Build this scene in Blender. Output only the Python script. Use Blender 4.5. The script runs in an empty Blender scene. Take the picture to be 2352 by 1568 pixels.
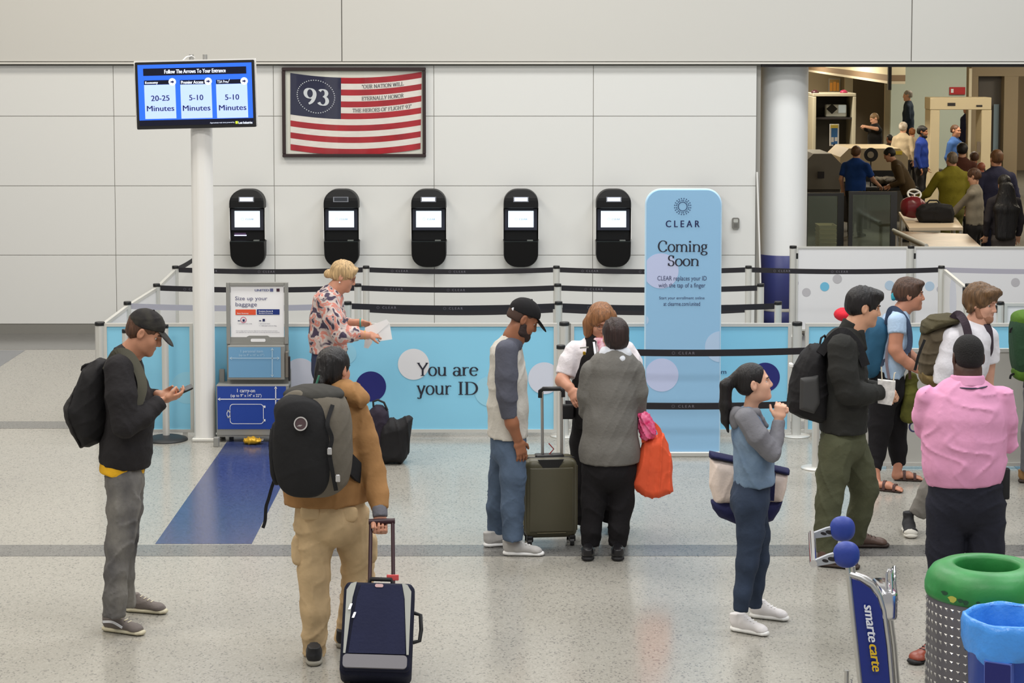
import bpy, bmesh, math, random
import numpy as np
from mathutils import Vector, Matrix

# ------------------------------------------------------------------ camera, world, lights, exposure
SC = bpy.context.scene
COL = SC.collection
F, H, CX, CY, TP = 4800.0, 3.46, 1176.0, 467.0, 0.08      # focal length in px, eye height, principal point, tan(pitch)
PITCH = math.atan(TP); CP, SP = math.cos(PITCH), math.sin(PITCH)
cam_data = bpy.data.cameras.new('camera'); cam = bpy.data.objects.new('camera', cam_data); COL.objects.link(cam)
cam.location = (0, 0, H); cam.rotation_euler = (math.pi/2 - PITCH, 0, 0)
cam_data.sensor_width = 36.0; cam_data.lens = 36.0*F/2352.0
cam_data.shift_y = (CY - 784.0)/2352.0
cam_data.clip_end = 200
SC.camera = cam
SC.view_settings.view_transform = 'Standard'
SC.view_settings.look = 'None'
SC.view_settings.gamma = 1.0
SC.view_settings.use_curve_mapping = False
SC.view_settings.exposure = -0.07
world = bpy.data.worlds.new('world'); SC.world = world; world.use_nodes = True
bg = world.node_tree.nodes['Background']; bg.inputs[0].default_value = (1.0, 0.985, 0.96, 1); bg.inputs[1].default_value = 0.37

def area_light(loc, size, power, color=(1, 0.97, 0.92), rot=(0, 0, 0), sy=None):
    l = bpy.data.lights.new('ceiling_or_fill_lamp', 'AREA'); l.energy = power; l.color = color
    l.shape = 'RECTANGLE'; l.size = size; l.size_y = sy or size
    o = bpy.data.objects.new('ceiling_or_fill_lamp', l); o.location = loc; o.rotation_euler = rot; COL.objects.link(o)
    return o
for ly, pw in ((5.0, 190), (10.5, 200), (16.0, 215), (20.5, 185)):
    for lx, lc in ((-5.5, (1, 0.93, 0.81)), (0.0, (1, 0.98, 0.95)), (5.5, (0.95, 0.98, 1.0))):
        area_light((lx, ly, 7.6), 2.6, pw, lc, sy=1.4)
# the screening room's warmer lamps; left ones are added to brighten soffit and front
for lx, ly, pw in ((5.5, 27.0, 90), (9.5, 30.0, 150), (12.0, 34.5, 190), (8.5, 40.0, 200), (13.0, 42.0, 210), (5.2, 43.5, 330), (5.6, 51.0, 300), (11.5, 49.0, 210)):
    area_light((lx, ly, 4.2), 1.2, pw, (1, 0.91, 0.74))

# ------------------------------------------------------------------ helpers
def ray(x, y):
    a, b = (x - CX)/F, (CY - y)/F
    return (a, CP + SP*b, -SP + CP*b)
def at(x, y, Y):                       # the point seen at pixel x, y that lies Y metres away
    d = ray(x, y); t = Y/d[1]
    return Vector((d[0]*t, Y, H + d[2]*t))
def atz(x, y, z):                      # the point seen at pixel x, y at height z
    d = ray(x, y); t = (z - H)/d[2]
    return Vector((d[0]*t, d[1]*t, z))
def fl(x, y): return atz(x, y, 0.0)
def px(Y, z=1.0):                      # metres per pixel at distance Y
    return (Y*CP + (H - z)*SP)/F

def lin(c):
    if isinstance(c, str):
        c = tuple(int(c[i:i+2], 16) for i in (0, 2, 4))
    return tuple(((v/255.0)/12.92 if v/255.0 <= 0.04045 else ((v/255.0+0.055)/1.055)**2.4) for v in c)
MATS = {}
def mat(name, col, rough=0.6, metal=0.0, emit=0.0, bump=0.0, scale=60.0, var=0.0, vscale=8.0, spec=0.5, trans=0.0, alpha=1.0, stretch=None, sheen=0.0, coat=0.0, var2=None):
    if name in MATS: return MATS[name]
    m = bpy.data.materials.new(name); m.use_nodes = True; MATS[name] = m
    nt = m.node_tree; b = nt.nodes['Principled BSDF']
    c = lin(col); b.inputs['Base Color'].default_value = (*c, 1)
    b.inputs['Roughness'].default_value = rough; b.inputs['Metallic'].default_value = metal
    b.inputs['Specular IOR Level'].default_value = spec
    if trans: b.inputs['Transmission Weight'].default_value = trans
    if alpha < 1: b.inputs['Alpha'].default_value = alpha
    if sheen: b.inputs['Sheen Weight'].default_value = sheen
    if coat: b.inputs['Coat Weight'].default_value = coat
    if emit:
        b.inputs['Emission Color'].default_value = (*c, 1); b.inputs['Emission Strength'].default_value = emit
    if bump or var:
        tc = nt.nodes.new('ShaderNodeTexCoord'); src = tc.outputs['Object']
        if stretch:
            mp = nt.nodes.new('ShaderNodeMapping'); mp.inputs['Scale'].default_value = stretch
            nt.links.new(src, mp.inputs[0]); src = mp.outputs[0]
        if bump:
            n = nt.nodes.new('ShaderNodeTexNoise'); n.inputs['Scale'].default_value = scale; n.inputs['Detail'].default_value = 3
            nt.links.new(src, n.inputs['Vector'])
            bp = nt.nodes.new('ShaderNodeBump'); bp.inputs['Strength'].default_value = bump; bp.inputs['Distance'].default_value = 0.01
            nt.links.new(n.outputs[0], bp.inputs['Height']); nt.links.new(bp.outputs[0], b.inputs['Normal'])
        if var:
            n2 = nt.nodes.new('ShaderNodeTexNoise'); n2.inputs['Scale'].default_value = vscale; n2.inputs['Detail'].default_value = 4
            nt.links.new(src, n2.inputs['Vector'])
            r = nt.nodes.new('ShaderNodeValToRGB'); r.color_ramp.elements[0].position = 0.32; r.color_ramp.elements[1].position = 0.68
            lo = lin(var2) if var2 else tuple(v*(1-var) for v in c)
            hi = c if var2 else tuple(min(1, v*(1+var)) for v in c)
            r.color_ramp.elements[0].color = (*lo, 1); r.color_ramp.elements[1].color = (*hi, 1)
            nt.links.new(n2.outputs[0], r.inputs[0]); nt.links.new(r.outputs[0], b.inputs['Base Color'])
    return m

def link(name, me, parent=None):
    o = bpy.data.objects.new(name, me); COL.objects.link(o)
    if parent is not None: o.parent = parent
    return o
def tag(o, label=None, cat=None, group=None, kind=None):
    if label: o['label'] = label
    if cat: o['category'] = cat
    if group: o['group'] = group
    if kind: o['kind'] = kind
    return o
def thing(name, label, cat, loc, rz=0.0, group=None):
    o = bpy.data.objects.new(name, None); COL.objects.link(o); o.empty_display_size = 0.1
    o.location = loc; o.rotation_euler = (0, 0, rz)
    return tag(o, label, cat, group)
def copy_tree(o, parent=None):
    c = o.copy(); COL.objects.link(c); c.parent = parent
    for ch in list(o.children): copy_tree(ch, c)
    return c
def wloc(o):                            # where a parent stands (parents only move, or turn about z)
    m = Matrix.Identity(4)
    while o is not None:
        m = Matrix.Translation(o.location) @ o.rotation_euler.to_matrix().to_4x4() @ m
        o = o.parent
    return m

class MB:
    """collects shapes; build() links them as ONE mesh object"""
    def __init__(s): s.v = []; s.f = []; s.mi = []; s.sm = []
    def add(s, vs, fs, mi=0, smooth=False):
        n = len(s.v); s.v += [tuple(v) for v in vs]
        for f in fs: s.f.append(tuple(i+n for i in f)); s.mi.append(mi); s.sm.append(smooth)
        return s
    def box(s, lo, hi, mi=0, R=None, O=None):
        x0, y0, z0 = lo; x1, y1, z1 = hi
        vs = [(x0,y0,z0),(x1,y0,z0),(x1,y1,z0),(x0,y1,z0),(x0,y0,z1),(x1,y0,z1),(x1,y1,z1),(x0,y1,z1)]
        if R is not None: vs = [tuple((R @ Vector(v)) + (O or Vector())) for v in vs]
        return s.add(vs, [(0,3,2,1),(4,5,6,7),(0,1,5,4),(1,2,6,5),(2,3,7,6),(3,0,4,7)], mi)
    def bbox(s, lo, hi, r=0.01, seg=2, mi=0, R=None, O=None):       # box with rounded edges
        bm = bmesh.new(); bmesh.ops.create_cube(bm, size=1.0)
        for v in bm.verts:
            v.co = Vector([lo[i] + (v.co[i]+0.5)*(hi[i]-lo[i]) for i in range(3)])
        r = min(r, 0.49*min(hi[i]-lo[i] for i in range(3)))
        bmesh.ops.bevel(bm, geom=list(bm.edges), offset=r, segments=seg, profile=0.5, affect='EDGES')
        bm.verts.index_update()
        vs = [v.co.copy() for v in bm.verts]
        if R is not None: vs = [(R @ v) + (O or Vector()) for v in vs]
        fs = [[v.index for v in f.verts] for f in bm.faces]; bm.free()
        return s.add(vs, fs, mi, seg > 2)
    def tube(s, pts, r, n=10, mi=0, close=False, cap=True, smooth=True, flat=None):
        pts = [Vector(p) for p in pts]; k = len(pts)
        rs = r if isinstance(r, (list, tuple)) else [r]*k
        base = len(s.v); vs = []; up = None
        for i, p in enumerate(pts):
            d = (pts[(i+1) % k] - pts[i-1]) if close else (pts[min(i+1, k-1)] - pts[max(i-1, 0)])
            if d.length < 1e-9: d = Vector((0, 0, 1))
            d.normalize()
            if up is None:
                up = Vector((0, 0, 1)) if abs(d.z) < 0.9 else Vector((1, 0, 0))
            u = (up - d*up.dot(d)); u.normalize(); w = d.cross(u); up = u
            for j in range(n):
                a = 2*math.pi*j/n
                fu, fw = (flat if flat else (1, 1))
                vs.append(p + u*(math.cos(a)*rs[i]*fu) + w*(math.sin(a)*rs[i]*fw))
        fs = []
        for i in range(k if close else k-1):
            i2 = (i+1) % k
            for j in range(n):
                j2 = (j+1) % n
                fs.append((i*n+j, i2*n+j, i2*n+j2, i*n+j2))
        s.add(vs, fs, mi, smooth)
        if cap and not close:
            s.add([vs[j] for j in range(n)], [tuple(range(n-1, -1, -1))][:1], mi)
            s.add([vs[(k-1)*n+j] for j in range(n)], [tuple(range(n))], mi)
        return s
    def lathe(s, prof, c=(0, 0, 0), n=32, mi=0, smooth=True):        # prof: (r, z) pairs
        vs = []
        for r, z in prof:
            for j in range(n):
                a = 2*math.pi*j/n; vs.append((c[0]+r*math.cos(a), c[1]+r*math.sin(a), c[2]+z))
        fs = []
        for i in range(len(prof)-1):
            for j in range(n):
                j2 = (j+1) % n; fs.append((i*n+j, i*n+j2, (i+1)*n+j2, (i+1)*n+j))
        return s.add(vs, fs, mi, smooth)
    def prism(s, poly, O, R, U, d, mi=0, back=True):                  # polygon (a, b) in the plane O, R, U pushed back d along R x U
        O, R, U = Vector(O), Vector(R), Vector(U); N = R.cross(U).normalized()
        n = len(poly); fr = [O + R*a + U*b for a, b in poly]; bk = [p - N*d for p in fr]
        fs = [tuple(range(n))]
        if back: fs.append(tuple(range(2*n-1, n-1, -1)))
        for i in range(n): fs.append((i, i+n, (i+1) % n + n, (i+1) % n))
        return s.add(fr+bk, fs, mi)
    def build(s, name, mats, parent=None, world=True):
        if not isinstance(mats, (list, tuple)): mats = [mats]
        me = bpy.data.meshes.new(name)
        vs = s.v
        if parent is not None and world:
            M = wloc(parent).inverted(); vs = [tuple(M @ Vector(v)) for v in vs]
            loc = None
        elif parent is None:
            a = np.array(vs); lo, hi = a.min(0), a.max(0); loc = ((lo[0]+hi[0])/2, (lo[1]+hi[1])/2, lo[2])
            vs = [(v[0]-loc[0], v[1]-loc[1], v[2]-loc[2]) for v in vs]
        else: loc = None
        me.from_pydata(vs, [], s.f)
        for m in mats: me.materials.append(m)
        me.polygons.foreach_set('material_index', s.mi); me.polygons.foreach_set('use_smooth', s.sm)
        me.update()
        o = link(name, me, parent)
        if loc is not None: o.location = loc
        return o

def circle(cx, cy, r, n=40, a0=0.0): return [(cx+r*math.cos(a0+2*math.pi*i/n), cy+r*math.sin(a0+2*math.pi*i/n)) for i in range(n)]
def rrect(x0, y0, x1, y1, r, n=6):
    out = []
    for cx, cy, a in ((x1-r, y0+r, -90), (x1-r, y1-r, 0), (x0+r, y1-r, 90), (x0+r, y0+r, 180)):
        for i in range(n+1):
            t = math.radians(a + 90*i/n); out.append((cx+r*math.cos(t), cy+r*math.sin(t)))
    return out
def clip(poly, x0, x1, y0=-1e9, y1=1e9):
    for ax, lim, sg in ((0, x0, 1), (0, x1, -1), (1, y0, 1), (1, y1, -1)):
        out = []
        for i in range(len(poly)):
            p, q = poly[i-1], poly[i]
            ip, iq = (p[ax]-lim)*sg >= 0, (q[ax]-lim)*sg >= 0
            if ip != iq:
                t = (lim-p[ax])/(q[ax]-p[ax]); out.append((p[0]+(q[0]-p[0])*t, p[1]+(q[1]-p[1])*t))
            if iq: out.append(q)
        poly = out
        if not poly: return []
    return poly

# ---- lettering: the built-in font for sans serif, a small pen-stroke alphabet for serif
_tc = {}
def sans(txt, bold=0.0, shear=0.0):
    k = (txt, bold, shear)
    if k not in _tc:
        cu = bpy.data.curves.new('t', 'FONT'); cu.body = txt; cu.size = 1.0; cu.shear = shear
        cu.resolution_u = 3
        o = bpy.data.objects.new('t', cu); COL.objects.link(o)
        bpy.context.view_layer.update()
        dg = bpy.context.evaluated_depsgraph_get(); me = o.evaluated_get(dg).to_mesh()
        vs = [(v.co.x, v.co.y) for v in me.vertices]; fs = [tuple(p.vertices) for p in me.polygons]
        if bold:                                 # heavier strokes: the same outline set again a hair to the side
            n0 = len(vs); d = bold*1.5; fs = fs+[tuple(i+n0 for i in f) for f in fs]; vs = [(x-d, y) for x, y in vs]+[(x+d, y, 1) for x, y in vs]
        o.evaluated_get(dg).to_mesh_clear(); bpy.data.objects.remove(o); bpy.data.curves.remove(cu)
        _tc[k] = (vs, fs)
    return _tc[k]
def ell(cx, cy, rx, ry, a0, a1, n=14): return [(cx+rx*math.cos(math.radians(a0+(a1-a0)*i/n)), cy+ry*math.sin(math.radians(a0+(a1-a0)*i/n))) for i in range(n+1)]
def L(*p): return [tuple(p[i:i+2]) for i in range(0, len(p), 2)]
X = 0.46; C = 0.68; D = -0.21
GL = {   # width, strokes, serifs (x, y, half width)
 ' ': (0.25, [], []),
 'o': (0.50, [ell(.25, X/2, .20, X/2, 90, 450, 26)], []),
 'n': (0.56, [L(.11,0,.11,X-.01), ell(.29,.27,.18,.18,165,0)+L(.45,.0)], [(.11,0,.09),(.45,0,.09),(.07,X-.01,.05)]),
 'm': (0.84, [L(.11,0,.11,X-.01), ell(.27,.27,.16,.18,165,0)+L(.42,0), ell(.58,.27,.16,.18,165,0)+L(.73,0)], [(.11,0,.09),(.42,0,.08),(.73,0,.09),(.07,X-.01,.05)]),
 'i': (0.27, [L(.13,0,.13,X-.01), ell(.13,.62,.03,.03,0,360)], [(.13,0,.09),(.09,X-.01,.05)]),
 'u': (0.56, [L(.11,X,.11,.16)+ell(.27,.17,.16,.16,180,350), L(.44,X,.44,.0)], [(.07,X-.01,.05),(.40,X-.01,.05),(.48,0,.06)]),
 'r': (0.40, [L(.12,0,.12,X-.01), ell(.29,.27,.17,.18,165,60)], [(.13,0,.10),(.08,X-.01,.05)]),
 'a': (0.47, [ell(.22,.32,.15,.14,160,0)+L(.37,.05)+ell(.43,.06,.06,.06,180,320,6), ell(.21,.12,.14,.13,30,360,20)], []),
 'e': (0.46, [ell(.24,X/2,.19,X/2,15,320,22), L(.05,.26,.42,.26)], []),
 'g': (0.49, [ell(.22,.31,.14,.14,90,450,22), ell(.22,-.09,.18,.11,90,450,22), L(.14,.18,.09,.10,.14,.03,.28,.02), L(.32,.43,.44,.44)], []),
 'y': (0.50, [L(.07,X,.25,.02), L(.44,X,.22,-.08)+ell(.13,-.11,.10,.09,10,-150,6)], [(.07,X-.01,.08),(.43,X-.01,.07)]),
 'C': (0.66, [ell(.36,C/2,.29,C/2,48,312,26), L(.56,.63,.57,.46), L(.56,.05,.58,.16)], []),
 'S': (0.48, [ell(.24,.505,.155,.165,40,265,16)+ell(.24,.17,.165,.17,85,-140,18)[1:], L(.38,.66,.38,.50), L(.08,.02,.08,.18)], []),
 'Y': (0.62, [L(.06,C-.01,.31,.32), L(.56,C-.01,.31,.32,), L(.31,.33,.31,0)], [(.07,C-.01,.08),(.55,C-.01,.08),(.31,0,.11)]),
 'I': (0.30, [L(.15,0,.15,C-.01)], [(.15,0,.11),(.15,C-.01,.11)]),
 'D': (0.70, [L(.14,0,.14,C-.01), L(.12,.665,.30,.665)+ell(.30,C/2,.31,.325,88,-88,20)+L(.12,.012)], [(.10,0,.07),(.10,C-.01,.07)]),
 'O': (0.72, [ell(.36,C/2,.29,C/2,90,450,28)], []),
 'U': (0.66, [L(.14,C-.01,.14,.2)+ell(.33,.2,.19,.2,180,360,12)+L(.52,C-.01)], [(.14,C-.01,.10),(.52,C-.01,.10)]),
 'R': (0.64, [L(.14,0,.14,C-.01), L(.12,.665,.30,.665)+ell(.30,.50,.17,.165,88,-88,12)+L(.12,.335), L(.30,.33,.56,.0)], [(.14,0,.10),(.10,C-.01,.07),(.56,0,.07)]),
 'N': (0.70, [L(.13,0,.13,C-.01), L(.13,C-.01,.57,0), L(.57,0,.57,C-.01)], [(.13,0,.09),(.10,C-.01,.08),(.57,C-.01,.09)]),
 'A': (0.68, [L(.08,0,.34,C), L(.34,C,.60,0), L(.18,.24,.50,.24)], [(.08,0,.08),(.60,0,.09)]),
 'T': (0.60, [L(.30,0,.30,C-.02), L(.05,.66,.55,.66), L(.05,.66,.05,.52), L(.55,.66,.55,.52)], [(.30,0,.10)]),
 'W': (0.92, [L(.07,C-.01,.26,0), L(.26,0,.46,C-.01), L(.46,C-.01,.66,0), L(.66,0,.85,C-.01)], [(.07,C-.01,.08),(.85,C-.01,.08)]),
 'L': (0.56, [L(.14,0,.14,C-.01), L(.1,.015,.50,.015), L(.50,.015,.52,.15)], [(.12,0,.09),(.14,C-.01,.10)]),
 'E': (0.60, [L(.14,0,.14,C-.01), L(.1,.015,.52,.015), L(.52,.015,.54,.15), L(.1,.665,.52,.665), L(.52,.665,.52,.53), L(.14,.35,.40,.35), L(.40,.27,.40,.43)], [(.10,0,.06),(.10,C-.01,.06)]),
 'H': (0.70, [L(.14,0,.14,C-.01), L(.56,0,.56,C-.01), L(.14,.35,.56,.35)], [(.14,0,.10),(.14,C-.01,.10),(.56,0,.10),(.56,C-.01,.10)]),
 'F': (0.56, [L(.14,0,.14,C-.01), L(.1,.665,.50,.665), L(.50,.665,.50,.53), L(.14,.35,.38,.35)], [(.14,0,.11),(.10,C-.01,.06)]),
 'G': (0.70, [ell(.36,C/2,.29,C/2,48,320,26), L(.57,.63,.58,.47), L(.58,.06,.58,.30)], [(.56,.30,.09)]),
 '9': (0.54, [ell(.26,.46,.19,.21,90,450,24), ell(.12,.50,.335,.52,-5,-75,14)], []),
 '3': (0.52, [ell(.24,.52,.15,.155,150,-88,18), ell(.24,.18,.18,.19,88,-155,20)], []),
 '"': (0.30, [L(.09,.68,.09,.52), L(.20,.68,.20,.52)], []),
}
def serif(txt, thick=0.085, thin=0.032):
    vs, fs = [], []; x0 = 0.0
    for ch in txt:
        w, st, se = GL[ch]; ly = 0                # every stroke lies a hair above the one before
        for p in st:
            ly += 1
            p = [(a, b) for a, b in p]
            n0 = len(vs); k = len(p)
            for i in range(k):
                ax, ay = p[max(i-1, 0)]; bx, by = p[min(i+1, k-1)]
                dx, dy = bx-ax, by-ay; l = math.hypot(dx, dy) or 1.0
                hw = 0.5*(thin + (thick-thin)*abs(dy/l)**1.3)
                nx, ny = -dy/l*hw, dx/l*hw
                vs += [(x0+p[i][0]+nx, p[i][1]+ny, ly), (x0+p[i][0]-nx, p[i][1]-ny, ly)]
            fs += [(n0+2*i, n0+2*i+1, n0+2*i+3, n0+2*i+2) for i in range(k-1)]
        for sx, sy, sw in se:
            ly += 1; n0 = len(vs); y0, y1 = (0, thin) if sy < 0.1 else (sy-thin*0.5, sy+thin*0.5)
            vs += [(x0+sx-sw, y0, ly), (x0+sx+sw, y0, ly), (x0+sx+sw, y1, ly), (x0+sx-sw, y1, ly)]; fs.append((n0, n0+1, n0+2, n0+3))
        x0 += w
    return vs, fs

class Plane:
    """a flat face O + R*a + U*b (metres); also reads pixels of the photograph's frame on that face"""
    def __init__(s, O, R=(1, 0, 0), U=(0, 0, 1)):
        s.O, s.R, s.U = Vector(O), Vector(R).normalized(), Vector(U).normalized(); s.N = s.R.cross(s.U)
    def uv(s, x, y):
        d = Vector(ray(x, y)); c = Vector((0, 0, H)); t = (s.O - c).dot(s.N)/d.dot(s.N); q = c + d*t - s.O
        return q.dot(s.R), q.dot(s.U)
    def p(s, a, b, off=0.0): return s.O + s.R*a + s.U*b + s.N*off
    def pxbox(s, x0, y0, x1, y1):
        a = s.uv(x0, (y0+y1)/2)[0]; b = s.uv(x1, (y0+y1)/2)[0]; t = s.uv((x0+x1)/2, y0)[1]; u = s.uv((x0+x1)/2, y1)[1]
        return a, u, b, t
def letter(mb, pl, geo, box, off, mi=0, keep=False, rot=0.0):
    """fit lettering into box = (a0, b0, a1, b1) on the plane"""
    vs, fs = geo
    if not vs: return
    xs = [v[0] for v in vs]; ys = [v[1] for v in vs]
    x0, x1, y0, y1 = min(xs), max(xs), min(ys), max(ys)
    sx = (box[2]-box[0])/(x1-x0 or 1); sy = (box[3]-box[1])/(y1-y0 or 1)
    cxm, cym = (box[0]+box[2])/2, (box[1]+box[3])/2; cr, sr = math.cos(rot), math.sin(rot)
    out = []
    for t in vs:
        a, b = t[0], t[1]; u = (a-(x0+x1)/2)*sx; v = (b-(y0+y1)/2)*sy
        out.append(pl.p(cxm+u*cr-v*sr, cym+u*sr+v*cr, off+(.0002*t[2] if len(t) > 2 else 0)))
    mb.add(out, fs, mi)
def rect_on(mb, pl, box, off, mi=0, d=0.002):
    a0, b0, a1, b1 = box
    mb.prism([(a0, b0), (a1, b0), (a1, b1), (a0, b1)], pl.O + pl.N*off, pl.R, pl.U, d, mi, back=False)
# ------------------------------------------------------------------ the setting
WY = 24.2                                             # distance of the kiosk wall
M_wall = mat('wall_paint', (224, 224, 221), 0.45, bump=0.03, scale=90)
M_upper = mat('bulkhead_paint', (204, 202, 196), 0.5, bump=0.03, scale=90)
M_gap = mat('joint_grey', (150, 147, 140), 0.8)
M_trim = mat('trim_light', (214, 211, 203), 0.4)
M_base = mat('baseboard_grey', (140, 138, 132), 0.4, metal=0.2)
M_dark = mat('dark_metal', (34, 30, 32), 0.45)
M_silver = mat('brushed_aluminium', (205, 204, 200), 0.32, metal=0.85)
M_alu = mat('satin_aluminium', (212, 211, 206), 0.45, metal=0.35)
M_chrome = mat('chrome', (225, 225, 228), 0.12, metal=1.0)
M_black = mat('black_plastic', (22, 22, 24), 0.4)
M_blackmatt = mat('black_matt', (26, 26, 28), 0.7)
M_white = mat('white_plastic', (236, 235, 232), 0.4)
M_paper = mat('white_paper', (240, 240, 242), 0.7)
M_navyink = mat('navy_ink', (22, 30, 84), 0.6)
M_ink = mat('dark_ink', (30, 32, 48), 0.6)
M_whiteink = mat('white_ink', (236, 238, 244), 0.6)
M_greyink = mat('grey_ink', (96, 94, 116), 0.6)

def terrazzo(name, base, dark, light, fleck, strip=None):
    m = bpy.data.materials.new(name); m.use_nodes = True; nt = m.node_tree; b = nt.nodes['Principled BSDF']
    N = nt.nodes.new; Lk = nt.links.new
    tc = N('ShaderNodeTexCoord'); mp_ = N('ShaderNodeMapping'); mp_.inputs['Scale'].default_value = (1, .6, 1); Lk(tc.outputs['Object'], mp_.inputs[0])
    big = N('ShaderNodeTexNoise'); big.inputs['Scale'].default_value = 0.5; big.inputs['Detail'].default_value = 3
    Lk(tc.outputs['Object'], big.inputs['Vector'])
    vor = N('ShaderNodeTexVoronoi'); vor.inputs['Scale'].default_value = 110.0; Lk(mp_.outputs[0], vor.inputs['Vector'])
    sep = N('ShaderNodeSeparateColor'); Lk(vor.outputs['Color'], sep.inputs[0])
    ramp = N('ShaderNodeValToRGB'); cr = ramp.color_ramp; cr.interpolation = 'CONSTANT'
    cr.elements[0].position = 0.0; cr.elements[0].color = (*lin(fleck), 1)
    cr.elements[1].position = 0.07; cr.elements[1].color = (*lin(dark), 1)
    for p_, c_ in ((0.22, base), (0.72, light), (0.88, base)):
        e = cr.elements.new(p_); e.color = (*lin(c_), 1)
    Lk(sep.outputs[0], ramp.inputs[0])
    vor2 = N('ShaderNodeTexVoronoi'); vor2.inputs['Scale'].default_value = 30.0; Lk(mp_.outputs[0], vor2.inputs['Vector'])
    r2 = N('ShaderNodeValToRGB'); r2.color_ramp.elements[0].position = 0.16; r2.color_ramp.elements[1].position = 0.26
    Lk(vor2.outputs['Distance'], r2.inputs[0])
    mx2 = N('ShaderNodeMix'); mx2.data_type = 'RGBA'; mx2.blend_type = 'MULTIPLY'; mx2.inputs[0].default_value = 0.10
    Lk(ramp.outputs[0], mx2.inputs[6]); Lk(r2.outputs[0], mx2.inputs[7])
    mx = N('ShaderNodeMix'); mx.data_type = 'RGBA'; mx.blend_type = 'MULTIPLY'; mx.inputs[0].default_value = 0.12
    rb = N('ShaderNodeValToRGB'); rb.color_ramp.elements[0].position = 0.3; rb.color_ramp.elements[1].position = 0.7
    rb.color_ramp.elements[0].color = (0.55, 0.55, 0.6, 1)
    Lk(big.outputs[0], rb.inputs[0]); Lk(mx2.outputs[2], mx.inputs[6]); Lk(rb.outputs[0], mx.inputs[7])
    Lk(mx.outputs[2], b.inputs['Base Color'])
    ro = N('ShaderNodeMapRange'); ro.inputs[3].default_value = 0.14; ro.inputs[4].default_value = 0.24
    Lk(big.outputs[0], ro.inputs[0]); Lk(ro.outputs[0], b.inputs['Roughness'])
    b.inputs['Specular IOR Level'].default_value = 0.5
    return m
T_main = terrazzo('terrazzo_beige', (163, 160, 151), (154, 151, 143), (170, 167, 158), (132, 129, 124))
T_band = terrazzo('terrazzo_grey', (114, 113, 110), (104, 103, 101), (122, 121, 118), (84, 83, 82))
T_blue = terrazzo('terrazzo_blue', (50, 62, 106), (44, 55, 96), (58, 71, 116), (38, 46, 80))
T_dk = terrazzo('terrazzo_slate', (112, 114, 120), (100, 102, 108), (122, 124, 130), (78, 78, 84))

def slab(name, x0, x1, y0, y1, z, m, parent=None, t=0.02):
    b = MB(); b.box((x0, y0, z-t), (x1, y1, z)); o = b.build(name, m, parent)
    return o
floor = tag(slab('floor', -9, 11.5, 5.0, 24.4, 0.0, T_main, t=0.10), 'speckled beige terrazzo floor of the hall', kind='structure')
for y0, y1 in ((13.72, 14.03), (18.28, 18.62), (22.95, 24.2)):
    slab('terrazzo_band', -9, 11.5, y0, y1, 0.0016, T_band, floor, 0.004)
slab('terrazzo_stripe', -2.44, -1.78, 14.06, 18.25, 0.0018, T_blue, floor, 0.004)
slab('terrazzo_stripe', -9.0, -5.38, 18.7, 22.9, 0.0014, T_dk, floor, 0.004)
slab('terrazzo_stripe', 4.05, 4.75, 14.1, 18.25, 0.0018, T_dk, floor, 0.004)

def wallpanels(parent, Y, xs, zs, m, gap=0.003, t=0.02):
    for i in range(len(xs)-1):
        for j in range(len(zs)-1):
            b = MB(); b.bbox((xs[i]+gap, Y, zs[j]+gap), (xs[i+1]-gap, Y+t, zs[j+1]-gap), 0.003, 1); b.build('wall_panel', m, parent)
sw = 1.0/px(WY, 1.5)
b = MB(); b.box((-9, WY+0.012, 0), (at(1736, 400, WY).x, WY+0.3, at(1000, 147, WY).z))
wall = tag(b.build('wall_back', M_gap), 'pale panelled wall that carries the kiosks', kind='structure')
zs = [at(1000, v, WY).z for v in (744, 586, 427, 267, 150)]
xs = [at(v, 450, WY).x for v in (-468, -102, 264, 630, 997, 1362, 1736)]
wallpanels(wall, WY, xs, zs, M_wall)
b = MB(); b.box((-9, WY-0.012, 0), (xs[-1], WY+0.02, zs[0]-0.004)); b.build('baseboard_back', M_base); tag(bpy.context.scene.objects['baseboard_back'], 'grey baseboard under the panelled wall', kind='structure')
# bulkhead above, running on across the opening
zb = at(1000, 147, WY-0.06).z
b = MB(); b.box((-9, WY-0.05, zb), (12, WY+0.6, 6.5))
bulk = tag(b.build('wall_bulkhead', M_gap), 'grey bulkhead above the panels and the opening', kind='structure')
for x0, x1 in ((-9, at(785, 70, WY-.07).x), (at(785, 70, WY-.07).x, at(2094, 70, WY-.07).x), (at(2094, 70, WY-.07).x, 12)):
    q = MB(); q.bbox((x0+.005, WY-0.075, zb+0.03), (x1-.005, WY-0.05, 6.5), 0.003, 1); q.build('bulkhead_panel', M_upper, bulk)
q = MB(); q.box((-9, WY-0.09, zb), (12, WY-0.05, zb+0.022)); q.build('bulkhead_edge', M_trim, bulk)
q = MB(); q.box((xs[-1]+0.05, WY-0.04, zb-0.035), (12, WY+0.3, zb-0.001)); tag(q.build('trim_1', M_dark), 'dark top frame of the opening to the screening room', kind='structure')
q = MB(); q.box((xs[-1], WY+0.03, 0), (xs[-1]+0.05, WY+0.3, zb-0.001)); tag(q.build('trim_2', mat('edge_grey', (150, 147, 140), .5)), 'grey end strip of the panelled wall', kind='structure')
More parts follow.
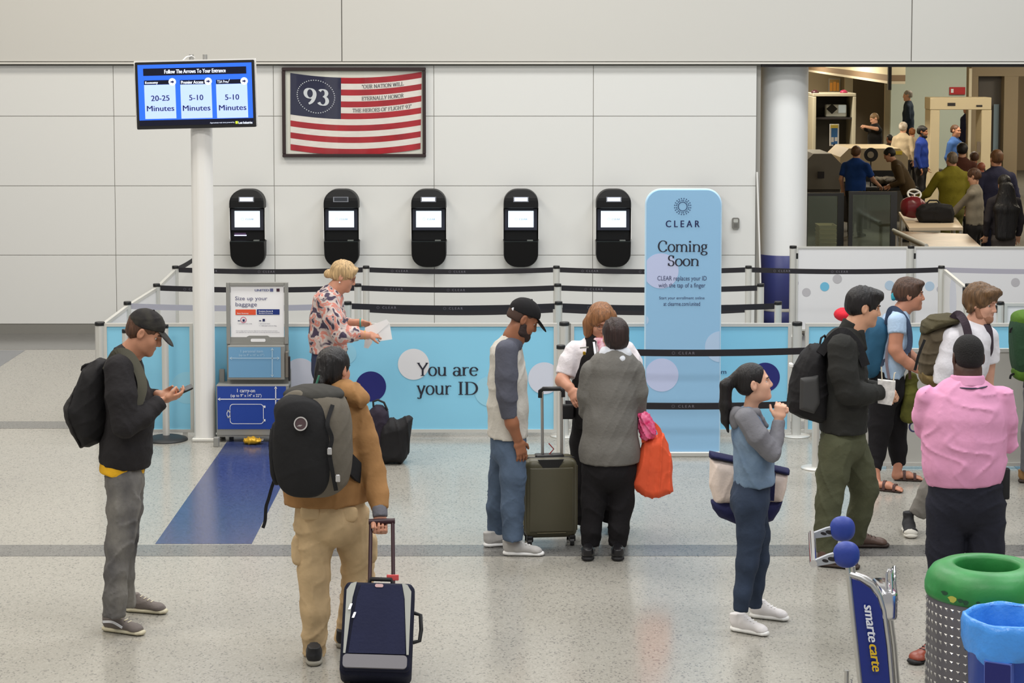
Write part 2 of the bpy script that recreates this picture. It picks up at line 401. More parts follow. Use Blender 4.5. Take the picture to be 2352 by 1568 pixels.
# round column
ccx = at(1798, 400, 24.75).x
b = MB(); b.lathe([(0.285, 0.0), (0.285, zb-0.001)], (ccx, 24.72, 0), 48)
colm = tag(b.build('trim_3', mat('column_white', (246, 247, 246), .4)), 'white round column beside the opening', kind='structure')
zc = at(1798, 588, 24.45).z
b = MB(); b.lathe([(0.289, 0.26), (0.291, 0.262), (0.291, zc), (0.286, zc+0.004)], (ccx, 24.72, 0), 48); b.lathe([(0.289, 0.0), (0.291, 0.0), (0.291, 0.22), (0.286, 0.222)], (ccx, 24.72, 0), 48)
b.build('blue_wrap', mat('blue_wrap', (58, 64, 124), 0.4), colm)
b = MB(); b.lathe([(0.292, 0.222), (0.296, 0.23), (0.296, 0.25), (0.292, 0.258)], (ccx, 24.72, 0), 48); b.build('band', M_trim, colm)
# thin white rod in the corner by the column
b = MB(); b.tube([at(1739, 395, 24.15), at(1746, 612, 24.15), at(1748, 740, 24.15)], 0.011, 8)
tag(b.build('conduit_pipe', M_white), 'thin white pipe running down in the corner by the round column', 'pipe')
# wall socket plate
p0 = Plane(at(1690, 513, WY-0.03))
b = MB(); b.prism(rrect(-.042, -.065, .042, .065, .02), p0.O, (1,0,0), (0,0,1), 0.03)
kp = thing('wall_intercom', 'small grey rounded box fixed to the wall right of the last kiosk', 'intercom', (p0.O.x, WY, p0.O.z-0.065))
b.build('housing', mat('grey_box', (132, 130, 124), .4, metal=.3), kp)
b = MB(); b.prism(rrect(-.026, .012, .026, .050, .008), p0.O+Vector((0,-.001,0)), (1,0,0), (0,0,1), 0.004); b.build('display', mat('grey_pale', (184, 184, 178), .3), kp)
b = MB()
for i in range(3): b.prism(rrect(-.024, -.045+i*.016, .024, -.037+i*.016, .003), p0.O+Vector((0,-.001,0)), (1,0,0), (0,0,1), 0.004)
b.build('buttons', mat('grey_darker', (92, 90, 86), .5), kp)

# ------------------------------------------------------------------ wall kiosks
M_kiosk = mat('kiosk_black', (14, 14, 16), 0.5, spec=.3)
M_kdark = mat('kiosk_bezel', (44, 45, 58), 0.3)
M_kgreen = mat('kiosk_tray', (30, 38, 38), 0.5)
M_screen = mat('kiosk_screen', (226, 244, 255), 0.2, emit=0.85)
M_eye = mat('kiosk_lamp', (225, 232, 255), 0.2, emit=0.9)
M_logo = mat('pale_logo', (150, 178, 206), 0.5)
def logo_ring(mb, pl, ca, cb, r, off, mi=0, rings=3):
    for k in range(rings):
        rr = r*(0.55+0.225*k); n = 10 + 0*k
        for i in range(n):
            for dl in (-.13, .13):
                t = 2*math.pi*(i+0.5*(k % 2))/n + dl*(1.2 if k != 1 else 1)
                a, c_ = ca+rr*math.cos(t), cb+rr*math.sin(t); q = r*0.062
                mb.add([pl.p(a-q, c_-q, off), pl.p(a+q, c_-q, off), pl.p(a+q, c_+q, off), pl.p(a-q, c_+q, off)], [(0,1,2,3)], mi)
def kiosk_half(z, w=0.40, hgt=0.905):           # half width of the capsule outline at height z
    r = 0.155
    d = min(z, hgt-z)
    if d >= r: return w/2
    return w/2 - r + math.sqrt(max(0, r*r-(r-d)**2))
def make_kiosk(lit=True, receipt=False):
    root = thing('enrollment_kiosk', 'kiosk', 'kiosk', (0, 0, 0), group='black kiosks along the wall')
    # body: capsule outline, depth varies with height (local y towards the viewer is negative)
    def depth(z):
        if z > 0.70: return 0.225 - 0.03*max(0, (z-0.80)/0.1)
        if z > 0.68: return 0.16 + (z-0.68)/0.02*0.065
        if z > 0.43: return 0.15
        if z > 0.32: return 0.11
        if z > 0.30: return 0.11 + (0.32-z)/0.02*0.115
        return 0.225 - 0.10*(0.30-z)/0.30
    zz = sorted(set([0.0, .004, .012, .025, .045, .07, .10, .13, .155, .20, .25, .30, .3199, .3201, .42, .4301, .4299, .55, .68, .70, .75, .78, .81, .84, .865, .885, .895, .902, .905]))
    m = MB(); vs = []; na = 8
    for z in zz:
        hw = max(kiosk_half(z), 0.03); dp = depth(z); ed = 0.018
        ring = [(-hw, 0, z), (-hw, -dp+ed, z), (-hw+ed*.3, -dp+ed*.3, z), (-hw+ed, -dp, z), (hw-ed, -dp, z), (hw-ed*.3, -dp+ed*.3, z), (hw, -dp+ed, z), (hw, 0, z)]
        vs += ring
    fs = []
    for i in range(len(zz)-1):
        for j in range(7): fs.append((i*8+j, i*8+j+1, (i+1)*8+j+1, (i+1)*8+j))
    fs.append(tuple(range(7, -1, -1))); n = (len(zz)-1)*8; fs.append(tuple(n+j for j in range(8)))
    m.add(vs, fs, 0); m.build('housing', M_kiosk, root, world=False)
    for sx in (-1, 1):
        m = MB(); poly = [(0.0, .30), (.165, .33), (.165, .69), (0.0, .69)]
        m.add([(sx*.2015, -a, z) for a, z in poly] + [(sx*.207, -a, z) for a, z in poly], [(0,1,2,3),(7,6,5,4),(0,4,5,1),(1,5,6,2),(2,6,7,3),(3,7,4,0)]); m.build('side_panel', M_white, root, world=False)
    pl = Plane((0, -0.152, 0.555))
    m = MB(); rect_on(m, pl, (-.185, -.122, .185, .122), 0.004, d=.006); m.build('bezel', M_kdark, root, world=False)
    m = MB(); rect_on(m, pl, (-.146, -.088, .146, .102), 0.007, d=.004); scn = m.build('screen', M_screen, root, world=False)
    m = MB(); logo_ring(m, pl, -.055, .007, .020, .0085); letter(m, pl, sans('CLEAR', .02), (-.02, -.004, .076, .016), .0085); m.build('screen_logo', M_logo, scn, world=False)
    pe = Plane((0, -0.226, 0.795))
    m = MB(); rect_on(m, pe, (-.088, -.030, .088, .030), .003, d=.004); m.build('lamp_frame', mat('kiosk_lamp_frame', (150, 152, 160), .3, metal=.4), root, world=False)
    m = MB(); rect_on(m, pe, (-.075, -.020, .075, .022), .005, d=.004)
    m.build('lamp', M_eye if lit else mat('kiosk_lamp_off', (58, 60, 66), .3), root, world=False)
    m = MB(); m.box((-.19, -.222, .303), (.19, -.112, .308)); m.build('shelf', M_kgreen, root, world=False)
    m = MB(); m.bbox((.07, -.19, .308), (.14, -.14, .322), .004, 1); m.build('finger_reader', mat('reader_grey', (112, 116, 112), .3), root, world=False)
    if receipt:
        m = MB(); m.box((-.155, -.135, .365), (-.015, -.112, .375)); m.build('receipt_slot', M_eye, root, world=False)
        m = MB(); m.box((-.155, -.125, .376), (-.02, -.112, .400)); m.build('printer_slot', mat('purple_slot', (84, 62, 96), .4), root, world=False)
    return root
kiosk_x = [567, 783.5, 984.5, 1196.5, 1409.5, 1617]
klab = ['black wall kiosk with a lit white slot under its screen, nearest the white television post',
        'black wall kiosk with an unlit top lamp, just right of the lit-slot kiosk',
        'black wall kiosk right of the kiosk with an unlit lamp',
        'black wall kiosk mounted above the man in a black cap and raglan shirt',
        'black wall kiosk next to the tall light blue banner, fully in view',
        'black wall kiosk mostly hidden behind the tall light blue banner']
kz = at(984, 614, WY-0.15).z
k_slot, k_off, k_lit = make_kiosk(True, True), make_kiosk(False), make_kiosk(True)
for i, kx in enumerate(kiosk_x):
    o = k_slot if i == 0 else k_off if i == 1 else (k_lit if i == 2 else copy_tree(k_lit))
    o.location = (at(kx, 520, WY-0.2).x, WY, kz); o['label'] = klab[i]

# ------------------------------------------------------------------ framed flag
FY = WY - 0.05
pl = Plane(at(812, 258, FY))
fx0, fz0, fx1, fz1 = pl.pxbox(648, 155, 978, 361)
fr = thing('framed_flag', 'flag with 93 on its blue field in a dark frame high on the wall', 'picture', (pl.O.x, WY, pl.O.z+fz0))
M_frame = mat('frame_brown', (48, 34, 34), 0.4)
t_ = 0.038
for a0, b0, a1, b1 in ((fx0, fz0, fx1, fz0+t_), (fx0, fz1-t_, fx1, fz1), (fx0, fz0+t_, fx0+t_, fz1-t_), (fx1-t_, fz0+t_, fx1, fz1-t_)):
    m = MB(); m.bbox((pl.O.x+a0, FY-0.012, pl.O.z+b0), (pl.O.x+a1, WY-0.001, pl.O.z+b1), .006, 1); m.build('frame_side', M_frame, fr)
m = MB(); rect_on(m, pl, (fx0+t_, fz0+t_, fx1-t_, fz1-t_), -0.030, d=.01); m.build('backing_mat', mat('mat_cream', (226, 224, 212), .7), fr)
M_red = mat('flag_red', (170, 28, 40), .75, var=.18, vscale=5); M_fw = mat('flag_white', (232, 224, 216), .75, var=.05, vscale=9, stretch=(1, 1, 3)); M_fb = mat('flag_blue', (36, 38, 66), .7)
def fpt(u, v):                                  # flag surface: u 0..1 across, v 0..1 down, hung with a sag
    x = 666.5 + (968.5-666.5)*u + (-3.5*u+.5)*v
    sag = 12.5*(1-(2*min(1, u*1.0)-1)**2)
    top = 167.5 + (165.0-167.5)*u + sag
    bot = 344.5 + (342.0-344.5)*u + sag
    y = top + (bot-top)*v
    a, b_ = pl.uv(x, y)
    return a, b_, 0.006*math.sin(u*19+v*3)*(.3+v)
def flagstrip(u0, u1, v0, v1, name, m_, off=0.0, nu=28, nv=3):
    mb = MB(); vs = []
    for j in range(nv+1):
        for i in range(nu+1):
            a, b_, w = fpt(u0+(u1-u0)*i/nu, v0+(v1-v0)*j/nv); vs.append(pl.p(a, b_, -0.022+off+w*.5))
    fs = [(j*(nu+1)+i+1, j*(nu+1)+i, (j+1)*(nu+1)+i, (j+1)*(nu+1)+i+1) for j in range(nv) for i in range(nu)]
    fs = [tuple(reversed(f)) for f in fs]
    mb.add(vs, fs, 0, True); return mb.build(name, m_, fr)
for k in range(13):
    flagstrip(0.0 if k > 6 else 0.38, 1.0, k/13, (k+1)/13, 'flag_stripe', M_red if k % 2 == 0 else M_fw)
flagstrip(0.0, 0.386, 0.0, 7/13, 'flag_canton', M_fb, .001, 14, 8)
def flag_text(txt, u0, u1, v0, v1, m_, name, geo=None):
    vs, fs = geo or serif(txt, .10, .045)
    xs_ = [v[0] for v in vs]; ys_ = [v[1] for v in vs]; x0, x1 = min(xs_), max(xs_); y0, y1 = min(ys_), max(ys_)
    mb = MB(); out = []
    for t3 in vs:
        a, b_ = t3[0], t3[1]; p_, q_, w = fpt(u0+(u1-u0)*(a-x0)/(x1-x0), v1+(v0-v1)*(b_-y0)/(y1-y0)); out.append(pl.p(p_, q_, -0.0165+w*.5+.0002*(t3[2] if len(t3) > 2 else 0)))
    mb.add(out, fs); return mb.build(name, m_, fr)
flag_text('"OUR NATION WILL', .545, .865, 1.18/13, 1.84/13, M_ink, 'lettering')
flag_text('ETERNALLY HONOR', .545, .865, 3.18/13, 3.84/13, M_ink, 'lettering')
flag_text('THE HEROES OF FLIGHT 93"', .475, .925, 5.18/13, 5.84/13, M_ink, 'lettering')
M_fnum = mat('flag_number', (214, 216, 220), .7)
flag_text('93', .10, .295, 2.1/13, 4.9/13, M_fnum, 'number', serif('93', .15, .045))
mb = MB()
for i in range(48):
    t = 2*math.pi*i/48; a, b_, w = fpt(.195+.143*math.cos(t), (3.45+2.75*math.sin(t))/13); q = .0055
    mb.add([pl.p(a-q, b_-q, -.017), pl.p(a+q, b_-q, -.017), pl.p(a+q, b_+q, -.017), pl.p(a-q, b_+q, -.017)], [(0,1,2,3)])
mb.build('name_ring', M_fnum, fr)
m = MB(); rect_on(m, pl, (fx0+t_, fz0+t_, fx1-t_, fz1-t_), -0.006, d=.002)
M_glass = bpy.data.materials.new('thin_glass'); M_glass.use_nodes = True
_g = M_glass.node_tree; _p = _g.nodes['Principled BSDF']; _g.nodes.remove(_p)
_o = _g.nodes['Material Output']; _t = _g.nodes.new('ShaderNodeBsdfTransparent'); _s = _g.nodes.new('ShaderNodeBsdfGlossy'); _s.inputs['Roughness'].default_value = .03
_mx = _g.nodes.new('ShaderNodeMixShader'); _mx.inputs[0].default_value = 0.05
_t.inputs[0].default_value = (.97, .98, .98, 1)
_g.links.new(_t.outputs[0], _mx.inputs[1]); _g.links.new(_s.outputs[0], _mx.inputs[2]); _g.links.new(_mx.outputs[0], _o.inputs[0])
m.build('glazing', M_glass, fr)

# ------------------------------------------------------------------ queue barriers
def sY(ytop, ztop=1.0):                         # distance of a post whose top (ztop) shows at image row ytop
    d = ray(CX, ytop); return (ztop-H)/d[2]*d[1]
YA, YB, YC, YD = sY(610), sY(651), sY(692), sY(739)
YF = sY(792)                                    # double-belt posts in front of the banner
def post_proto(r, base_r, base_m, cap_m, h=1.0, domed=False):
    """meshes of one kind of post; every post shares them"""
    out = []; n = 24; m = MB(); vs = []
    for z in (0.01, h-0.03):
        for j in range(n):
            a = 2*math.pi*j/n; rr = r*(1.0 if (j % 6) in (0, 1, 2, 3) else 0.93); vs.append((rr*math.cos(a), rr*math.sin(a), z))
    m.add(vs, [(j, (j+1) % n, n+(j+1) % n, n+j) for j in range(n)], 0, False); out.append(('pole', m, M_alu))
    m = MB(); m.lathe([(0, h), (r*.98, h), (r*1.05, h-.006), (r*1.05, h-.03), (r*.9, h-.032)], n=20); out.append(('cap', m, cap_m))
    m = MB()
    if domed: m.lathe([(0, .045), (r*1.6, .044), (base_r*.7, .032), (base_r*.97, .016), (base_r, .006), (base_r, 0), (0, 0)], n=32)
    else: m.lathe([(0, .016), (r*1.3, .016), (base_r*.98, .012), (base_r, .006), (base_r, 0), (0, 0)], n=28)
    out.append(('base', m, base_m))
    return [out, None]
P_thin = post_proto(0.034, 0.12, M_alu, M_black)
P_fat = post_proto(0.042, 0.12, M_alu, M_black)
P_black = post_proto(0.030, 0.185, mat('rubber_base', (40, 42, 44), .5), M_black, domed=True)
def post(proto, x, Y, label, group=None, cass=()):
    o = thing('queue_post', label, 'post', (x, Y, 0), group=group)
    if proto[1] is None: proto[1] = [(nm, m.build(nm, mm, o, world=False).data) for nm, m, mm in proto[0]]
    else:
        for nm, me in proto[1]: link(nm, me, o)
    for a, z in cass:                            # belt cassettes: angle, height
        m = MB(); r = 0.036
        R = Matrix.Rotation(a, 3, 'Z'); m.bbox((r-.006, -.018, z-.035), (r+.022, .018, z+.035), .004, 1, R=R, O=Vector((x, Y, 0)))
        m.build('belt_cassette', M_black, o)
    return o
M_belt = mat('belt_black', (24, 20, 28), 0.6, bump=.05, scale=200)
M_beltgrey = mat('belt_grey', (168, 166, 178), 0.6)
M_beltlogo = mat('belt_logo', (104, 100, 110), 0.6)
def belt(parent, p, q, m_, z=0.955, h=0.054, sag=0.02, logo=True, step=0.62):
    """a webbing belt hung between two posts; p, q = (x, y)"""
    p, q = Vector((p[0], p[1], 0)), Vector((q[0], q[1], 0)); d = (q-p); ln = d.length; d.normalize(); nrm = Vector((d.y, -d.x, 0))
    if nrm.y > 0: nrm = -nrm
    n = 16; vs = []
    for i in range(n+1):
        t = i/n; c_ = p + d*(ln*t); zz = z - sag*4*t*(1-t)
        for dz in (h/2, -h/2):
            for k in (0.0012, -0.0012): vs.append(c_ + nrm*k + Vector((0, 0, zz+dz)))
    fs = []
    for i in range(n):
        a, b_ = i*4, (i+1)*4
        fs += [(a, a+2, b_+2, b_), (a+1, b_+1, b_+3, a+3), (a, b_, b_+1, a+1), (a+2, a+3, b_+3, b_+2)]
    m = MB(); m.add(vs, fs); o = m.build('belt', m_, parent)
    if logo:
        k = max(1, int((ln-0.3)/step)); R = d if d.x > 0 else -d
        for i in range(k):
            t = (0.35 + i*step)/ln
            if t > 0.93: break
            t2 = t if d.x > 0 else 1-t
            zz = z - sag*4*t2*(1-t2)
            pp = Plane(p + d*(ln*t2) + Vector((0, 0, zz)) + nrm*0.0022, R)
            m = MB(); letter(m, pp, sans('C L E A R', .02), (-.065, -.011, .065, .011), 0); m.build('lettering', M_beltlogo, o); m = MB(); logo_ring(m, pp, -.105, 0, .017, 0, rings=2); m.build('logo_ring', M_beltlogo, o)
    return o
def X_(x, Y, y=700): return at(x, y, Y).x
P = {}
def row(tag_, Y, xlist, labs, y, proto=P_thin, group=None):
    for i, (x, lb) in enumerate(zip(xlist, labs)): P[tag_, i] = (post(proto, X_(x, Y, y), Y, lb, group), X_(x, Y, y), Y)
rowA = [403, 841, 1278, 1719, 2162]
row('A', YA, rowA, ['queue post at the far left corner of the roped lanes, last before the wall',
    'queue post of the rearmost belt row, behind the blonde woman',
    'queue post of the rearmost row, above the raglan-shirt man',
    'queue post of the rearmost belt row, right of the tall blue banner',
    'queue post of the rearmost row, above the woman in light blue'], 640)
row('B', YB, [360, 822, 1281, 1747], ['queue post of the second belt row from the wall, on the left side panels',
    'queue post beside the face of the blonde woman',
    'queue post of the second belt row, right of the black cap',
    'queue post of the second belt row from the wall, beside the round column'], 680)
row('C', YC, [293, 799, 1283, 1787], ['queue post of the third belt row, holding the grey belt',
    'queue post of the third belt row, hidden behind the blonde woman',
    'queue post of the third belt row, right of the black cap',
    'queue post of the third belt row, in front of the column\'s dark blue foot'], 720)
row('D', YD, [231, 1296, 1830], ['thick aluminium post at the front left corner of the light blue panels',
    'thick aluminium post between the two long light blue panels, by the agent in a vest',
    'thick aluminium post at the right end of the panel behind the ponytail woman'], 850, P_fat)
row('F', YF, [1288, 1876], ['double-belt post standing close behind the agent in a vest',
    'double-belt post standing behind the man in a black jacket'], 900)
def B_(a, b_, m_=M_belt, **k):
    o, x0, y0 = P[a]; _, x1, y1 = P[b_]; sg = 1 if x1 > x0 else -1
    return belt(o, (x0+sg*.036, y0), (x1-sg*.036, y1), m_, **k)
for i in range(4):
    B_(('A', i), ('A', i+1))
    if i in (1, 2): B_(('A', i), ('A', i+1), z=0.52, sag=.03, logo=False)
for i in range(3): B_(('B', i), ('B', i+1))
B_(('C', 0), ('C', 1), M_beltgrey, logo=False); B_(('C', 1), ('C', 2)); B_(('C', 2), ('C', 3))
B_(('F', 0), ('F', 1)); B_(('F', 0), ('F', 1), z=0.525)
o, x0, y0 = P['A', 0]; belt(o, (x0, y0+.036), (x0+.02, WY-.02), M_belt, logo=False)
o, x0, y0 = P['A', 4]; belt(o, (x0+.036, y0), (x0+2.2, y0), M_beltgrey, logo=False)
pA0 = post(P_black, X_(289, YD-.45, 800), YD-.45, 'slim post with a dark cassette just behind the man holding a phone', cass=((0.0, .94),))
pA1 = post(P_black, fl(382, 1010).x, fl(382, 1010).y, 'slim chrome post on a wide black rubber base beside the man with a phone')

M_blue = mat('panel_blue', (138, 206, 236), 0.35)
M_pwhite = mat('panel_white', (226, 226, 228), 0.35)
M_pgrey = mat('panel_grey', (200, 198, 192), 0.4)
M_c = {'w': mat('print_white', (208, 212, 226), .4), 'n': mat('print_navy', (34, 38, 112), .4), 'l': mat('print_light', (150, 208, 232), .4), 'W': mat('print_offwhite', (224, 224, 228), .4),
       'g': mat('print_grey', (186, 184, 188), .4), 'b': mat('print_sky', (112, 186, 218), .4), 'p': mat('print_pale', (178, 200, 220), .4)}
def panel(name, label, p, q, z0, z1, face, circles=(), group=None, fr=0.028):
    """framed queue panel from p to q = (x, y); circles = (px, py, r_px, colour)"""
    p, q = Vector((p[0], p[1], 0)), Vector((q[0], q[1], 0)); R = (q-p); ln = R.length; R.normalize()
    root = thing(name, label, 'barrier panel', ((p.x+q.x)/2, (p.y+q.y)/2, 0), group=group)
    pln = Plane(p, R); N = pln.N
    for a0, b0, a1, b1 in ((0, z0, ln, z0+fr), (0, z1-fr, ln, z1), (0, z0+fr, fr, z1-fr), (ln-fr, z0+fr, ln, z1-fr)):
        m = MB(); m.prism([(a0, b0), (a1, b0), (a1, b1), (a0, b1)], pln.O+N*.016, R, (0,0,1), .032); m.build('frame_rail', M_alu, root)
    m = MB(); m.prism([(fr, z0+fr), (ln-fr, z0+fr), (ln-fr, z1-fr), (fr, z1-fr)], pln.O+N*.005, R, (0,0,1), .010); m.build('sheet', face, root)
    for k_, (cx_, cy_, r_, c_) in enumerate(circles):
        a, b_ = pln.uv(cx_, cy_); a2, _ = pln.uv(cx_+r_, cy_); rr = abs(a2-a)
        poly = clip(circle(a, b_, rr), fr, ln-fr, z0+fr, z1-fr)
        if len(poly) > 2:
            m = MB(); m.prism(poly, pln.O+N*(.0062+.0006*k_), R, (0,0,1), .001); m.build('printed_circle', M_c[c_], root)
    for z_ in (z0,):                             # feet
        for a in (ln*.1, ln*.9):
            m = MB(); m.box((a-.02, -.012, 0), (a+.02, .012, z0), R=Matrix((R, -N, Vector((0,0,1)))).transposed(), O=p); m.build('foot', M_alu, root)
    return root, pln
zt = at(800, 742, YD).z; zb_ = 0.035
xp = [X_(v, YD, 860) for v in (240, 447, 1279, 1311, 1816, 1849)]
panel('barrier_panel', 'short light blue panel with one pale dot, left of the television post', (xp[0], YD), (xp[1]-.01, YD), zb_, zt, M_blue, ((430, 890, 37, 'l'),))
pn, pln = panel('barrier_panel', 'long light blue panel reading You are your ID', (xp[1], YD), (xp[2], YD), zb_, zt, M_blue,
    ((690, 860, 38, 'w'), (795, 812, 24, 'l'), (852, 887, 35, 'n'), (950, 836, 36, 'W'), (1125, 898, 35, 'l'), (1250, 868, 37, 'w')))
for t1, bx in (('You', (958, 832, 1026, 863)), ('are', (1040, 842, 1099, 863)), ('your', (957, 884, 1037, 915)), ('ID', (1053, 876, 1098, 906))):
    m = MB(); letter(m, pln, serif(t1, .105, .036), pln.pxbox(*bx), .0125); m.build('lettering', M_ink, pn)
pn, pln = panel('barrier_panel', 'light blue panel with a navy dot behind the tall banner', (xp[3], YD), (xp[4], YD), zb_, zt, M_blue, ((1430, 880, 35, 'w'), (1655, 888, 28, 'l'), (1757, 866, 34, 'n')))
m = MB(); letter(m, pln, sans('clearme.com'), pln.pxbox(1575, 848, 1668, 858), .0125); m.build('lettering', M_navyink, pn)
panel('barrier_panel', 'light blue panel running behind the people with backpacks', (xp[5], YD), (xp[5]+2.6, YD), zb_, zt, M_blue, ((1990, 870, 34, 'w'),))
# left side panels between the lanes
sd = [(P['D', 0][1], YD), (P['C', 0][1], YC), (P['B', 0][1], YB), (P['A', 0][1], YA)]
for i, lb in enumerate(('white side panel between the front corner post and the grey-belt post', 'white side panel between the grey-belt post and the second belt row', 'white side panel at the back end of the lanes near the wall')):
    d_ = (Vector(sd[i+1])-Vector(sd[i])).normalized()*.045
    panel('barrier_panel', lb, Vector(sd[i])+d_, Vector(sd[i+1])-d_, .05, .965, M_pwhite)
# white panels in front of the column and the screening room
YW = 24.02
wz = at(2000, 566, YW).z
for x0, x1, lb, cs in ((1828, 2085, 'white dotted panel in front of the round column', ((1825, 650, 9, 'g'), (1852, 671, 10, 'g'), (1894, 658, 10.5, 'b'), (1923, 640, 10.5, 'g'), (2043, 655, 11, 'p'))),
                       (2098, 2420, 'white dotted panel below the screening tables', ((2135, 657, 11, 'p'), (2160, 664, 9, 'g'), (2203, 671, 9, 'w'), (2332, 648, 10, 'g')))):
    panel('barrier_panel', lb, (X_(x0, YW, 640), YW), (X_(x1, YW, 640), YW), .06, wz, M_pwhite, cs, fr=.022)
P_w = post_proto(0.04, .12, M_alu, M_black, h=wz+.01)
post(P_w, X_(1821, YW, 640), YW, 'aluminium post at the left end of the white dotted panels by the column', cass=((0.0, .93),))
post(P_w, X_(2091, YW, 640), YW, 'aluminium post between the two white dotted panels', cass=((0.0, .93),))
# right hand side: panel from the rear post forward, then a low white panel
xr, Yr = X_(2224, YB, 700), YB
pp_ = post(P_thin, xr, Yr, 'queue post behind the brown-haired man in white, at the near end of the side panel', cass=((math.pi, .93),))
panel('barrier_panel', 'white side panel between the rear post and the post behind the man in white', (P['A', 4][1]+.03, YA-.03), (xr-.02, Yr+.04), .05, .965, M_pwhite, ((2190, 690, 8, 'w'),))
pq_ = post(P_thin, X_(2297, YC, 720), YC, 'queue post right of the brown-haired man\'s face', cass=((math.pi, .93),))
panel('barrier_panel', 'white panel beside the post right of the brown-haired man', (X_(2306, YC, 720), YC), (X_(2306, YC, 720)+1.6, YC), .05, .985, M_pwhite)
YG = fl(2050, 1075).y
panel('barrier_panel', 'plain off-white panel standing behind the woman in sandals', (X_(1975, YG, 930), YG), (X_(1975, YG, 930)+2.4, YG), .02, at(2200, 800, YG).z, M_pgrey)

# ------------------------------------------------------------------ television on its post
TY = YD - 0.16
tx = at(470, 900, TY).x
tv = thing('information_display', 'screen of security wait times mounted on a white post', 'display', (tx, TY, 0))
m = MB(); n = 40; vs = []
zt_ = at(462, 125, TY).z
for z in (0.03, zt_-.12):
    for j in range(n):
        a = 2*math.pi*j/n; rr = 0.092*(1 if j % 4 < 2 else .985); vs.append((tx+rr*math.cos(a), TY+rr*math.sin(a), z))
m.add(vs, [(j, (j+1) % n, n+(j+1) % n, n+j) for j in range(n)] + [tuple(n+j for j in range(n))]); m.build('post', M_white, tv)
m = MB(); m.bbox((tx-.10, TY-.10, 0), (tx+.10, TY+.10, .03), .006, 1); m.build('base_plate', M_alu, tv)
for dx in (-.055, .06):
    m = MB(); m.tube([(tx+dx-.02, TY-.02, zt_-.2), (tx+dx-.02, TY-.02, zt_)], .02, 12); m.build('mount_tube', M_silver, tv)
m = MB(); m.box((tx-.10, TY-.11, zt_-.5), (tx+.10, TY-.02, zt_-.1)); m.build('mount_bracket', M_alu, tv)
m = MB(); m.tube([at(420, 139, TY-.1), at(428, 131, TY-.08), at(440, 128, TY-.05), at(447, 133, TY)], .006, 6); m.build('cable', M_white, tv)
RO = math.radians(1.35)
plt = Plane(at(449, 217.5, TY-.16), (math.cos(RO), 0, math.sin(RO)), (-math.sin(RO), 0, math.cos(RO)))
ppm = 1/px(TY-.16, 2.9)
def tvb(x0, y0, x1, y1):                       # pixel box relative to the upright screen
    cx_, cy_ = (x0+x1)/2, (y0+y1)/2; a, b_ = plt.uv(cx_, cy_); w, h_ = (x1-x0)/ppm/2, (y1-y0)/ppm/2
    return (a-w, b_-h_, a+w, b_+h_)
bw, bh = 273.5/ppm/2, 154/ppm/2
m = MB(); m.prism(rrect(-bw, -bh, bw, bh, .008, 3), plt.O, plt.R, plt.U, .055); m.build('housing', M_black, tv)
m = MB(); m.prism(rrect(-bw-.012, -bh+.01, bw+.012, bh+.012, .008, 3), plt.O-plt.N*.02, plt.R, plt.U, .03); m.build('back_shell', M_white, tv)
E = lambda n_, c_, s: mat(n_, c_, .3, emit=s)
scr = MB(); rect_on(scr, plt, (-bw+.022, -bh+.03, bw-.022, bh-.022), .001); scr = scr.build('screen', E('screen_blue', (38, 96, 220), .75), tv)
S_dark = mat('screen_dark', (8, 12, 40), .25); S_card = E('screen_card', (166, 188, 255), .8); S_white = E('screen_white', (225, 235, 255), .9); S_text = mat('screen_text', (16, 22, 92), .4)
m = MB(); rect_on(m, plt, tvb(329, 155, 565.5, 171.5), .0026)
for x0 in (331, 413.5, 496.5): rect_on(m, plt, tvb(x0, 184.2-(x0-331)*.012, x0+62, 194.2-(x0-331)*.012), .0026)
rect_on(m, plt, (-bw+.022, -bh+.03, bw-.022, -bh+.076), .0026); m.build('header_bar', S_dark, scr)
m = MB()
for x0 in (332.5, 415.5, 497.5): rect_on(m, plt, tvb(x0, 194.5-(x0-331)*.012, x0+71.5, 272.5-(x0-331)*.012), .0024)
m.build('time_card', S_card, scr)
m = MB(); letter(m, plt, sans('Follow The Arrows To Your Entrance', .02), tvb(377.5, 158.5, 518.5, 167.5), .0036, rot=0)
letter(m, plt, sans('Economy', .02), tvb(333.5, 187, 363, 194), .0036); letter(m, plt, sans('Premier Access', .02), tvb(416, 185, 467, 192), .0036); letter(m, plt, sans('TSA Pre'), tvb(499, 184, 521, 190.5), .0036)
letter(m, plt, ([(0,.4),(.12,.48),(.3,.15),(.9,1),(1,.93),(.32,0)], [(0,1,2,5),(2,3,4,5)]), tvb(521, 181, 528, 191), .0036)
letter(m, plt, sans('Approximate wait times powered by'), tvb(482.5, 279.8, 539, 283.5), .0036); letter(m, plt, sans('Lost Industries', .02), tvb(548, 278.5, 580, 284), .0036)
for cx_, cy_ in ((395.8, 188), (478.2, 186.6), (560.8, 186)):
    a, b_ = plt.uv(cx_, cy_); m.prism(circle(a, b_, .031, 28), plt.O+plt.N*.0034, plt.R, plt.U, .001)
m.build('screen_lettering', S_white, scr)
m = MB(); rect_on(m, plt, tvb(541, 278, 546.5, 284), .0036); m.build('sponsor_mark', E('screen_lime', (190, 214, 60), .7), scr)
m = MB()
for cx_, cy_ in ((395.8, 188), (478.2, 186.6), (560.8, 186)):
    a, b_ = plt.uv(cx_, cy_)
    m = MB(); m.prism([(a-.015, b_-.006), (a, b_-.006), (a, b_-.015), (a+.016, b_), (a, b_+.015), (a, b_+.006), (a-.015, b_+.006)], plt.O+plt.N*.0042, plt.R, plt.U, .0005); m.build('arrow', S_text, scr)
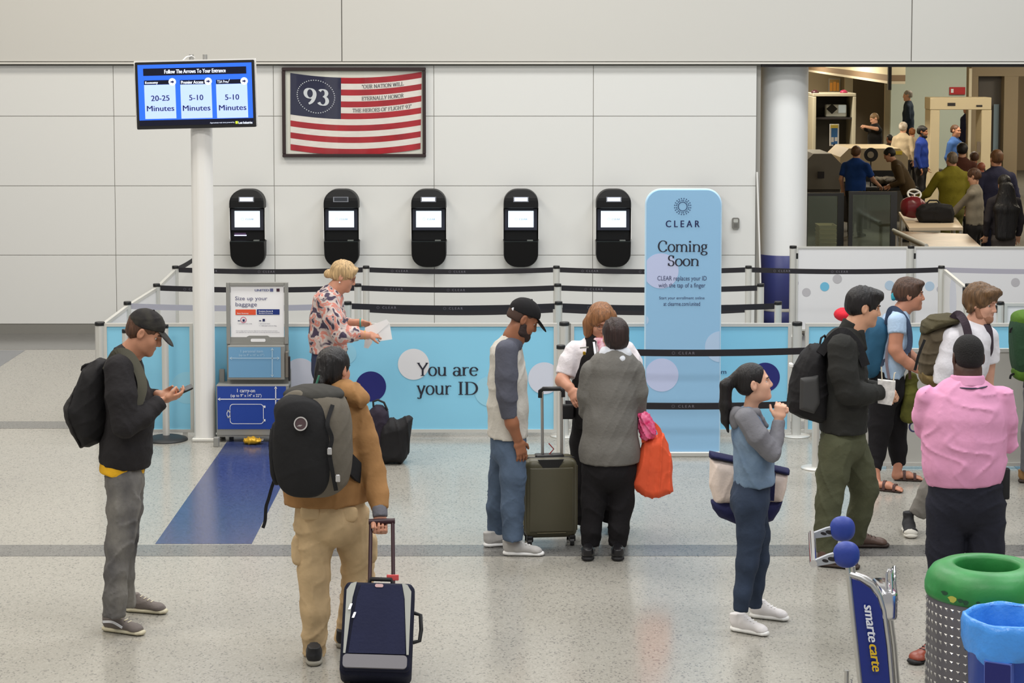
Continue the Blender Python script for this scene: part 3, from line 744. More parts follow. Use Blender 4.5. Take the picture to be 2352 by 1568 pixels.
for t1, b1, t2, b2 in (('20-25', (347, 219, 389.5, 231.5), 'Minutes', (337.5, 242.5, 400.5, 255)), ('5-10', (434.5, 217.5, 467, 230), 'Minutes', (420, 241.5, 483.5, 254)), ('5-10', (517, 216.5, 549.5, 229), 'Minutes', (503, 240.5, 566, 253))):
    w_ = MB(); letter(w_, plt, sans(t1, .01), tvb(*b1), .0036); w_.build('wait_time', S_text, scr); w_ = MB(); letter(w_, plt, sans(t2, .01), tvb(*b2), .0036); w_.build('time_unit', S_text, scr)


# ------------------------------------------------------------------ baggage sizer
BY = YD - 0.48
sz = thing('baggage_sizer', 'grey baggage sizer stand with a poster reading Size up your baggage', 'baggage sizer', (X_(580, BY, 900), BY, 0))
M_sz = mat('sizer_grey', (142, 142, 138), .5)
ps = Plane((0, BY, 0))
def sbox(x0, y0, x1, y1, Y=None):
    q = Plane((0, Y if Y is not None else BY, 0)); return q.pxbox(x0, y0, x1, y1)
Y1 = BY + 0.20                                    # lower sign
Y2 = Y1 + 0.11                                   # upper sign and poster stand further back
a0, b0, a1, b1 = sbox(497, 884, 663, 1000, Y1)
m = MB(); m.bbox((a0, Y1, b0), (a1, Y1+.03, b1), .004, 1); m.build('front_board', M_sz, sz)
for x in (a0, a1-.045):
    m = MB(); m.bbox((x, BY, 0), (x+.045, BY+.05, b0+.02), .004, 1); m.build('leg', M_sz, sz)
    m = MB(); m.bbox((x, Y1+.19, 0), (x+.045, Y1+.23, .6), .004, 1); m.build('leg', M_sz, sz)
    m = MB(); m.box((x+.01, Y1+.031, b0+.035), (x+.03, Y1+.18, b1-.025)); m.build('side_wall', M_sz, sz)
m = MB(); m.box((a0, Y1+.005, b0-.012), (a1, Y1+.185, b0-.001)); m.build('shelf', M_sz, sz)
m = MB(); m.box((a0+.002, Y1+.031, b1-.02), (a1-.002, Y1+.22, b1-.002)); m.build('shelf', M_sz, sz)
m = MB(); m.box((a0+.046, Y1+.15, 0.03), (a1-.046, Y1+.17, 0.06)); m.build('foot_rail', M_sz, sz)
s0 = sbox(499.5, 887, 657, 985, Y1)
p1 = Plane((0, Y1, 0)); m = MB(); rect_on(m, p1, s0, .004, d=.004); s1 = m.build('carry_on_sign', mat('sizer_blue', (28, 66, 158), .45), sz)
def arrow(mb, pl, x0, y0, x1, y1, off, w=.0085):
    (a, b_), (c_, d_) = pl.uv(x0, y0), pl.uv(x1, y1); v = Vector((c_-a, d_-b_)); ln = v.length; v.normalize(); n_ = Vector((-v.y, v.x)); hw = .022
    def P2(t, s): return pl.p(a+v.x*t+n_.x*s, b_+v.y*t+n_.y*s, off)
    mb.add([P2(hw*.8, -w/2), P2(ln-hw*.8, -w/2), P2(ln-hw*.8, w/2), P2(hw*.8, w/2)], [(0,1,2,3)])
    mb.add([P2(0, 0), P2(hw, -hw*.6), P2(hw, hw*.6)], [(0,1,2)]); mb.add([P2(ln, 0), P2(ln-hw, hw*.6), P2(ln-hw, -hw*.6)], [(0,1,2)])
m = MB(); arrow(m, p1, 500, 916, 655, 916, .0085); m.build('size_arrow', M_whiteink, s1)
m = MB(); arrow(m, p1, 633.5, 886, 633.5, 985, .0085); m.build('size_arrow', M_whiteink, s1)
for t1, bx, bo_ in (('1 carry-on', (545, 892, 586, 903), .012), ('(up to 9" x 14" x 22")', (530, 904, 601, 913), .008),):
    m = MB(); letter(m, p1, sans(t1, bo_), p1.pxbox(*bx), .0085); m.build('lettering', M_whiteink, s1)
m = MB()
def outline(mb, pl, x0, y0, x1, y1, off, w=.005):
    a, b_, c_, d_ = pl.pxbox(x0, y0, x1, y1); o_ = rrect(a, b_, c_, d_, .03); i_ = rrect(a+w, b_+w, c_-w, d_-w, .026); n = len(o_)
    mb.add([pl.p(u, v, off) for u, v in o_]+[pl.p(u, v, off) for u, v in i_], [(k, (k+1) % n, n+(k+1) % n, n+k) for k in range(n)])
outline(m, p1, 528, 927, 606, 973, .0085); outline(m, p1, 521, 941, 529, 959, .0085)
rect_on(m, p1, p1.pxbox(605, 931, 610, 936), .0085, d=.001); rect_on(m, p1, p1.pxbox(605, 962, 610, 967), .0085, d=.001)
m.build('suitcase_outline', M_whiteink, s1)
# upper part
p2 = Plane((0, Y2, 0))
a0, b0, a1, b1 = sbox(520, 648, 662, 790, Y2)
_, zlow, _, _ = sbox(520, 790, 662, 880, Y2)
m = MB(); m.box((a0, Y2+.001, zlow), (a1, Y2+.02, b0+.06)); m.build('back_board', M_sz, sz)
for bx in ((a0, b0, a0+.032, b1), (a1-.032, b0, a1, b1), (a0+.032, b1-.032, a1-.032, b1)):
    m = MB(); m.bbox((bx[0], Y2-.012, bx[1]), (bx[2], Y2+.03, bx[3]), .004, 1); m.build('poster_frame', M_sz, sz)
m = MB(); rect_on(m, p2, p2.pxbox(530, 655, 652, 785), -.004, d=.003); pst = m.build('poster', M_paper, sz)
m = MB(); poly = [p2.uv(x, y) for x, y in ((528, 786), (559, 785), (564, 780), (567, 773), (572, 770.5), (615, 770.5), (620, 774), (624, 782), (629, 785), (652, 786), (652, 800), (528, 800))]
m.prism(list(reversed(poly)), p2.O+p2.N*.006, p2.R, p2.U, .012)
hb = m.build('grip_board', M_sz, sz)
m = MB(); m.prism(rrect(*p2.pxbox(576, 777.5, 610, 784.5), .010, 4), p2.O+p2.N*.0075, p2.R, p2.U, .002); m.build('grip_slot', M_paper, hb)
for t1, bx, bo_ in (('Size up your', (540, 680.5, 614, 692), 0), ('baggage', (541, 694, 590, 706), 0),):
    m = MB(); letter(m, p2, sans(t1, bo_), p2.pxbox(*bx), -.0005); m.build('headline', mat('headline_ink', (86, 86, 124), .6), pst)
m = MB(); letter(m, p2, sans('UNITED', .02), p2.pxbox(585, 664, 618, 669), -.0005); rect_on(m, p2, p2.pxbox(620, 662.5, 627.5, 669.5), -.0012, d=.0005); m.build('airline_name', mat('united_ink', (98, 104, 150), .6), pst)
m = MB(); rect_on(m, p2, p2.pxbox(635, 662.5, 642, 669.5), -.0012, d=.0005); m.build('alliance_mark', mat('plum', (66, 32, 52), .6), pst)
m = MB(); rect_on(m, p2, p2.pxbox(541, 710.5, 587.5, 723), -.0012, d=.0005); m.build('orange_box', mat('poster_orange', (226, 84, 50), .5), pst)
m = MB(); rect_on(m, p2, p2.pxbox(590, 710, 642, 722.5), -.0012, d=.0005); m.build('navy_box', mat('poster_navy', (18, 46, 124), .5), pst)
for t1, bx, bo_ in (('Basic Economy', (545, 718, 571, 721.5), .02), ('Premium Access &', (594, 712.5, 627, 716), .02), ('Standard Economy', (594, 717.5, 627, 721), .02),):
    m = MB(); letter(m, p2, sans(t1, bo_), p2.pxbox(*bx), 0); m.build('box_lettering', M_whiteink, pst)
m = MB()
for bx, tx_ in (((546, 742, 579, 745), '1 personal item only'), ((595, 742, 620, 745), '1 personal item'), ((595, 746.5, 635, 750), '+ 1 full-sized carry-on bag'), ((542, 758.5, 637, 761), 'Carry-on bags must fit in the sizer. Bags that do not fit will be checked at the gate'), ((542, 762, 642, 764.5), 'with applicable fees. Visit the website for current bag size limits and exceptions')):
    m = MB(); letter(m, p2, sans(tx_), p2.pxbox(*bx), -.0005); m.build('small_print', M_greyink, pst)
for bx in ((557, 733, 562, 738.5), (603, 732, 608.5, 738), (546, 735.5, 551, 737.5), (595, 735.5, 600, 737.5)):
    m = MB(); rect_on(m, p2, p2.pxbox(*bx), -.0012, d=.0005); m.build('bag_icon', M_navyink, pst)
m = MB(); a, b_ = p2.uv(559, 734.5); a2, _ = p2.uv(566, 734.5); o_ = circle(a, b_, a2-a); i_ = circle(a, b_, (a2-a)*.82); n = len(o_)
m.add([p2.p(u, v, -.0006) for u, v in o_]+[p2.p(u, v, -.0006) for u, v in i_], [(k, (k+1) % n, n+(k+1) % n, n+k) for k in range(n)]); m.build('red_ring', mat('poster_red', (196, 70, 110), .5), pst)
Y3 = Y1 + 0.05
p3 = Plane((0, Y3, 0))
q = sbox(523, 794, 654, 872, Y3); m = MB(); m.bbox((q[0], Y3, q[1]), (q[2], Y3+.055, q[3]), .004, 1); m.build('sizer_bin', M_sz, sz)
m = MB(); rect_on(m, p3, p3.pxbox(525, 797, 645, 866.5), .003, d=.003); s2 = m.build('personal_item_sign', mat('sizer_skyblue', (112, 162, 200), .45), sz)
M_fade = mat('faded_ink', (176, 206, 226), .6)
m = MB(); arrow(m, p3, 527, 822, 643, 822, .0075, .007); m.build('size_arrow', M_fade, s2)
m = MB(); arrow(m, p3, 625.5, 798, 625.5, 866, .0075, .007); m.build('size_arrow', M_fade, s2)
for t1, bx, bo_ in (('1 personal item', (553, 803, 604, 811), 0), ('(up to 9" x 10" x 17")', (549, 812, 607, 819), 0),):
    m = MB(); letter(m, p3, sans(t1, bo_), p3.pxbox(*bx), .0075); m.build('lettering', M_fade, s2)
m = MB(); m.bbox((q[2]+.005, Y3-.01, q[1]+.02), (q[2]+.03, Y3+.10, q[3]-.05), .004, 1); m.build('side_bracket', mat('bracket', (128, 120, 110), .4, metal=.4), sz)
m = MB(); m.bbox((q[2]+.028, Y3+.0, q[1]-.01), (q[2]+.046, Y3+.03, q[1]+.20), .004, 1); m.build('lock_bar', M_dark, sz)

# ------------------------------------------------------------------ tall banner
NY = fl(1567, 1046).y
nx = at(1568, 740, NY).x
bz1 = at(1568, 436, NY).z
hw = 84.5*px(NY, 1.1)
bn = thing('banner_stand', 'tall rounded light blue banner reading CLEAR Coming Soon', 'banner', (nx, NY, 0))
pb = Plane((nx, NY-.03, 0))
M_ban = mat('banner_fabric', (146, 192, 228), .75, bump=.05, scale=14)
poly = rrect(-hw, .035, hw, bz1, .02, 2)
poly = [(-hw, .035), (hw, .035)] + [(x, y) for x, y in rrect(-hw, .5, hw, bz1, .12, 8) if y > 1.0]
m = MB(); m.prism(poly, pb.O, pb.R, pb.U, .055); fab = m.build('fabric', M_ban, bn)
m = MB(); m.bbox((nx-hw, NY-.06, 0), (nx+hw+.01, NY+.06, .04), .006, 1); m.build('base_rail', M_alu, bn)
# light edge tube inside the sleeve
m = MB()
edge = [(hw+.0, .04)] + [(x, y) for x, y in rrect(-hw, .5, hw, bz1, .12, 8) if y > 1.0] + [(-hw, .04)]
m.tube([pb.p(x, y, -.028) for x, y in edge], .013, 8); m.build('frame_tube', mat('banner_edge', (190, 222, 244), .6), bn)
for cx_, cy_, r_, c_ in ((1518, 622, 40.5, 'ba'), (1520, 861, 38.5, 'ba'), (1655, 796, 36, 'bb'), (1478, 735, 12, 'bb')):
    a, b_ = pb.uv(cx_, cy_); rr = r_*px(NY, 1.3)
    m = MB(); m.prism(clip(circle(a, b_, rr), -hw+.002, hw-.002), pb.O+pb.N*.0015, pb.R, pb.U, .001); m.build('printed_circle', mat('ban_lilac', (192, 202, 236), .75) if c_ == 'ba' else mat('ban_lilac2', (178, 204, 234), .75), fab)
m = MB(); a, b_ = pb.uv(1568, 474); logo_ring(m, pb, a, b_, 18.5*px(NY, 2), .004)
m2 = MB(); letter(m2, pb, sans('C L E A R', .012), pb.pxbox(1529, 506, 1607, 521.5), .004); m2.build('brand_name', M_navyink, fab)
m.build('brand_ring', mat('ring_ink', (44, 70, 110), .6), fab)
for t1, bx in (('Coming', (1511, 552, 1625, 586)), ('Soon', (1534, 586, 1605, 611))):
    m = MB(); letter(m, pb, serif(t1, .10, .036), pb.pxbox(*bx), .004); m.build('headline', M_ink, fab)
m = MB()
for t1, bx in (('CLEAR replaces your ID', (1510, 633.5, 1623, 647)), ('with the tap of a finger', (1512.5, 649.5, 1620, 663)), ('Start your enrollment online', (1514, 680.5, 1618, 689)), ('at clearme.com/united', (1524, 692.5, 1608, 702))):
    m = MB(); letter(m, pb, sans(t1), pb.pxbox(*bx), .004); m.build('small_lettering', mat('banner_small', (58, 66, 104), .7), fab)
# ------------------------------------------------------------------ implicit shapes: people, bags, cloth
f4 = np.float32
def _v(p): return np.array((p[0], p[1], p[2]), dtype=np.float64)
def nrm(v):
    v = np.asarray(v, float); l = np.linalg.norm(v); return v/(l if l > 1e-9 else 1)
class Prim:
    __slots__ = ('lo', 'hi', 'fn', 'op', 'k', 'tag')
    def __init__(s, lo, hi, fn, op='u', k=0.02, tag=0): s.lo, s.hi, s.fn, s.op, s.k, s.tag = lo, hi, fn, op, k, tag
def ecap(a, b, r0, r1, u=(1, 0, 0), flat=None, op='u', k=0.02, tag=0, fl0=None):
    """tapered capsule with an elliptic section: r = (half width along u, half depth); flat = end roundness"""
    a, b = _v(a), _v(b); ax = b-a; ln = np.linalg.norm(ax)
    r0 = r0 if isinstance(r0, tuple) else (r0, r0); r1 = r1 if isinstance(r1, tuple) else (r1, r1)
    d = ax/ln if ln > 1e-6 else np.array((0, 0, 1.0))
    u = np.asarray(u, float); u = u - d*np.dot(u, d)
    if np.linalg.norm(u) < 1e-4: u = np.cross(d, (0, 1, 0.3))
    u = nrm(u); v = np.cross(d, u)
    mr = max(r0+r1)
    def fn(x, y, z):
        px_, py_, pz_ = x-f4(a[0]), y-f4(a[1]), z-f4(a[2])
        t = px_*f4(d[0])+py_*f4(d[1])+pz_*f4(d[2])
        tc = np.clip(t/f4(ln), 0, 1) if ln > 1e-6 else np.zeros_like(t)
        du = px_*f4(u[0])+py_*f4(u[1])+pz_*f4(u[2]); dv = px_*f4(v[0])+py_*f4(v[1])+pz_*f4(v[2])
        ru = f4(r0[0])+f4(r1[0]-r0[0])*tc; rv = f4(r0[1])+f4(r1[1]-r0[1])*tc
        da = t - tc*f4(ln); mn = np.minimum(ru, rv); q2 = (du/ru)**2+(dv/rv)**2
        d_ = (np.sqrt(q2+(da/mn)**2)-1)*mn
        if flat is not None or fl0 is not None:
            rad = (np.sqrt(q2)-1)*mn; ad = np.abs(da); fc = np.maximum(rad, ad-f4(.004))
            if flat is not None: d_ = np.where(da > 0, fc, d_)
            if fl0 is not None: d_ = np.where(da < 0, fc, d_)
        return d_
    lo = np.minimum(a, b)-mr; hi = np.maximum(a, b)+mr
    return Prim(lo, hi, fn, op, k, tag)
def elli(c, r, B=None, op='u', k=0.015, tag=0, p=2.0):
    """ellipsoid (p > 2: boxier) with axes B (rows)"""
    c = _v(c); B = np.eye(3) if B is None else np.asarray(B, float); mr = max(r)*(1.0 if p <= 2 else 1.45)
    def fn(x, y, z):
        X_1, Y_1, Z_1 = x-f4(c[0]), y-f4(c[1]), z-f4(c[2])
        q = 0
        for i in range(3):
            e = (X_1*f4(B[i][0])+Y_1*f4(B[i][1])+Z_1*f4(B[i][2]))/f4(r[i])
            q = q + (np.abs(e)**f4(p) if p != 2 else e*e)
        q = q**f4(1.0/p) if p != 2 else np.sqrt(q)
        return (q-1)*f4(min(r))
    return Prim(c-mr, c+mr, fn, op, k, tag)
def half(pt, n, k=0.006):                       # cut away everything on the side n points to
    pt, n = _v(pt), nrm(n)
    return Prim(None, None, lambda x, y, z: (x-f4(pt[0]))*f4(n[0])+(y-f4(pt[1]))*f4(n[1])+(z-f4(pt[2]))*f4(n[2]), 'i', k)
def wrinkle(amp, f=16.0, seed=0, az=1.0):
    """folds: bent ridges of two sizes"""
    r = np.random.RandomState(seed); K = r.normal(size=(6, 3)); K /= np.linalg.norm(K, axis=1)[:, None]; ph = r.uniform(0, 6.28, 6)
    K[:, 2] *= az
    def fn(x, y, z):
        def w(i, s): return x*f4(K[i][0]*s)+y*f4(K[i][1]*s)+z*f4(K[i][2]*s)+f4(ph[i])
        q = np.sin(w(0, f)+1.7*np.sin(w(1, f*.7))); p = np.sin(w(2, f*2.1)+1.5*np.sin(w(3, f*1.3))); e = .5+.5*np.sin(w(4, f*.45)+np.sin(w(5, f*.6)))
        return f4(-amp)*((1-np.abs(q))**3*1.5*e + (1-np.abs(p))**3*.8*(1-e*.6) - .35)
    return fn
def polybag(poly, Y, dep, R, k=.01, op='u'):
    """soft cushion over an outline (pixels) standing at distance Y; dep = half depth, R = how far in the edge rounds"""
    pts = np.array([at(x, y, Y) for x, y in poly]); A = pts[:, [0, 2]]
    def fn(x, y, z):
        X_1, Z_1 = np.broadcast_arrays(x[:, 0, :], z[:, 0, :]); d2 = np.full(X_1.shape, 1e9); sg = np.ones(X_1.shape)
        for i in range(len(A)):
            p, q = A[i-1], A[i]; ex, ez = q[0]-p[0], q[1]-p[1]; wx, wz = X_1-p[0], Z_1-p[1]
            t = np.clip((wx*ex+wz*ez)/(ex*ex+ez*ez), 0, 1); d2 = np.minimum(d2, (wx-ex*t)**2+(wz-ez*t)**2)
            c1, c2, c3 = Z_1 >= p[1], Z_1 < q[1], ex*wz > ez*wx
            fl_ = (c1 & c2 & c3) | (~c1 & ~c2 & ~c3); sg = np.where(fl_, -sg, sg)
        d = (sg*np.sqrt(d2))[:, None, :]
        return ((np.sqrt(((y-f4(Y))/f4(dep))**2+np.maximum(0, 1+d/R)**2)-1)*min(dep, R)).astype(f4)
    lo = np.array((A[:, 0].min(), Y-dep, A[:, 1].min())); hi = np.array((A[:, 0].max(), Y+dep, A[:, 1].max()))
    return Prim(lo, hi, fn, op, k)
def mesh_sdf(prims, res, disp=None, tagged=False):
    us = [p for p in prims if p.op == 'u']
    lo = np.min([p.lo for p in us], 0)-3*res; hi = np.max([p.hi for p in us], 0)+3*res
    n = np.maximum(np.ceil((hi-lo)/res).astype(int)+1, 4)
    ax = [(lo[i]+np.arange(n[i])*res).astype(f4) for i in range(3)]
    Fd = np.full(n, 1.0, f4); best = np.full(n, 1.0, f4) if tagged else None; tg = np.zeros(n, np.int8) if tagged else None
    for p in prims:
        if p.lo is None: sl = (slice(None),)*3
        else:
            m = p.k+3*res
            i0 = np.clip(np.floor((p.lo-m-lo)/res).astype(int), 0, n); i1 = np.clip(np.ceil((p.hi+m-lo)/res).astype(int)+1, 0, n)
            if (i1 <= i0).any(): continue
            sl = tuple(slice(i0[j], i1[j]) for j in range(3))
        x, y, z = ax[0][sl[0]][:, None, None], ax[1][sl[1]][None, :, None], ax[2][sl[2]][None, None, :]
        d = p.fn(x, y, z).astype(f4); A = Fd[sl]; k = f4(max(p.k, 1e-4))
        if p.op == 'u':
            h = np.clip(.5+.5*(A-d)/k, 0, 1); Fd[sl] = A+(d-A)*h-k*h*(1-h)
            if tagged:
                Bs = best[sl]; mk = d < Bs; Bs[mk] = d[mk]; tg[sl][mk] = p.tag
        else:
            e = d if p.op == 'i' else -d
            h = np.clip(.5-.5*(A-e)/k, 0, 1) if True else 0
            Fd[sl] = A+(e-A)*h+k*h*(1-h)
            if p.op == 't':pass
    if disp is not None:                          # push the surface along its normal; the field is not a true distance, so scale by its slope
        nb = np.abs(Fd) < 0.03
        nb[[0, -1]] = False; nb[:, [0, -1]] = False; nb[:, :, [0, -1]] = False
        i, j, l = np.nonzero(nb); h2 = f4(2*res)
        g = np.sqrt(((Fd[i+1, j, l]-Fd[i-1, j, l])/h2)**2+((Fd[i, j+1, l]-Fd[i, j-1, l])/h2)**2+((Fd[i, j, l+1]-Fd[i, j, l-1])/h2)**2)
        Fd[i, j, l] += np.minimum(g, 1.1)*disp(ax[0][i], ax[1][j], ax[2][l])
    ins = Fd < 0
    c = ins[:-1, :-1, :-1].astype(np.int8)
    tot = np.zeros(tuple(n-1), np.int8)
    offs = [(i, j, k_) for i in (0, 1) for j in (0, 1) for k_ in (0, 1)]
    for i, j, k_ in offs: tot += ins[i:n[0]-1+i, j:n[1]-1+j, k_:n[2]-1+k_]
    act = np.nonzero((tot > 0) & (tot < 8)); N = len(act[0])
    if N == 0: return np.zeros((0, 3)), np.zeros((0, 4), int), np.zeros(0, int)
    vid = np.full(tuple(n-1), -1, np.int32); vid[act] = np.arange(N)
    corner = {o: Fd[act[0]+o[0], act[1]+o[1], act[2]+o[2]] for o in offs}
    pos = np.zeros((N, 3)); cnt = np.zeros(N)
    for o in offs:
        for a in range(3):
            if o[a]: continue
            q = list(o); q[a] = 1; f0, f1 = corner[o], corner[tuple(q)]
            mk = (f0 < 0) != (f1 < 0); t = np.where(mk, f0/np.where(mk, f0-f1, 1), 0)
            w = np.array(o, float)[None, :].repeat(N, 0); w[:, a] += t
            pos += w*mk[:, None]; cnt += mk
    pos = (pos/cnt[:, None]+np.stack(act, 1))*res+lo
    quads = []
    for a in range(3):
        b_, c_ = (a+1) % 3, (a+2) % 3
        s0 = [slice(1, n[i]-1) for i in range(3)]; s0[a] = slice(0, n[a]-1)
        s1 = list(s0); s1[a] = slice(1, n[a])
        i0, i1 = ins[tuple(s0)], ins[tuple(s1)]
        e = np.nonzero(i0 != i1); base = [e[i]+s0[i].start for i in range(3)]
        fl_ = i0[e]
        def cell(db, dc):
            ix = list(base); ix[b_] = ix[b_]-db; ix[c_] = ix[c_]-dc; return vid[tuple(ix)]
        q = np.stack([cell(1, 1), cell(0, 1), cell(0, 0), cell(1, 0)], 1)
        q[~fl_] = q[~fl_][:, ::-1]; quads.append(q)
    quads = np.concatenate(quads); quads = quads[(quads >= 0).all(1)]
    tags = tg[act] if tagged else np.zeros(N, np.int8)
    # one light smoothing pass
    for _ in range(1):
        acc = np.zeros_like(pos); ct = np.zeros(N)
        for i in range(4):
            np.add.at(acc, quads[:, i], pos[quads[:, (i+1) % 4]]); np.add.at(ct, quads[:, i], 1)
        mk = ct > 0; pos[mk] = pos[mk]*.5+acc[mk]/ct[mk][:, None]*.5
    return pos, quads, tags
def sdf_obj(name, parts, mats, parent=None, origin=None):
    """parts = [(prims, res, disp)]; all go into ONE mesh; primitive tags pick the material"""
    V, Q, T = [], [], []; nv = 0
    for prims, res, disp in parts:
        v, q, t = mesh_sdf(prims, res, disp, len(mats) > 1)
        V.append(v); Q.append(q+nv); T.append(t[q[:, 0]] if len(q) else np.zeros(0, int)); nv += len(v)
    V = np.concatenate(V); Q = np.concatenate(Q); T = np.concatenate(T)
    if parent is not None: o0 = np.array(wloc(parent).translation)
    else:
        lo, hi = V.min(0), V.max(0); o0 = np.array(((lo[0]+hi[0])/2, (lo[1]+hi[1])/2, lo[2]))
    V = V-o0
    me = bpy.data.meshes.new(name)
    me.vertices.add(len(V)); me.vertices.foreach_set('co', V.astype(f4).ravel())
    me.loops.add(len(Q)*4); me.loops.foreach_set('vertex_index', Q.astype(np.int32).ravel())
    me.polygons.add(len(Q)); me.polygons.foreach_set('loop_start', (np.arange(len(Q))*4).astype(np.int32))
    for m in mats: me.materials.append(m)
    me.polygons.foreach_set('material_index', np.clip(T, 0, len(mats)-1).astype(np.int32)); me.polygons.foreach_set('use_smooth', np.ones(len(Q), bool))
    me.update(calc_edges=True); me.validate()
    o = link(name, me, parent)
    if parent is None: o.location = o0
    return o

# ------------------------------------------------------------------ people
def skinmat(name, c):
    m = mat(name, c, .5, bump=.03, scale=160, var=.06, vscale=14)
    return m
def clothmat(name, c, rough=.85, bump=.25, scale=55, var=.10, vscale=7, **k):
    return mat(name, c, rough, bump=bump, scale=scale, var=var, vscale=vscale, spec=.25, **k)
def hairmat(name, c): return mat(name, c, .5, bump=.65, scale=95, var=.42, vscale=75, stretch=(1, 1, .10), spec=.4)
M_eyew = mat('eye_white', (222, 216, 210), .3); M_iris = mat('eye_iris', (34, 24, 20), .3)
M_lipl = mat('lips_light', (176, 108, 98), .5); M_lipd = mat('lips_dark', (110, 66, 58), .5)
def frame(yaw, pitch, roll=0.0):
    """head axes: right, forward, up. yaw 0 = facing +x, 90 = away, -90 = to the camera"""
    y, p, r = (math.radians(v) for v in (yaw, pitch, roll))
    f = np.array((math.cos(y)*math.cos(p), math.sin(y)*math.cos(p), math.sin(p)))
    rt = np.array((math.sin(y), -math.cos(y), 0.0)); u = np.cross(rt, f)
    rt2 = rt*math.cos(r)+u*math.sin(r); u2 = np.cross(rt2, f)
    return np.array((rt2, f, u2))
PEOPLE = []
class Person:
    def __init__(s, label, Y0, base, res=1.0, group=None):
        s.Y0 = Y0; s.q = px(Y0, 1.0); s.res = res
        s.root = thing('person', label, 'person', (base[0], base[1], 0), group=group)
        s.core = []; s.fine = []; s.seed = int(abs(base[0])*1000) % 997
    def J(s, x, y, dy=0.0): return _v(at(x, y, s.Y0+dy))
    def chain(s, st, rot=0.0, infl=0.0, k=0.03, flat=None, tag=0, core=True, fl0=None):
        """st = [(px, py, dy, half width px or (half width px, half depth m))]"""
        u = (math.cos(math.radians(rot)), math.sin(math.radians(rot)), 0); P_ = []; pts = []
        for t in st:
            r = t[3]; ru, rv = (r[0]*s.q, r[1]) if isinstance(r, tuple) else (r*s.q, r*s.q)
            pts.append((s.J(*t[:3]), (ru+infl, rv+infl)))
        for i in range(len(pts)-1):
            last = i == len(pts)-2
            P_.append(ecap(pts[i][0], pts[i+1][0], pts[i][1], pts[i+1][1], u, flat=flat if last else None, fl0=fl0 if i == 0 else None, k=k, tag=tag))
            if core: s.core.append(ecap(pts[i][0], pts[i+1][0], tuple(v*.78 for v in pts[i][1]), tuple(v*.78 for v in pts[i+1][1]), u, k=.03, flat=.004 if last and flat is not None else None))
        return P_
    def head(s, x, y, dy, yaw, pitch, roll=0.0, sc=1.0, eyes=True, beard=None, nose=1.0, eyesz=1.0):
        """skin tags: 0 skin, 1 eye white, 2 iris, 3 lips, 4 brow / beard"""
        c = s.J(x, y, dy); B = frame(yaw, pitch, roll); s.hc, s.B, s.hs = c, B, sc
        def W(p): return c+sc*(B[0]*p[0]+B[1]*p[1]+B[2]*p[2])
        def E(p, r, k=.015, tag=0, op='u'): return elli(W(p), tuple(v*sc for v in r), B, op, k*sc, tag)
        def C_(a, b, r0, r1, k=.012, tag=0): return ecap(W(a), W(b), r0*sc if not isinstance(r0, tuple) else tuple(v*sc for v in r0), r1*sc if not isinstance(r1, tuple) else tuple(v*sc for v in r1), B[0], k=k*sc, tag=tag)
        P_ = [E((0, -.012, .035), (.074, .094, .083)), E((0, .028, -.03), (.060, .062, .083), .03), E((0, .034, -.075), (.050, .052, .040), .025), E((0, .074, -.098), (.021, .018, .016), .022)]
        for sx in (-1, 1):
            P_ += [E((sx*.038, .052, -.028), (.026, .032, .032), .02), E((sx*.046, .0, -.068), (.014, .034, .030), .02)]
        P_ += [C_((-.036, .076, .022), (.036, .076, .022), .013, .013, .015)]
        P_ += [C_((0, .086, .012), (0, .103*(1 if nose == 1 else .98), -.028), .0085, .0125*nose, .012), E((.012, .093, -.033), (.009, .010, .008), .008), E((-.012, .093, -.033), (.009, .010, .008), .008)]
        for sx in (-1, 1):
            P_.append(E((sx*.036, .0900, .003), (.0235, .0225, .0120), .008, op='s'))
            P_.append(C_((sx*.019, .0770, .0120), (sx*.047, .0640, .0105), .0042, .0036, .003))
        P_ += [E((0, .086, -.058), (.022, .010, .0055), .006), E((0, .084, -.068), (.019, .010, .0065), .006)]
        for sx in (-1, 1):
            P_.append(E((sx*.080, -.012, -.004), (.010, .020, .033), .006)); P_.append(E((sx*.090, -.006, .002), (.008, .010, .018), .006, op='s'))
        s.eyes = eyes; s.eyesz = eyesz; s.beard_ = []
        s.brow_ = [C_(p_, q_, r0, r1, .003) for sx in (-1, 1) for p_, q_, r0, r1 in (((sx*.012, .0925, .0230), (sx*.032, .0905, .0265), .0050, .0050), ((sx*.032, .0905, .0265), (sx*.051, .0760, .0240), .0050, .0040))]
        s.lip_ = [E((0, .0868, -.0578), (.0225, .0105, .0050), .003), E((0, .0848, -.0682), (.0195, .0105, .0060), .003)]
        if beard is not None: # extra depth in metres
            g = .0085+beard
            s.beard_ = [E((0, .034, -.075), (.050+g, .052+g, .040+g), .020), E((0, .074, -.098), (.021+g, .018+g, .016+g), .02)]
            for sx in (-1, 1): s.beard_ += [C_((sx*.064, .004, -.022), (sx*.052, .022, -.075), (.010+g), (.016+g), .02)]
            s.beard_ += [C_((-.021, .0875, -.0475), (.021, .0875, -.0475), .0055, .0055, .004), E((0, .105, -.0635), (.025, .030, .0120), .004, op='s'), E((0, .10, .0), (.058, .09, .044), .01, op='s'),
                         half(W((0, -.012, 0)), -B[1], .004), half(W((0, 0, -.020)), B[2], .004), E((0, .0, -.16), (.06, .062, .058), .012, op='s')]
        s.fine += P_; s.W = W
        return s
    def neck(s, st, tag=0): s.fine += s.chain(st, k=.03, tag=tag, core=False)
    def skin(s, st, tag=0): s.fine += s.chain(st, k=.02, tag=tag, core=False)
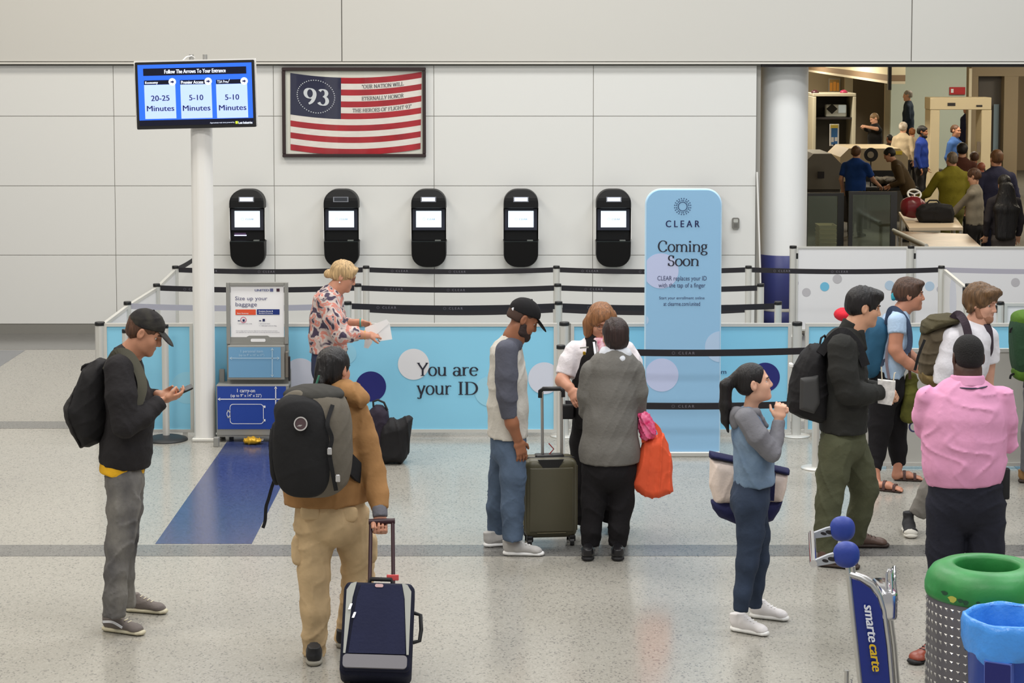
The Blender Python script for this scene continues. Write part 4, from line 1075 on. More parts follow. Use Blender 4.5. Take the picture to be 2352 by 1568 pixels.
    def hand(s, wrist, d, n, curl=(35, 45), side=1, spread=.10, sc=1.0, thumb=(.55, .65, .25), wr=.024):
        """wrist point, finger direction d, palm normal n (the way the palm faces); side = where the thumb is"""
        w = np.asarray(wrist, float); d = nrm(d); n = np.asarray(n, float); n = nrm(n-d*np.dot(n, d)); b = np.cross(d, n)*side
        P_ = [ecap(w-d*.02, w+d*.03*sc, (wr, wr*.8), (.034*sc, .017*sc), b, k=.012), ecap(w+d*.03*sc, w+d*.082*sc, (.036*sc, .016*sc), (.038*sc, .0125*sc), b, k=.012)]
        for i, (o, ln) in enumerate(((.029, .068), (.010, .077), (-.010, .072), (-.028, .056))):
            p = w+(d*.085+b*o)*sc; a0 = math.radians(curl[0]*(1+.08*i)); dd = nrm(d+b*spread*(1.5-i)*.5)
            r = .0088*sc
            for j, f_ in enumerate((.44, .33, .27)):
                ang = a0+math.radians(curl[1])*j
                e = p+(dd*math.cos(ang)+n*math.sin(ang))*ln*f_*sc
                P_.append(ecap(p, e, r, r*.92, b, k=.005)); p = e; r *= .92
        p = w+(d*.026+b*.026+n*.004)*sc; t = nrm(d*thumb[0]+b*thumb[1]+n*thumb[2])
        e = p+t*.042*sc; P_.append(ecap(p, e, .0135*sc, .0105*sc, b, k=.010)); t2 = nrm(t+n*.35+d*.45-b*.25); P_.append(ecap(e, e+t2*.032*sc, .0102*sc, .0085*sc, b, k=.005))
        s.fine += P_
        return w+d*.07*sc+n*.02*sc
    def body(s, *a, **k): s.bargs = (a, k); PEOPLE.append(s)      # the body is meshed last, when all limbs are known
    def finish(s, skin, lip=None, brow=None, res=.0048):
        parts = []
        if s.core: parts.append((s.core, .024*min(s.res, 1.3), None))
        parts.append((s.fine, res*s.res, None))
        o = sdf_obj('body', parts, [skin, M_eyew, M_iris, lip or M_lipl, brow or M_iris], s.root)
        if s.eyes:
            for sx in (-1, 1):
                c = s.W((sx*.0335, .0625, .0030)); R3 = Matrix(np.array((s.B[0], np.cross(s.B[1], s.B[0]), s.B[1])).T.tolist()); mb = MB(); r = .0145*s.hs
                for mi, a0, a1 in ((1, 0, 32), (0, 32, 180)):
                    pr = [(r*math.sin(math.radians(a0+(a1-a0)*i/6)), r*math.cos(math.radians(a0+(a1-a0)*i/6))) for i in range(7)]
                    t_ = MB(); t_.lathe(pr, (0, 0, 0), 14); mb.add([R3 @ Vector(v)+Vector(c) for v in t_.v], t_.f, mi, True)
                mb.build('eye', [M_eyew, M_iris], o)
            sdf_obj('eyebrows', [(s.brow_, .003, None)], [brow or M_iris], o); sdf_obj('lips', [(s.lip_, .003, None)], [lip or M_lipl], o)
        if s.beard_: sdf_obj('beard', [(s.beard_, .0038*s.res, wrinkle(.002, 90, 3))], [brow or M_iris], o)
        return o
    def cloth(s, name, prims, mats, res=.0088, fold=.006, f=15.0, az=.8, cuts=(), seed=None, parent=None):
        return sdf_obj(name, [(list(prims)+list(cuts), res*s.res, wrinkle(fold*.85, f*1.45, seed if seed is not None else s.seed+len(name), az) if fold else None)], mats if isinstance(mats, list) else [mats], parent or s.root)
    def hd(s, p, r, k=.02, tag=0, op='u'): return elli(s.W(p), tuple(v*s.hs for v in r), s.B, op, k, tag)
    def hc_(s, a, b, r0, r1, k=.02, tag=0): return ecap(s.W(a), s.W(b), r0, r1, s.B[0], k=k, tag=tag)
    def hair(s, m, extra=(), face=((0, .115, -.035), (.072, .075, .088)), thick=.012, nape=-.055, res=.0064, fold=.007, f=34.0, low=(), seed=3, ears=True):
        P_ = [s.hd((0, -.016, .036), (.074+thick, .094+thick, .082+thick)), s.hd((0, -.045, -.012), (.066+thick*.7, .058+thick, .060))]
        P_ += list(extra)
        P_.append(s.hd(face[0], face[1], .012, op='s'))
        if ears:
            for sx in (-1, 1): P_.append(s.hd((sx*.088, .002, -.012), (.024, .030, .038), .008, op='s'))
        P_.append(half(s.W((0, 0, nape)), -s.B[2], .012))
        P_ += list(low)
        return sdf_obj('hair', [(P_, res*s.res, wrinkle(fold, f*1.3, seed, .22))], [m], s.root)
    def cap(s, m, bill=.065, tilt=0.0, mats=None):
        dome = [s.hd((0, -.010, .045), (.084, .106, .088)), half(s.W((0, .02, .034)), -nrm(s.B[2]*.98-s.B[1]*.16), .004)]
        o = sdf_obj('cap', [(dome, .006*s.res, wrinkle(.002, 30, 5))], [m], s.root)
        a = math.radians(-20+tilt); f_ = s.B[1]*math.cos(a)+s.B[2]*math.sin(a); u_ = -s.B[1]*math.sin(a)+s.B[2]*math.cos(a)
        c = s.W((0, .098, .034)); Bb = np.array((s.B[0], f_, u_))
        br = [elli(c+f_*.015, (.074*s.hs, bill*s.hs+.012, .0075), Bb, k=.01), half(s.W((0, .062, .0)), -s.B[1], .004)]
        sdf_obj('brim', [(br, .0048*s.res, None)], [m], o)
        bt = [elli(s.W((0, -.010, .132)), (.008, .008, .006), s.B)]
        sdf_obj('button', [(bt, .003, None)], [m], o)
        return o
    def shoe(s, heel, toe, m, sole, width=.041, ln=None, hgt=.0, boot=.0, name='shoe', tip=None):
        """heel and toe as pixels on the floor"""
        a, b = _v(fl(*heel)), _v(fl(*toe)); d = nrm(b-a); L_ = np.linalg.norm(b-a) if ln is None else ln
        s.shoe_at(a+np.array((0, 0, hgt)), d, L_, m, sole, width, boot, name, tip)
    def shoe_at(s, a, d, L_, m, sole, width=.041, boot=.0, name='shoe', tip=None, upv=(0, 0, 1)):
        d = nrm(d); w = nrm(np.cross(d, upv)); u = np.cross(w, d)
        def Q(l, h): return a+d*l*L_+u*h
        c = width
        up = [ecap(Q(.17, .050), Q(.40, .054), (c*.88, .040), (c*.86, .042), w, k=.02), ecap(Q(.38, .055), Q(.80, .034), (c*.88, .038), (c*.95, .026), w, k=.02, tag=0),
              ecap(Q(.78, .034), Q(.86, .030), (c*.93, .026), (c*.80, .022), w, k=.02, tag=1 if tip else 0), ecap(Q(.19, .06), Q(.17, .105+boot), (c*.80, .05), (c*.82, .05), d*0+w, k=.02, flat=.01)]
        o = sdf_obj(name, [(up+[half(Q(0, .022), -u)], .0058*s.res, wrinkle(.0025, 40, 4))], [m, tip] if tip else [m], s.root)
        so = [ecap(Q(.15, .016), Q(.45, .016), (c*1.0, .018), (c*.96, .017), w, k=.003), ecap(Q(.45, .016), Q(.87, .016), (c*.96, .017), (c*1.04, .016), w, k=.003)]
        so = [ecap(Q(.15, .016), Q(.06, .016), (c*1.0, .018), (c*.75, .016), w, k=.003)]+so+[ecap(Q(.87, .016), Q(.94, .017), (c*1.0, .016), (c*.78, .014), w, k=.003)]
        sdf_obj('sole', [(so+[half(Q(0, .0015), -u, .002)], .0055*s.res, None)], [sole], o)
        if boot == 0 and name == 'shoe' and s.res <= 1.01:
            lc = [ecap(Q(.40+.08*i, .0975-.0090*i)-w*.018, Q(.40+.08*i, .0975-.0090*i)+w*.018, .0048, .0048, w, k=.003) for i in range(4)]
            sdf_obj('laces', [(lc, .004, None)], [sole], o)
def strap(mb, pts, w=.02, t=.004, nrmv=None, n=6):
    """a flat strap along points"""
    pts = [Vector(p) for p in pts]
    if len(pts) > 2:
        out = []
        for i in range(len(pts)-1):
            p0, p1, p2, p3 = pts[max(i-1, 0)], pts[i], pts[i+1], pts[min(i+2, len(pts)-1)]
            for k in range(n):
                t_ = k/n; out.append(0.5*((2*p1)+(p2-p0)*t_+(2*p0-5*p1+4*p2-p3)*t_*t_+(3*p1-p0-3*p2+p3)*t_**3))
        pts = out+[pts[-1]]
    vs = []; K = len(pts)
    for i, p in enumerate(pts):
        d = (pts[min(i+1, K-1)]-pts[max(i-1, 0)]).normalized()
        nv = Vector(nrmv) if nrmv is not None else Vector((0, -1, 0))
        nv = nv - d*nv.dot(d)
        nv = nv.normalized() if nv.length > 1e-4 else Vector((0, 0, 1))
        s_ = d.cross(nv)
        vs += [p+s_*w/2+nv*t/2, p-s_*w/2+nv*t/2, p-s_*w/2-nv*t/2, p+s_*w/2-nv*t/2]
    fs = []
    for i in range(K-1):
        for j in range(4): fs.append((i*4+j, i*4+(j+1) % 4, (i+1)*4+(j+1) % 4, (i+1)*4+j))
    fs += [(3, 2, 1, 0), tuple((K-1)*4+j for j in range(4))]
    mb.add(vs, fs, 0, False); return mb
# ------------------------------------------------------------------ the people in the hall
def D_(P_, dx, dy, dY): return nrm((dx*P_.q, dY, -dy*P_.q))
def pack(name, label, c, yaw, size, mats, parts=(), res=.0085, lean=0.0, p=3.2, group=None, top=.0):
    """a rucksack: body as a rounded block at c = (x, y, z of its middle); yaw = the way its wearer faces; parts get local (right, out, up)"""
    B = frame(yaw, lean); R_, F_, U_ = B; c = _v(c)
    o = thing(name, label, 'backpack', (c[0], c[1], c[2]-size[2]), group=group)
    def W(q): return c+R_*q[0]-F_*q[1]+U_*q[2]
    Bm = np.array((R_, F_, U_))
    w, d, h = size
    sdf_obj('main_bag', [([elli(W((0, 0, 0)), (w, d, h), Bm, p=p), elli(W((0, -d*.1, h*.45)), (w*.86, d*.9, h*.62+top), Bm, k=.03, p=2.6)], res, wrinkle(.006, 18, 7))], [mats[0]], o)
    for nm, q, s_, m, pp in parts:
        sdf_obj(nm, [([elli(W(q), s_, Bm, p=pp)], min(res, .006), wrinkle(.004, 22, 9))], [m], o)
    return o, W
def part_strap(o, name, pts, m, w=.045, t=.008, n=None):
    mb = MB(); strap(mb, pts, w, t, n); return mb.build(name, m, o)

# ---- young man with a phone
M_sk1 = skinmat('skin_fair', (188, 134, 106)); M_hb = hairmat('hair_brown', (86, 58, 42)); M_hk = hairmat('hair_black', (24, 21, 22))
def man_phone():
    s = Person('young man in a black sweater and dark cap looking down at his phone', fl(295, 1442).y, fl(295, 1442))
    s.head(333, 763, 0, 2, -27, sc=1.04); s.neck([(294, 826, 0, 27), (300, 810, 0, 25), (322, 780, 0, 23)])
    arm = s.chain([(272, 846, -.19, 33), (279, 905, -.235, 35), (287, 975, -.25, 30), (325, 958, -.19, 26), (368, 922, -.09, 20)], flat=.012, k=.02)
    arm2 = s.chain([(276, 846, .19, 33), (285, 910, .235, 33), (292, 970, .25, 28), (325, 940, .17, 24), (360, 908, .06, 19)], flat=.012, k=.02)
    tor = s.chain([(288, 814, 0, (27, .085)), (284, 842, 0, (42, .185)), (292, 905, 0, (50, .195)), (298, 970, 0, (53, .185)), (290, 1030, 0, (58, .185)), (286, 1064, 0, (59, .18))], flat=.012)
    s.cloth('sweater', tor+arm+arm2, clothmat('sweater_black', (40, 38, 40), bump=.5, scale=30), fold=.008, f=17)
    rim = ecap(s.J(292, 812, 0), s.J(290, 818, 0), (27*s.q, .075), (28*s.q, .078), (1, 0, 0), flat=.004, fl0=.004)
    s.cloth('collar', [rim], clothmat('sweater_black', (40, 38, 40)), fold=.0, res=.006)
    tee = s.chain([(284, 1040, 0, (52, .172)), (280, 1083, 0, (51, .174))], flat=.008)
    s.cloth('t_shirt', tee, clothmat('shirt_yellow', (232, 178, 40)), fold=.004)
    pel = s.chain([(286, 1050, 0, (48, .165)), (286, 1105, 0, (44, .16))])
    l1 = s.chain([(284, 1110, -.09, 40), (284, 1165, -.11, 36), (280, 1225, -.13, 31), (274, 1255, -.14, 30), (267, 1310, -.16, 26), (265, 1368, -.17, 26), (262, 1414, -.17, 27)], flat=.012)
    l2 = s.chain([(292, 1110, .08, 40), (294, 1165, .10, 33), (290, 1225, .12, 28), (284, 1260, .13, 26), (284, 1320, .15, 23), (292, 1388, .19, 23)], flat=.012)
    s.cloth('jeans', pel+l1+l2, mat('jeans_grey', (136, 133, 127), .9, bump=.4, scale=60, var=.3, vscale=5, var2=(80, 79, 82), spec=.2, stretch=(1, 1, .55)), fold=.009, f=19, az=1.6)
    w = s.J(374, 919, -.08); s.hand(w, D_(s, 30, -6, .04), (-.25, .45, .85), (14, 34), 1, wr=.026, thumb=(.8, .35, .45))
    w2 = s.J(366, 905, .05); s.hand(w2, D_(s, 30, 2, -.05), (-.25, -.45, .85), (14, 34), -1, wr=.026, thumb=(.8, .35, .45))
    s.body(M_sk1, brow=mat('brow_brown', (70, 48, 36), .7))
    s.hair(M_hb, nape=-.062, thick=.007, fold=.004, face=((0, .100, -.04), (.09, .088, .090)))
    s.cap(clothmat('cap_olive', (58, 56, 50), var=.3, vscale=14, var2=(34, 32, 34)), bill=.062, tilt=-4)
    M_s, M_so = mat('suede_taupe', (114, 106, 102), .8, bump=.2, scale=90), mat('sole_cream', (206, 198, 172), .6)
    s.shoe((236, 1446), (350, 1462), M_s, M_so, ln=.295); s.shoe((286, 1402), (362, 1408), M_s, M_so, ln=.285)
    # white side stripe on the near shoe
    a, b = _v(fl(236, 1446)), _v(fl(350, 1462)); d = nrm(b-a); n_ = nrm(np.cross(d, (0, 0, 1)))
    mb = MB(); strap(mb, [a+d*.03+n_*.040+np.array((0, 0, .062)), a+d*.10+n_*.0425+np.array((0, 0, .068)), a+d*.165+n_*.0405+np.array((0, 0, .043))], .014, .003, n_)
    mb.build('shoe_stripe', M_whiteink, [c for c in s.root.children if c.name.startswith('shoe')][0])
    return s
p_phone = man_phone()
# phone
pc = p_phone.J(414, 899, .0); pd = Vector(D_(p_phone, 44, -19, .02)); pn_ = Vector((-.35, -.25, .9)); pn_ = (pn_-pd*pn_.dot(pd)).normalized(); pr = pd.cross(pn_)
ph = thing('smartphone', 'dark smartphone held up by the man in the black sweater', 'phone', tuple(pc))
m = MB(); m.prism(rrect(-.037, -.076, .037, .076, .010, 4), Vector(pc)+pn_*.004, pr, pd, .009); m.build('case', M_black, ph)
m = MB(); m.prism(rrect(-.033, -.070, .033, .070, .007, 4), Vector(pc)+pn_*.0048, pr, pd, .0006); m.build('screen', mat('phone_glass', (70, 76, 84), .15), ph)
# his rucksack
M_bk = clothmat('nylon_black', (30, 29, 31), .75, bump=.3, scale=24); M_bk2 = clothmat('nylon_charcoal', (44, 42, 42), .75, bump=.3, scale=24)
YB1 = p_phone.Y0
bk1 = thing('backpack', 'black slim rucksack worn by the man looking at his phone', 'backpack', tuple(p_phone.J(195, 1028, 0)))
sdf_obj('main_bag', [([polybag([(246, 826), (226, 820), (205, 835), (190, 846), (181, 868), (167, 902), (151, 932), (153, 952), (168, 990), (190, 1026), (206, 1026), (236, 1012), (258, 960), (256, 870)], YB1, .165, .13)], .0085, wrinkle(.008, 26, 7))], [M_bk], bk1)
sdf_obj('front_pocket', [([polybag([(176, 880), (166, 900), (148, 932), (149, 954), (164, 990), (188, 1028), (200, 1022), (188, 975), (178, 930)], YB1, .14, .07)], .0085, wrinkle(.006, 30, 8))], [M_bk2], bk1)
part_strap(bk1, 'shoulder_strap', [p_phone.J(246, 850, -.12), p_phone.J(268, 812, -.14), p_phone.J(296, 816, -.14), p_phone.J(318, 850, -.15), p_phone.J(327, 890, -.17), p_phone.J(316, 930, -.19)], mat('strap_olive', (84, 82, 70), .8), .055, .012, (.3, -1, .2))
part_strap(bk1, 'shoulder_strap', [p_phone.J(246, 850, .12), p_phone.J(268, 810, .12), p_phone.J(296, 814, .12), p_phone.J(320, 850, .14), p_phone.J(325, 890, .16)], M_bk2, .055, .012, (.3, 1, .2))
mb = MB(); mb.tube([p_phone.J(205, 836, -.03), p_phone.J(196, 838, -.02), p_phone.J(190, 842, .0), p_phone.J(188, 850, .02)], .008, 8); mb.build('grab_handle', M_bk, bk1)

# ---- blonde woman with papers
def woman_blonde():
    s = Person('blonde woman in a floral blouse and glasses reading papers', 17.0, (at(755, 1000, 17.0).x, 17.0))
    s.head(789, 634, 0, 0, -22, sc=1.0); s.neck([(764, 676, 0, 20), (770, 664, 0, 18), (783, 648, 0, 17)])
    tor = s.chain([(763, 672, 0, (22, .08)), (754, 692, 0, (34, .165)), (752, 730, 0, (40, .175)), (752, 770, 0, (42, .165)), (755, 806, 0, (44, .165))], flat=.012)
    a1 = s.chain([(752, 692, -.15, 24), (768, 735, -.20, 25), (784, 768, -.22, 22), (822, 766, -.16, 17)], flat=.01, k=.02)
    a2 = s.chain([(758, 692, .15, 22), (772, 732, .2, 22), (790, 750, .2, 19), (806, 745, .16, 17)], flat=.01, k=.02)
    m = bpy.data.materials.new('floral_print'); m.use_nodes = True; nt = m.node_tree; b = nt.nodes['Principled BSDF']; b.inputs['Roughness'].default_value = .8
    tc = nt.nodes.new('ShaderNodeTexCoord'); n1 = nt.nodes.new('ShaderNodeTexNoise'); n1.inputs['Scale'].default_value = 12; n1.inputs['Detail'].default_value = 2; n1.inputs['Distortion'].default_value = .6
    r = nt.nodes.new('ShaderNodeValToRGB'); r.color_ramp.interpolation = 'EASE'; e = r.color_ramp.elements
    e[0].position = .0; e[0].color = (*lin((40, 36, 56)), 1); e[1].position = .40; e[1].color = (*lin((70, 58, 80)), 1)
    for p_, c_ in ((.45, (190, 176, 172)), (.52, (206, 192, 186)), (.56, (208, 136, 122)), (.63, (200, 126, 114)), (.66, (180, 166, 164)), (.71, (62, 54, 72))):
        q = e.new(p_); q.color = (*lin(c_), 1)
    nt.links.new(tc.outputs['Object'], n1.inputs[0]); nt.links.new(n1.outputs[0], r.inputs[0]); nt.links.new(r.outputs[0], b.inputs['Base Color'])
    s.cloth('blouse', tor+a1+a2, m, fold=.008, f=20)
    s.skin([(812, 767, -.18, 13), (842, 770, -.12, 9)]); s.skin([(800, 744, .17, 12), (830, 741, .10, 9)])
    s.hand(s.J(846, 770, -.11), D_(s, 30, 0, .05), (.1, .6, -.6), (30, 50), -1, wr=.023, sc=.95); s.hand(s.J(832, 741, .09), D_(s, 30, 4, -.05), (.1, -.6, -.6), (30, 50), 1, wr=.023, sc=.95)
    s.body(skinmat('skin_rosy', (196, 140, 114)), brow=mat('brow_blond', (150, 112, 76), .7))
    pel = s.chain([(757, 800, 0, (40, .16)), (757, 850, 0, (42, .16))])
    l1 = s.chain([(755, 860, -.08, 26), (755, 950, -.08, 20), (753, 1045, -.08, 16)], flat=.01); l2 = s.chain([(764, 860, .08, 26), (766, 950, .08, 20), (766, 1040, .08, 16)], flat=.01)
    s.cloth('trousers', pel+l1+l2, clothmat('denim_dark', (50, 56, 80)), fold=.006)
    x1, y1 = s.J(750, 1000, -.08)[:2]; 
    for dy in (-.08, .08): s.shoe_at(np.array((s.J(745, 1000, dy)[0], 17.0+dy, 0)), (1, -.1, 0), .25, M_black, M_white, .038)
    bl = hairmat('hair_blond', (184, 154, 112))
    s.hair(bl, nape=-.055, thick=.016, face=((0, .114, -.042), (.080, .078, .092)), low=[s.hd((0, -.128, -.030), (.036, .032, .038), .012), s.hc_((0, -.07, -.005), (0, -.115, -.03), .045, .022)], extra=[s.hc_((.04, .075, .085), (.055, .055, .02), .02, .012), s.hc_((-.04, .075, .085), (-.055, .055, .02), .02, .012)], ears=False, fold=.0035, f=42)
    sdf_obj('hair_tie', [([s.hc_((0, -.100, -.026), (0, -.106, -.028), .027, .027)], .005, None)], [mat('hair_tie', (60, 40, 36), .7)], s.root)
    # glasses, earring, bracelets
    gm = mat('glasses_brown', (110, 66, 40), .3); mb = MB()
    for sx in (-1, 1):
        mb.tube([s.W((sx*.031+.020*math.cos(t), .095, .002+.016*math.sin(t))) for t in [i*math.pi/6 for i in range(12)]], .0022, 6, close=True)
        mb.tube([s.W((sx*.051, .094, .006)), s.W((sx*.074, .05, .008)), s.W((sx*.080, -.005, .012))], .002, 6)
    mb.tube([s.W((-.012, .098, .004)), s.W((.012, .098, .004))], .002, 6); mb.build('glasses', gm, s.root)
    mb = MB(); mb.lathe([(0, -.007), (.006, -.004), (.0075, 0), (.006, .004), (0, .007)], tuple(s.W((.084, -.008, -.048))), 10); mb.build('earring', M_white, s.root)
    for x, y, dy, c_ in ((828, 741, .10, (70, 160, 150)), (838, 769, -.13, (190, 150, 80)), (802, 744, .17, (190, 150, 110))):
        mb = MB(); c0, dd = Vector(s.J(x, y, dy)), Vector((1, .1, 0)); 
        mb.tube([c0+Vector((0, .034*math.cos(t), .034*math.sin(t))) for t in [i*math.pi/7 for i in range(14)]], .006, 6, close=True); mb.build('bracelet', mat('bracelet_%d' % x, c_, .4), s.root)
    return s
p_bl = woman_blonde()
def sheet(name, label, poly, Yfn, m=M_paper, cat='paper'):
    """a curled sheet: outline in pixels, each corner at its own distance"""
    mb = MB(); vs = [at(x, y, Yfn(x, y)) for x, y in poly]; n = len(vs)
    mb.add(vs+[v+Vector((0, .002, -.001)) for v in vs], [tuple(range(n))[::-1], tuple(range(n, 2*n))]+[(i, (i+1) % n, n+(i+1) % n, n+i) for i in range(n)])
    return tag(mb.build(name, m), label, cat)
sheet('paper_sheet', 'white printed page held flat in the blonde woman\'s hands', [(838, 752), (888, 733), (895, 741), (861, 771), (846, 781), (838, 776)], lambda x, y: 17.0-.10+(888-x)*.0005)
sheet('paper_sheet', 'white page drooping from the blonde woman\'s nearer hand', [(866, 764), (895, 742), (901, 779), (872, 783), (867, 776)], lambda x, y: 17.0-.08)
sheet('paper_sheet', 'folded page hanging below the blonde woman\'s wrists', [(838, 778), (856, 776), (855, 787), (846, 800), (836, 798)], lambda x, y: 17.0+.02)

# ---- hiker seen from behind
def hiker():
    Y0 = fl(745, 1500).y
    s = Person('traveller in a tan hooded jacket and khaki cargo trousers seen from behind', Y0, fl(750, 1500))
    s.head(768, 848, .02, 58, -6, sc=.98); s.neck([(764, 905, 0, 27), (767, 880, .01, 24)])
    tor = s.chain([(760, 915, 0, (42, .09)), (756, 938, 0, (72, .13)), (754, 985, 0, (80, .145)), (750, 1050, 0, (85, .15)), (749, 1110, 0, (95, .172)), (751, 1152, 0, (97, .178))], flat=.012)
    a1 = s.chain([(820, 945, 0, 28), (838, 1010, -.02, 31), (856, 1080, -.05, 29), (869, 1135, -.12, 24), (873, 1168, -.17, 19)], flat=.01, k=.02)
    a2 = s.chain([(690, 945, .02, 28), (672, 1010, .08, 28), (668, 1070, .18, 24), (700, 1075, .34, 19)], flat=.01, k=.02)
    jk = clothmat('jacket_tan', (154, 114, 72), bump=.35, scale=26)
    s.cloth('jacket', tor+a1+a2, jk, fold=.009, f=14)
    hood = [elli(s.J(800, 900, -.05), (.115, .09, .062), frame(70, 0, -22), k=.03), elli(s.J(755, 912, .02), (.14, .10, .055), k=.03), elli(s.J(822, 915, -.03), (.065, .07, .05), k=.03)]
    s.cloth('hood', hood, jk, fold=.013, f=24)
    s.cloth('cuff', s.chain([(872, 1163, -.165, 18), (873, 1186, -.19, 17)], flat=.008, fl0=.008, core=False), clothmat('cuff_grey', (112, 112, 120)), fold=.002)
    s.hand(s.J(874, 1184, -.19), D_(s, 0, 20, -.02), (.1, -.9, 0), (85, 62), 1, spread=.02, wr=.027, sc=1.08, thumb=(.5, .3, .7))
    s.body(skinmat('skin_rosy', (196, 140, 114)))
    pel = s.chain([(758, 1140, 0, (80, .14)), (760, 1195, 0, (82, .155))])
    l1 = s.chain([(724, 1190, 0, 46), (722, 1250, 0, 43), (721, 1315, -.01, 37), (724, 1400, -.02, 34), (722, 1465, -.03, 27), (721, 1506, -.03, 25)], flat=.012)
    l2 = s.chain([(802, 1190, .03, 46), (818, 1255, .10, 42), (822, 1320, .15, 36), (812, 1400, .17, 33), (797, 1462, .16, 28), (790, 1476, .16, 26)], flat=.012)
    kh = clothmat('khaki', (194, 168, 130), bump=.35, scale=28, var=.15)
    tr = s.cloth('cargo_trousers', pel+l1+l2, kh, fold=.012, f=14, az=1.4)
    for x, y, dy, r in ((688, 1262, -.02, (.045, .06, .085)), (851, 1258, .10, (.04, .06, .085))):
        s.cloth('cargo_pocket', [elli(s.J(x, y, dy), r, p=3.5)], kh, fold=.008, f=24, parent=tr)
    for x, y, dy, r in ((712, 1176, -.135, (.055, .018, .045)), (800, 1180, -.115, (.055, .018, .045))):
        s.cloth('back_pocket', [elli(s.J(x, y, dy), r, p=3.5)], kh, fold=.004, parent=tr)
    dk = mat('shoe_black', (30, 30, 34), .6)
    s.shoe_at(_v(fl(721, 1532)), (-.08, 1, 0), .29, dk, mat('sole_grey', (150, 146, 134), .6), .047); s.shoe_at(_v(fl(778, 1490)), (.5, .85, 0), .28, dk, mat('sole_grey', (150, 146, 134), .6), .045)
    hk = M_hk
    s.hair(hk, nape=-.10, thick=.016, fold=.008, f=30, extra=[s.hd((0, -.05, -.055), (.066, .055, .06), .03)], low=[ecap(s.J(740, 850, -.03), s.J(727, 888, -.06), .035, .024, k=.03), ecap(s.J(752, 845, -.05), s.J(738, 880, -.10), .03, .018, k=.03)], ears=True)
    # olive scarf end peeking out
    mb = MB(); mb.tube([s.J(733, 862, -.12), s.J(726, 884, -.12)], .006, 6); mb.build('hair_ribbon', mat('ribbon_green', (70, 130, 110), .7), s.root)
    return s
p_hk = hiker()
s = p_hk
c_ = s.J(722, 1018, -.26)
M_pk, M_pk2, M_pk3 = clothmat('pack_charcoal', (56, 55, 52), .8, bump=.3, scale=24), clothmat('pack_black', (34, 34, 36), .8, bump=.3, scale=24), clothmat('pack_taupe', (104, 98, 88), .8, bump=.3, scale=24)
hb_, Wh = pack('backpack', 'large charcoal hiking rucksack with a round emblem worn by the tan jacket traveller', c_, 80, (.205, .155, .295), (M_pk3,), (), lean=3, p=3.0)
B8 = frame(80, 3)
Bm8 = np.array((B8[0], B8[1], B8[2]))
sdf_obj('front_panel', [([elli(Wh((-.035, .105, -.01)), (.165, .085, .265), Bm8, p=2.8), elli(Wh((-.05, .06, .20)), (.15, .10, .09), Bm8, k=.03)], .0085, wrinkle(.005, 20, 3))], [M_pk2], hb_)
sdf_obj('lid', [([elli(Wh((.0, -.02, .27)), (.17, .13, .055), Bm8, k=.03)], .0085, wrinkle(.007, 22, 5))], [M_pk], hb_)
sdf_obj('side_mesh', [([elli(Wh((-.20, .03, -.05)), (.035, .10, .18), Bm8, p=2.5)], .0085, wrinkle(.004, 22, 6))], [M_pk2], hb_)
# round emblem on the front panel
ec = Vector(s.J(691, 973, -.47)); 
def ring_on(mb, c, n_, r0, r1, k=28, up=(0, 0, 1)):
    n_ = Vector(n_).normalized(); u_ = Vector(up); r_ = u_.cross(n_).normalized(); u_ = n_.cross(r_)
    mb.add([c+(r_*math.cos(2*math.pi*i/k)+u_*math.sin(2*math.pi*i/k))*r0 for i in range(k)]+[c+(r_*math.cos(2*math.pi*i/k)+u_*math.sin(2*math.pi*i/k))*r1 for i in range(k)], [(i, (i+1) % k, k+(i+1) % k, k+i) for i in range(k)])
for q in (0, ):
    nf = Vector((-.18, -1, .22)).normalized()
    mb = MB(); mb.prism(circle(0, 0, .030, 28), ec+nf*.002, Vector((1, -.18, 0)).normalized(), nf.cross(Vector((1, -.18, 0)).normalized()), .03); em = mb.build('emblem', mat('emblem_dark', (74, 56, 60), .4), hb_)
    mb = MB(); ring_on(mb, ec+nf*.005, nf, .031, .038); mb.add([ec+nf*.005+Vector(v) for v in ((-.02, 0, -.014), (.02, 0, -.014), (.008, 0, -.006), (-.008, 0, -.006))], [(0, 1, 2, 3)]); mb.build('emblem_ring', mat('emblem_silver', (186, 184, 182), .35, metal=.3), em)
part_strap(hb_, 'hip_belt', [s.J(800, 1060, -.16), s.J(824, 1085, -.10), s.J(838, 1095, .0)], M_pk2, .10, .02, (1, -.6, 0))
part_strap(hb_, 'shoulder_strap', [Wh((.11, -.12, .25)), s.J(806, 925, .02), s.J(812, 960, .14), s.J(806, 1020, .16)], M_pk2, .06, .015, (.5, 1, 0))
part_strap(hb_, 'dangling_strap', [s.J(636, 1085, -.2), s.J(624, 1120, -.2), s.J(617, 1145, -.2), s.J(611, 1165, -.2), s.J(609, 1195, -.2), s.J(604, 1212, -.2)], M_pk2, .018, .005)
part_strap(hb_, 'compression_strap', [s.J(764, 930, -.40), s.J(752, 972, -.45), s.J(762, 1005, -.45), s.J(757, 1040, -.45), s.J(764, 1085, -.44), s.J(772, 1125, -.40)], M_pk2, .022, .012)
for x, y in ((757, 1036), (776, 1098)):
    mb = MB(); mb.bbox((-.012, -.006, -.02), (.012, .006, .02), .004, 1, O=Vector(s.J(x, y, -.47)), R=Matrix.Identity(3)); mb.build('buckle', M_chrome, hb_)
mb = MB(); strap(mb, [s.J(664, 918, -.30), s.J(690, 898, -.28)], .05, .006, (-.4, -.6, .7)); mb.build('luggage_tag', M_paper, hb_)
mb = MB(); strap(mb, [s.J(722, 898, -.33), s.J(735, 896, -.31)], .035, .006, (0, -.7, .7)); mb.build('tag_orange', mat('tag_orange', (198, 140, 50), .7), hb_)
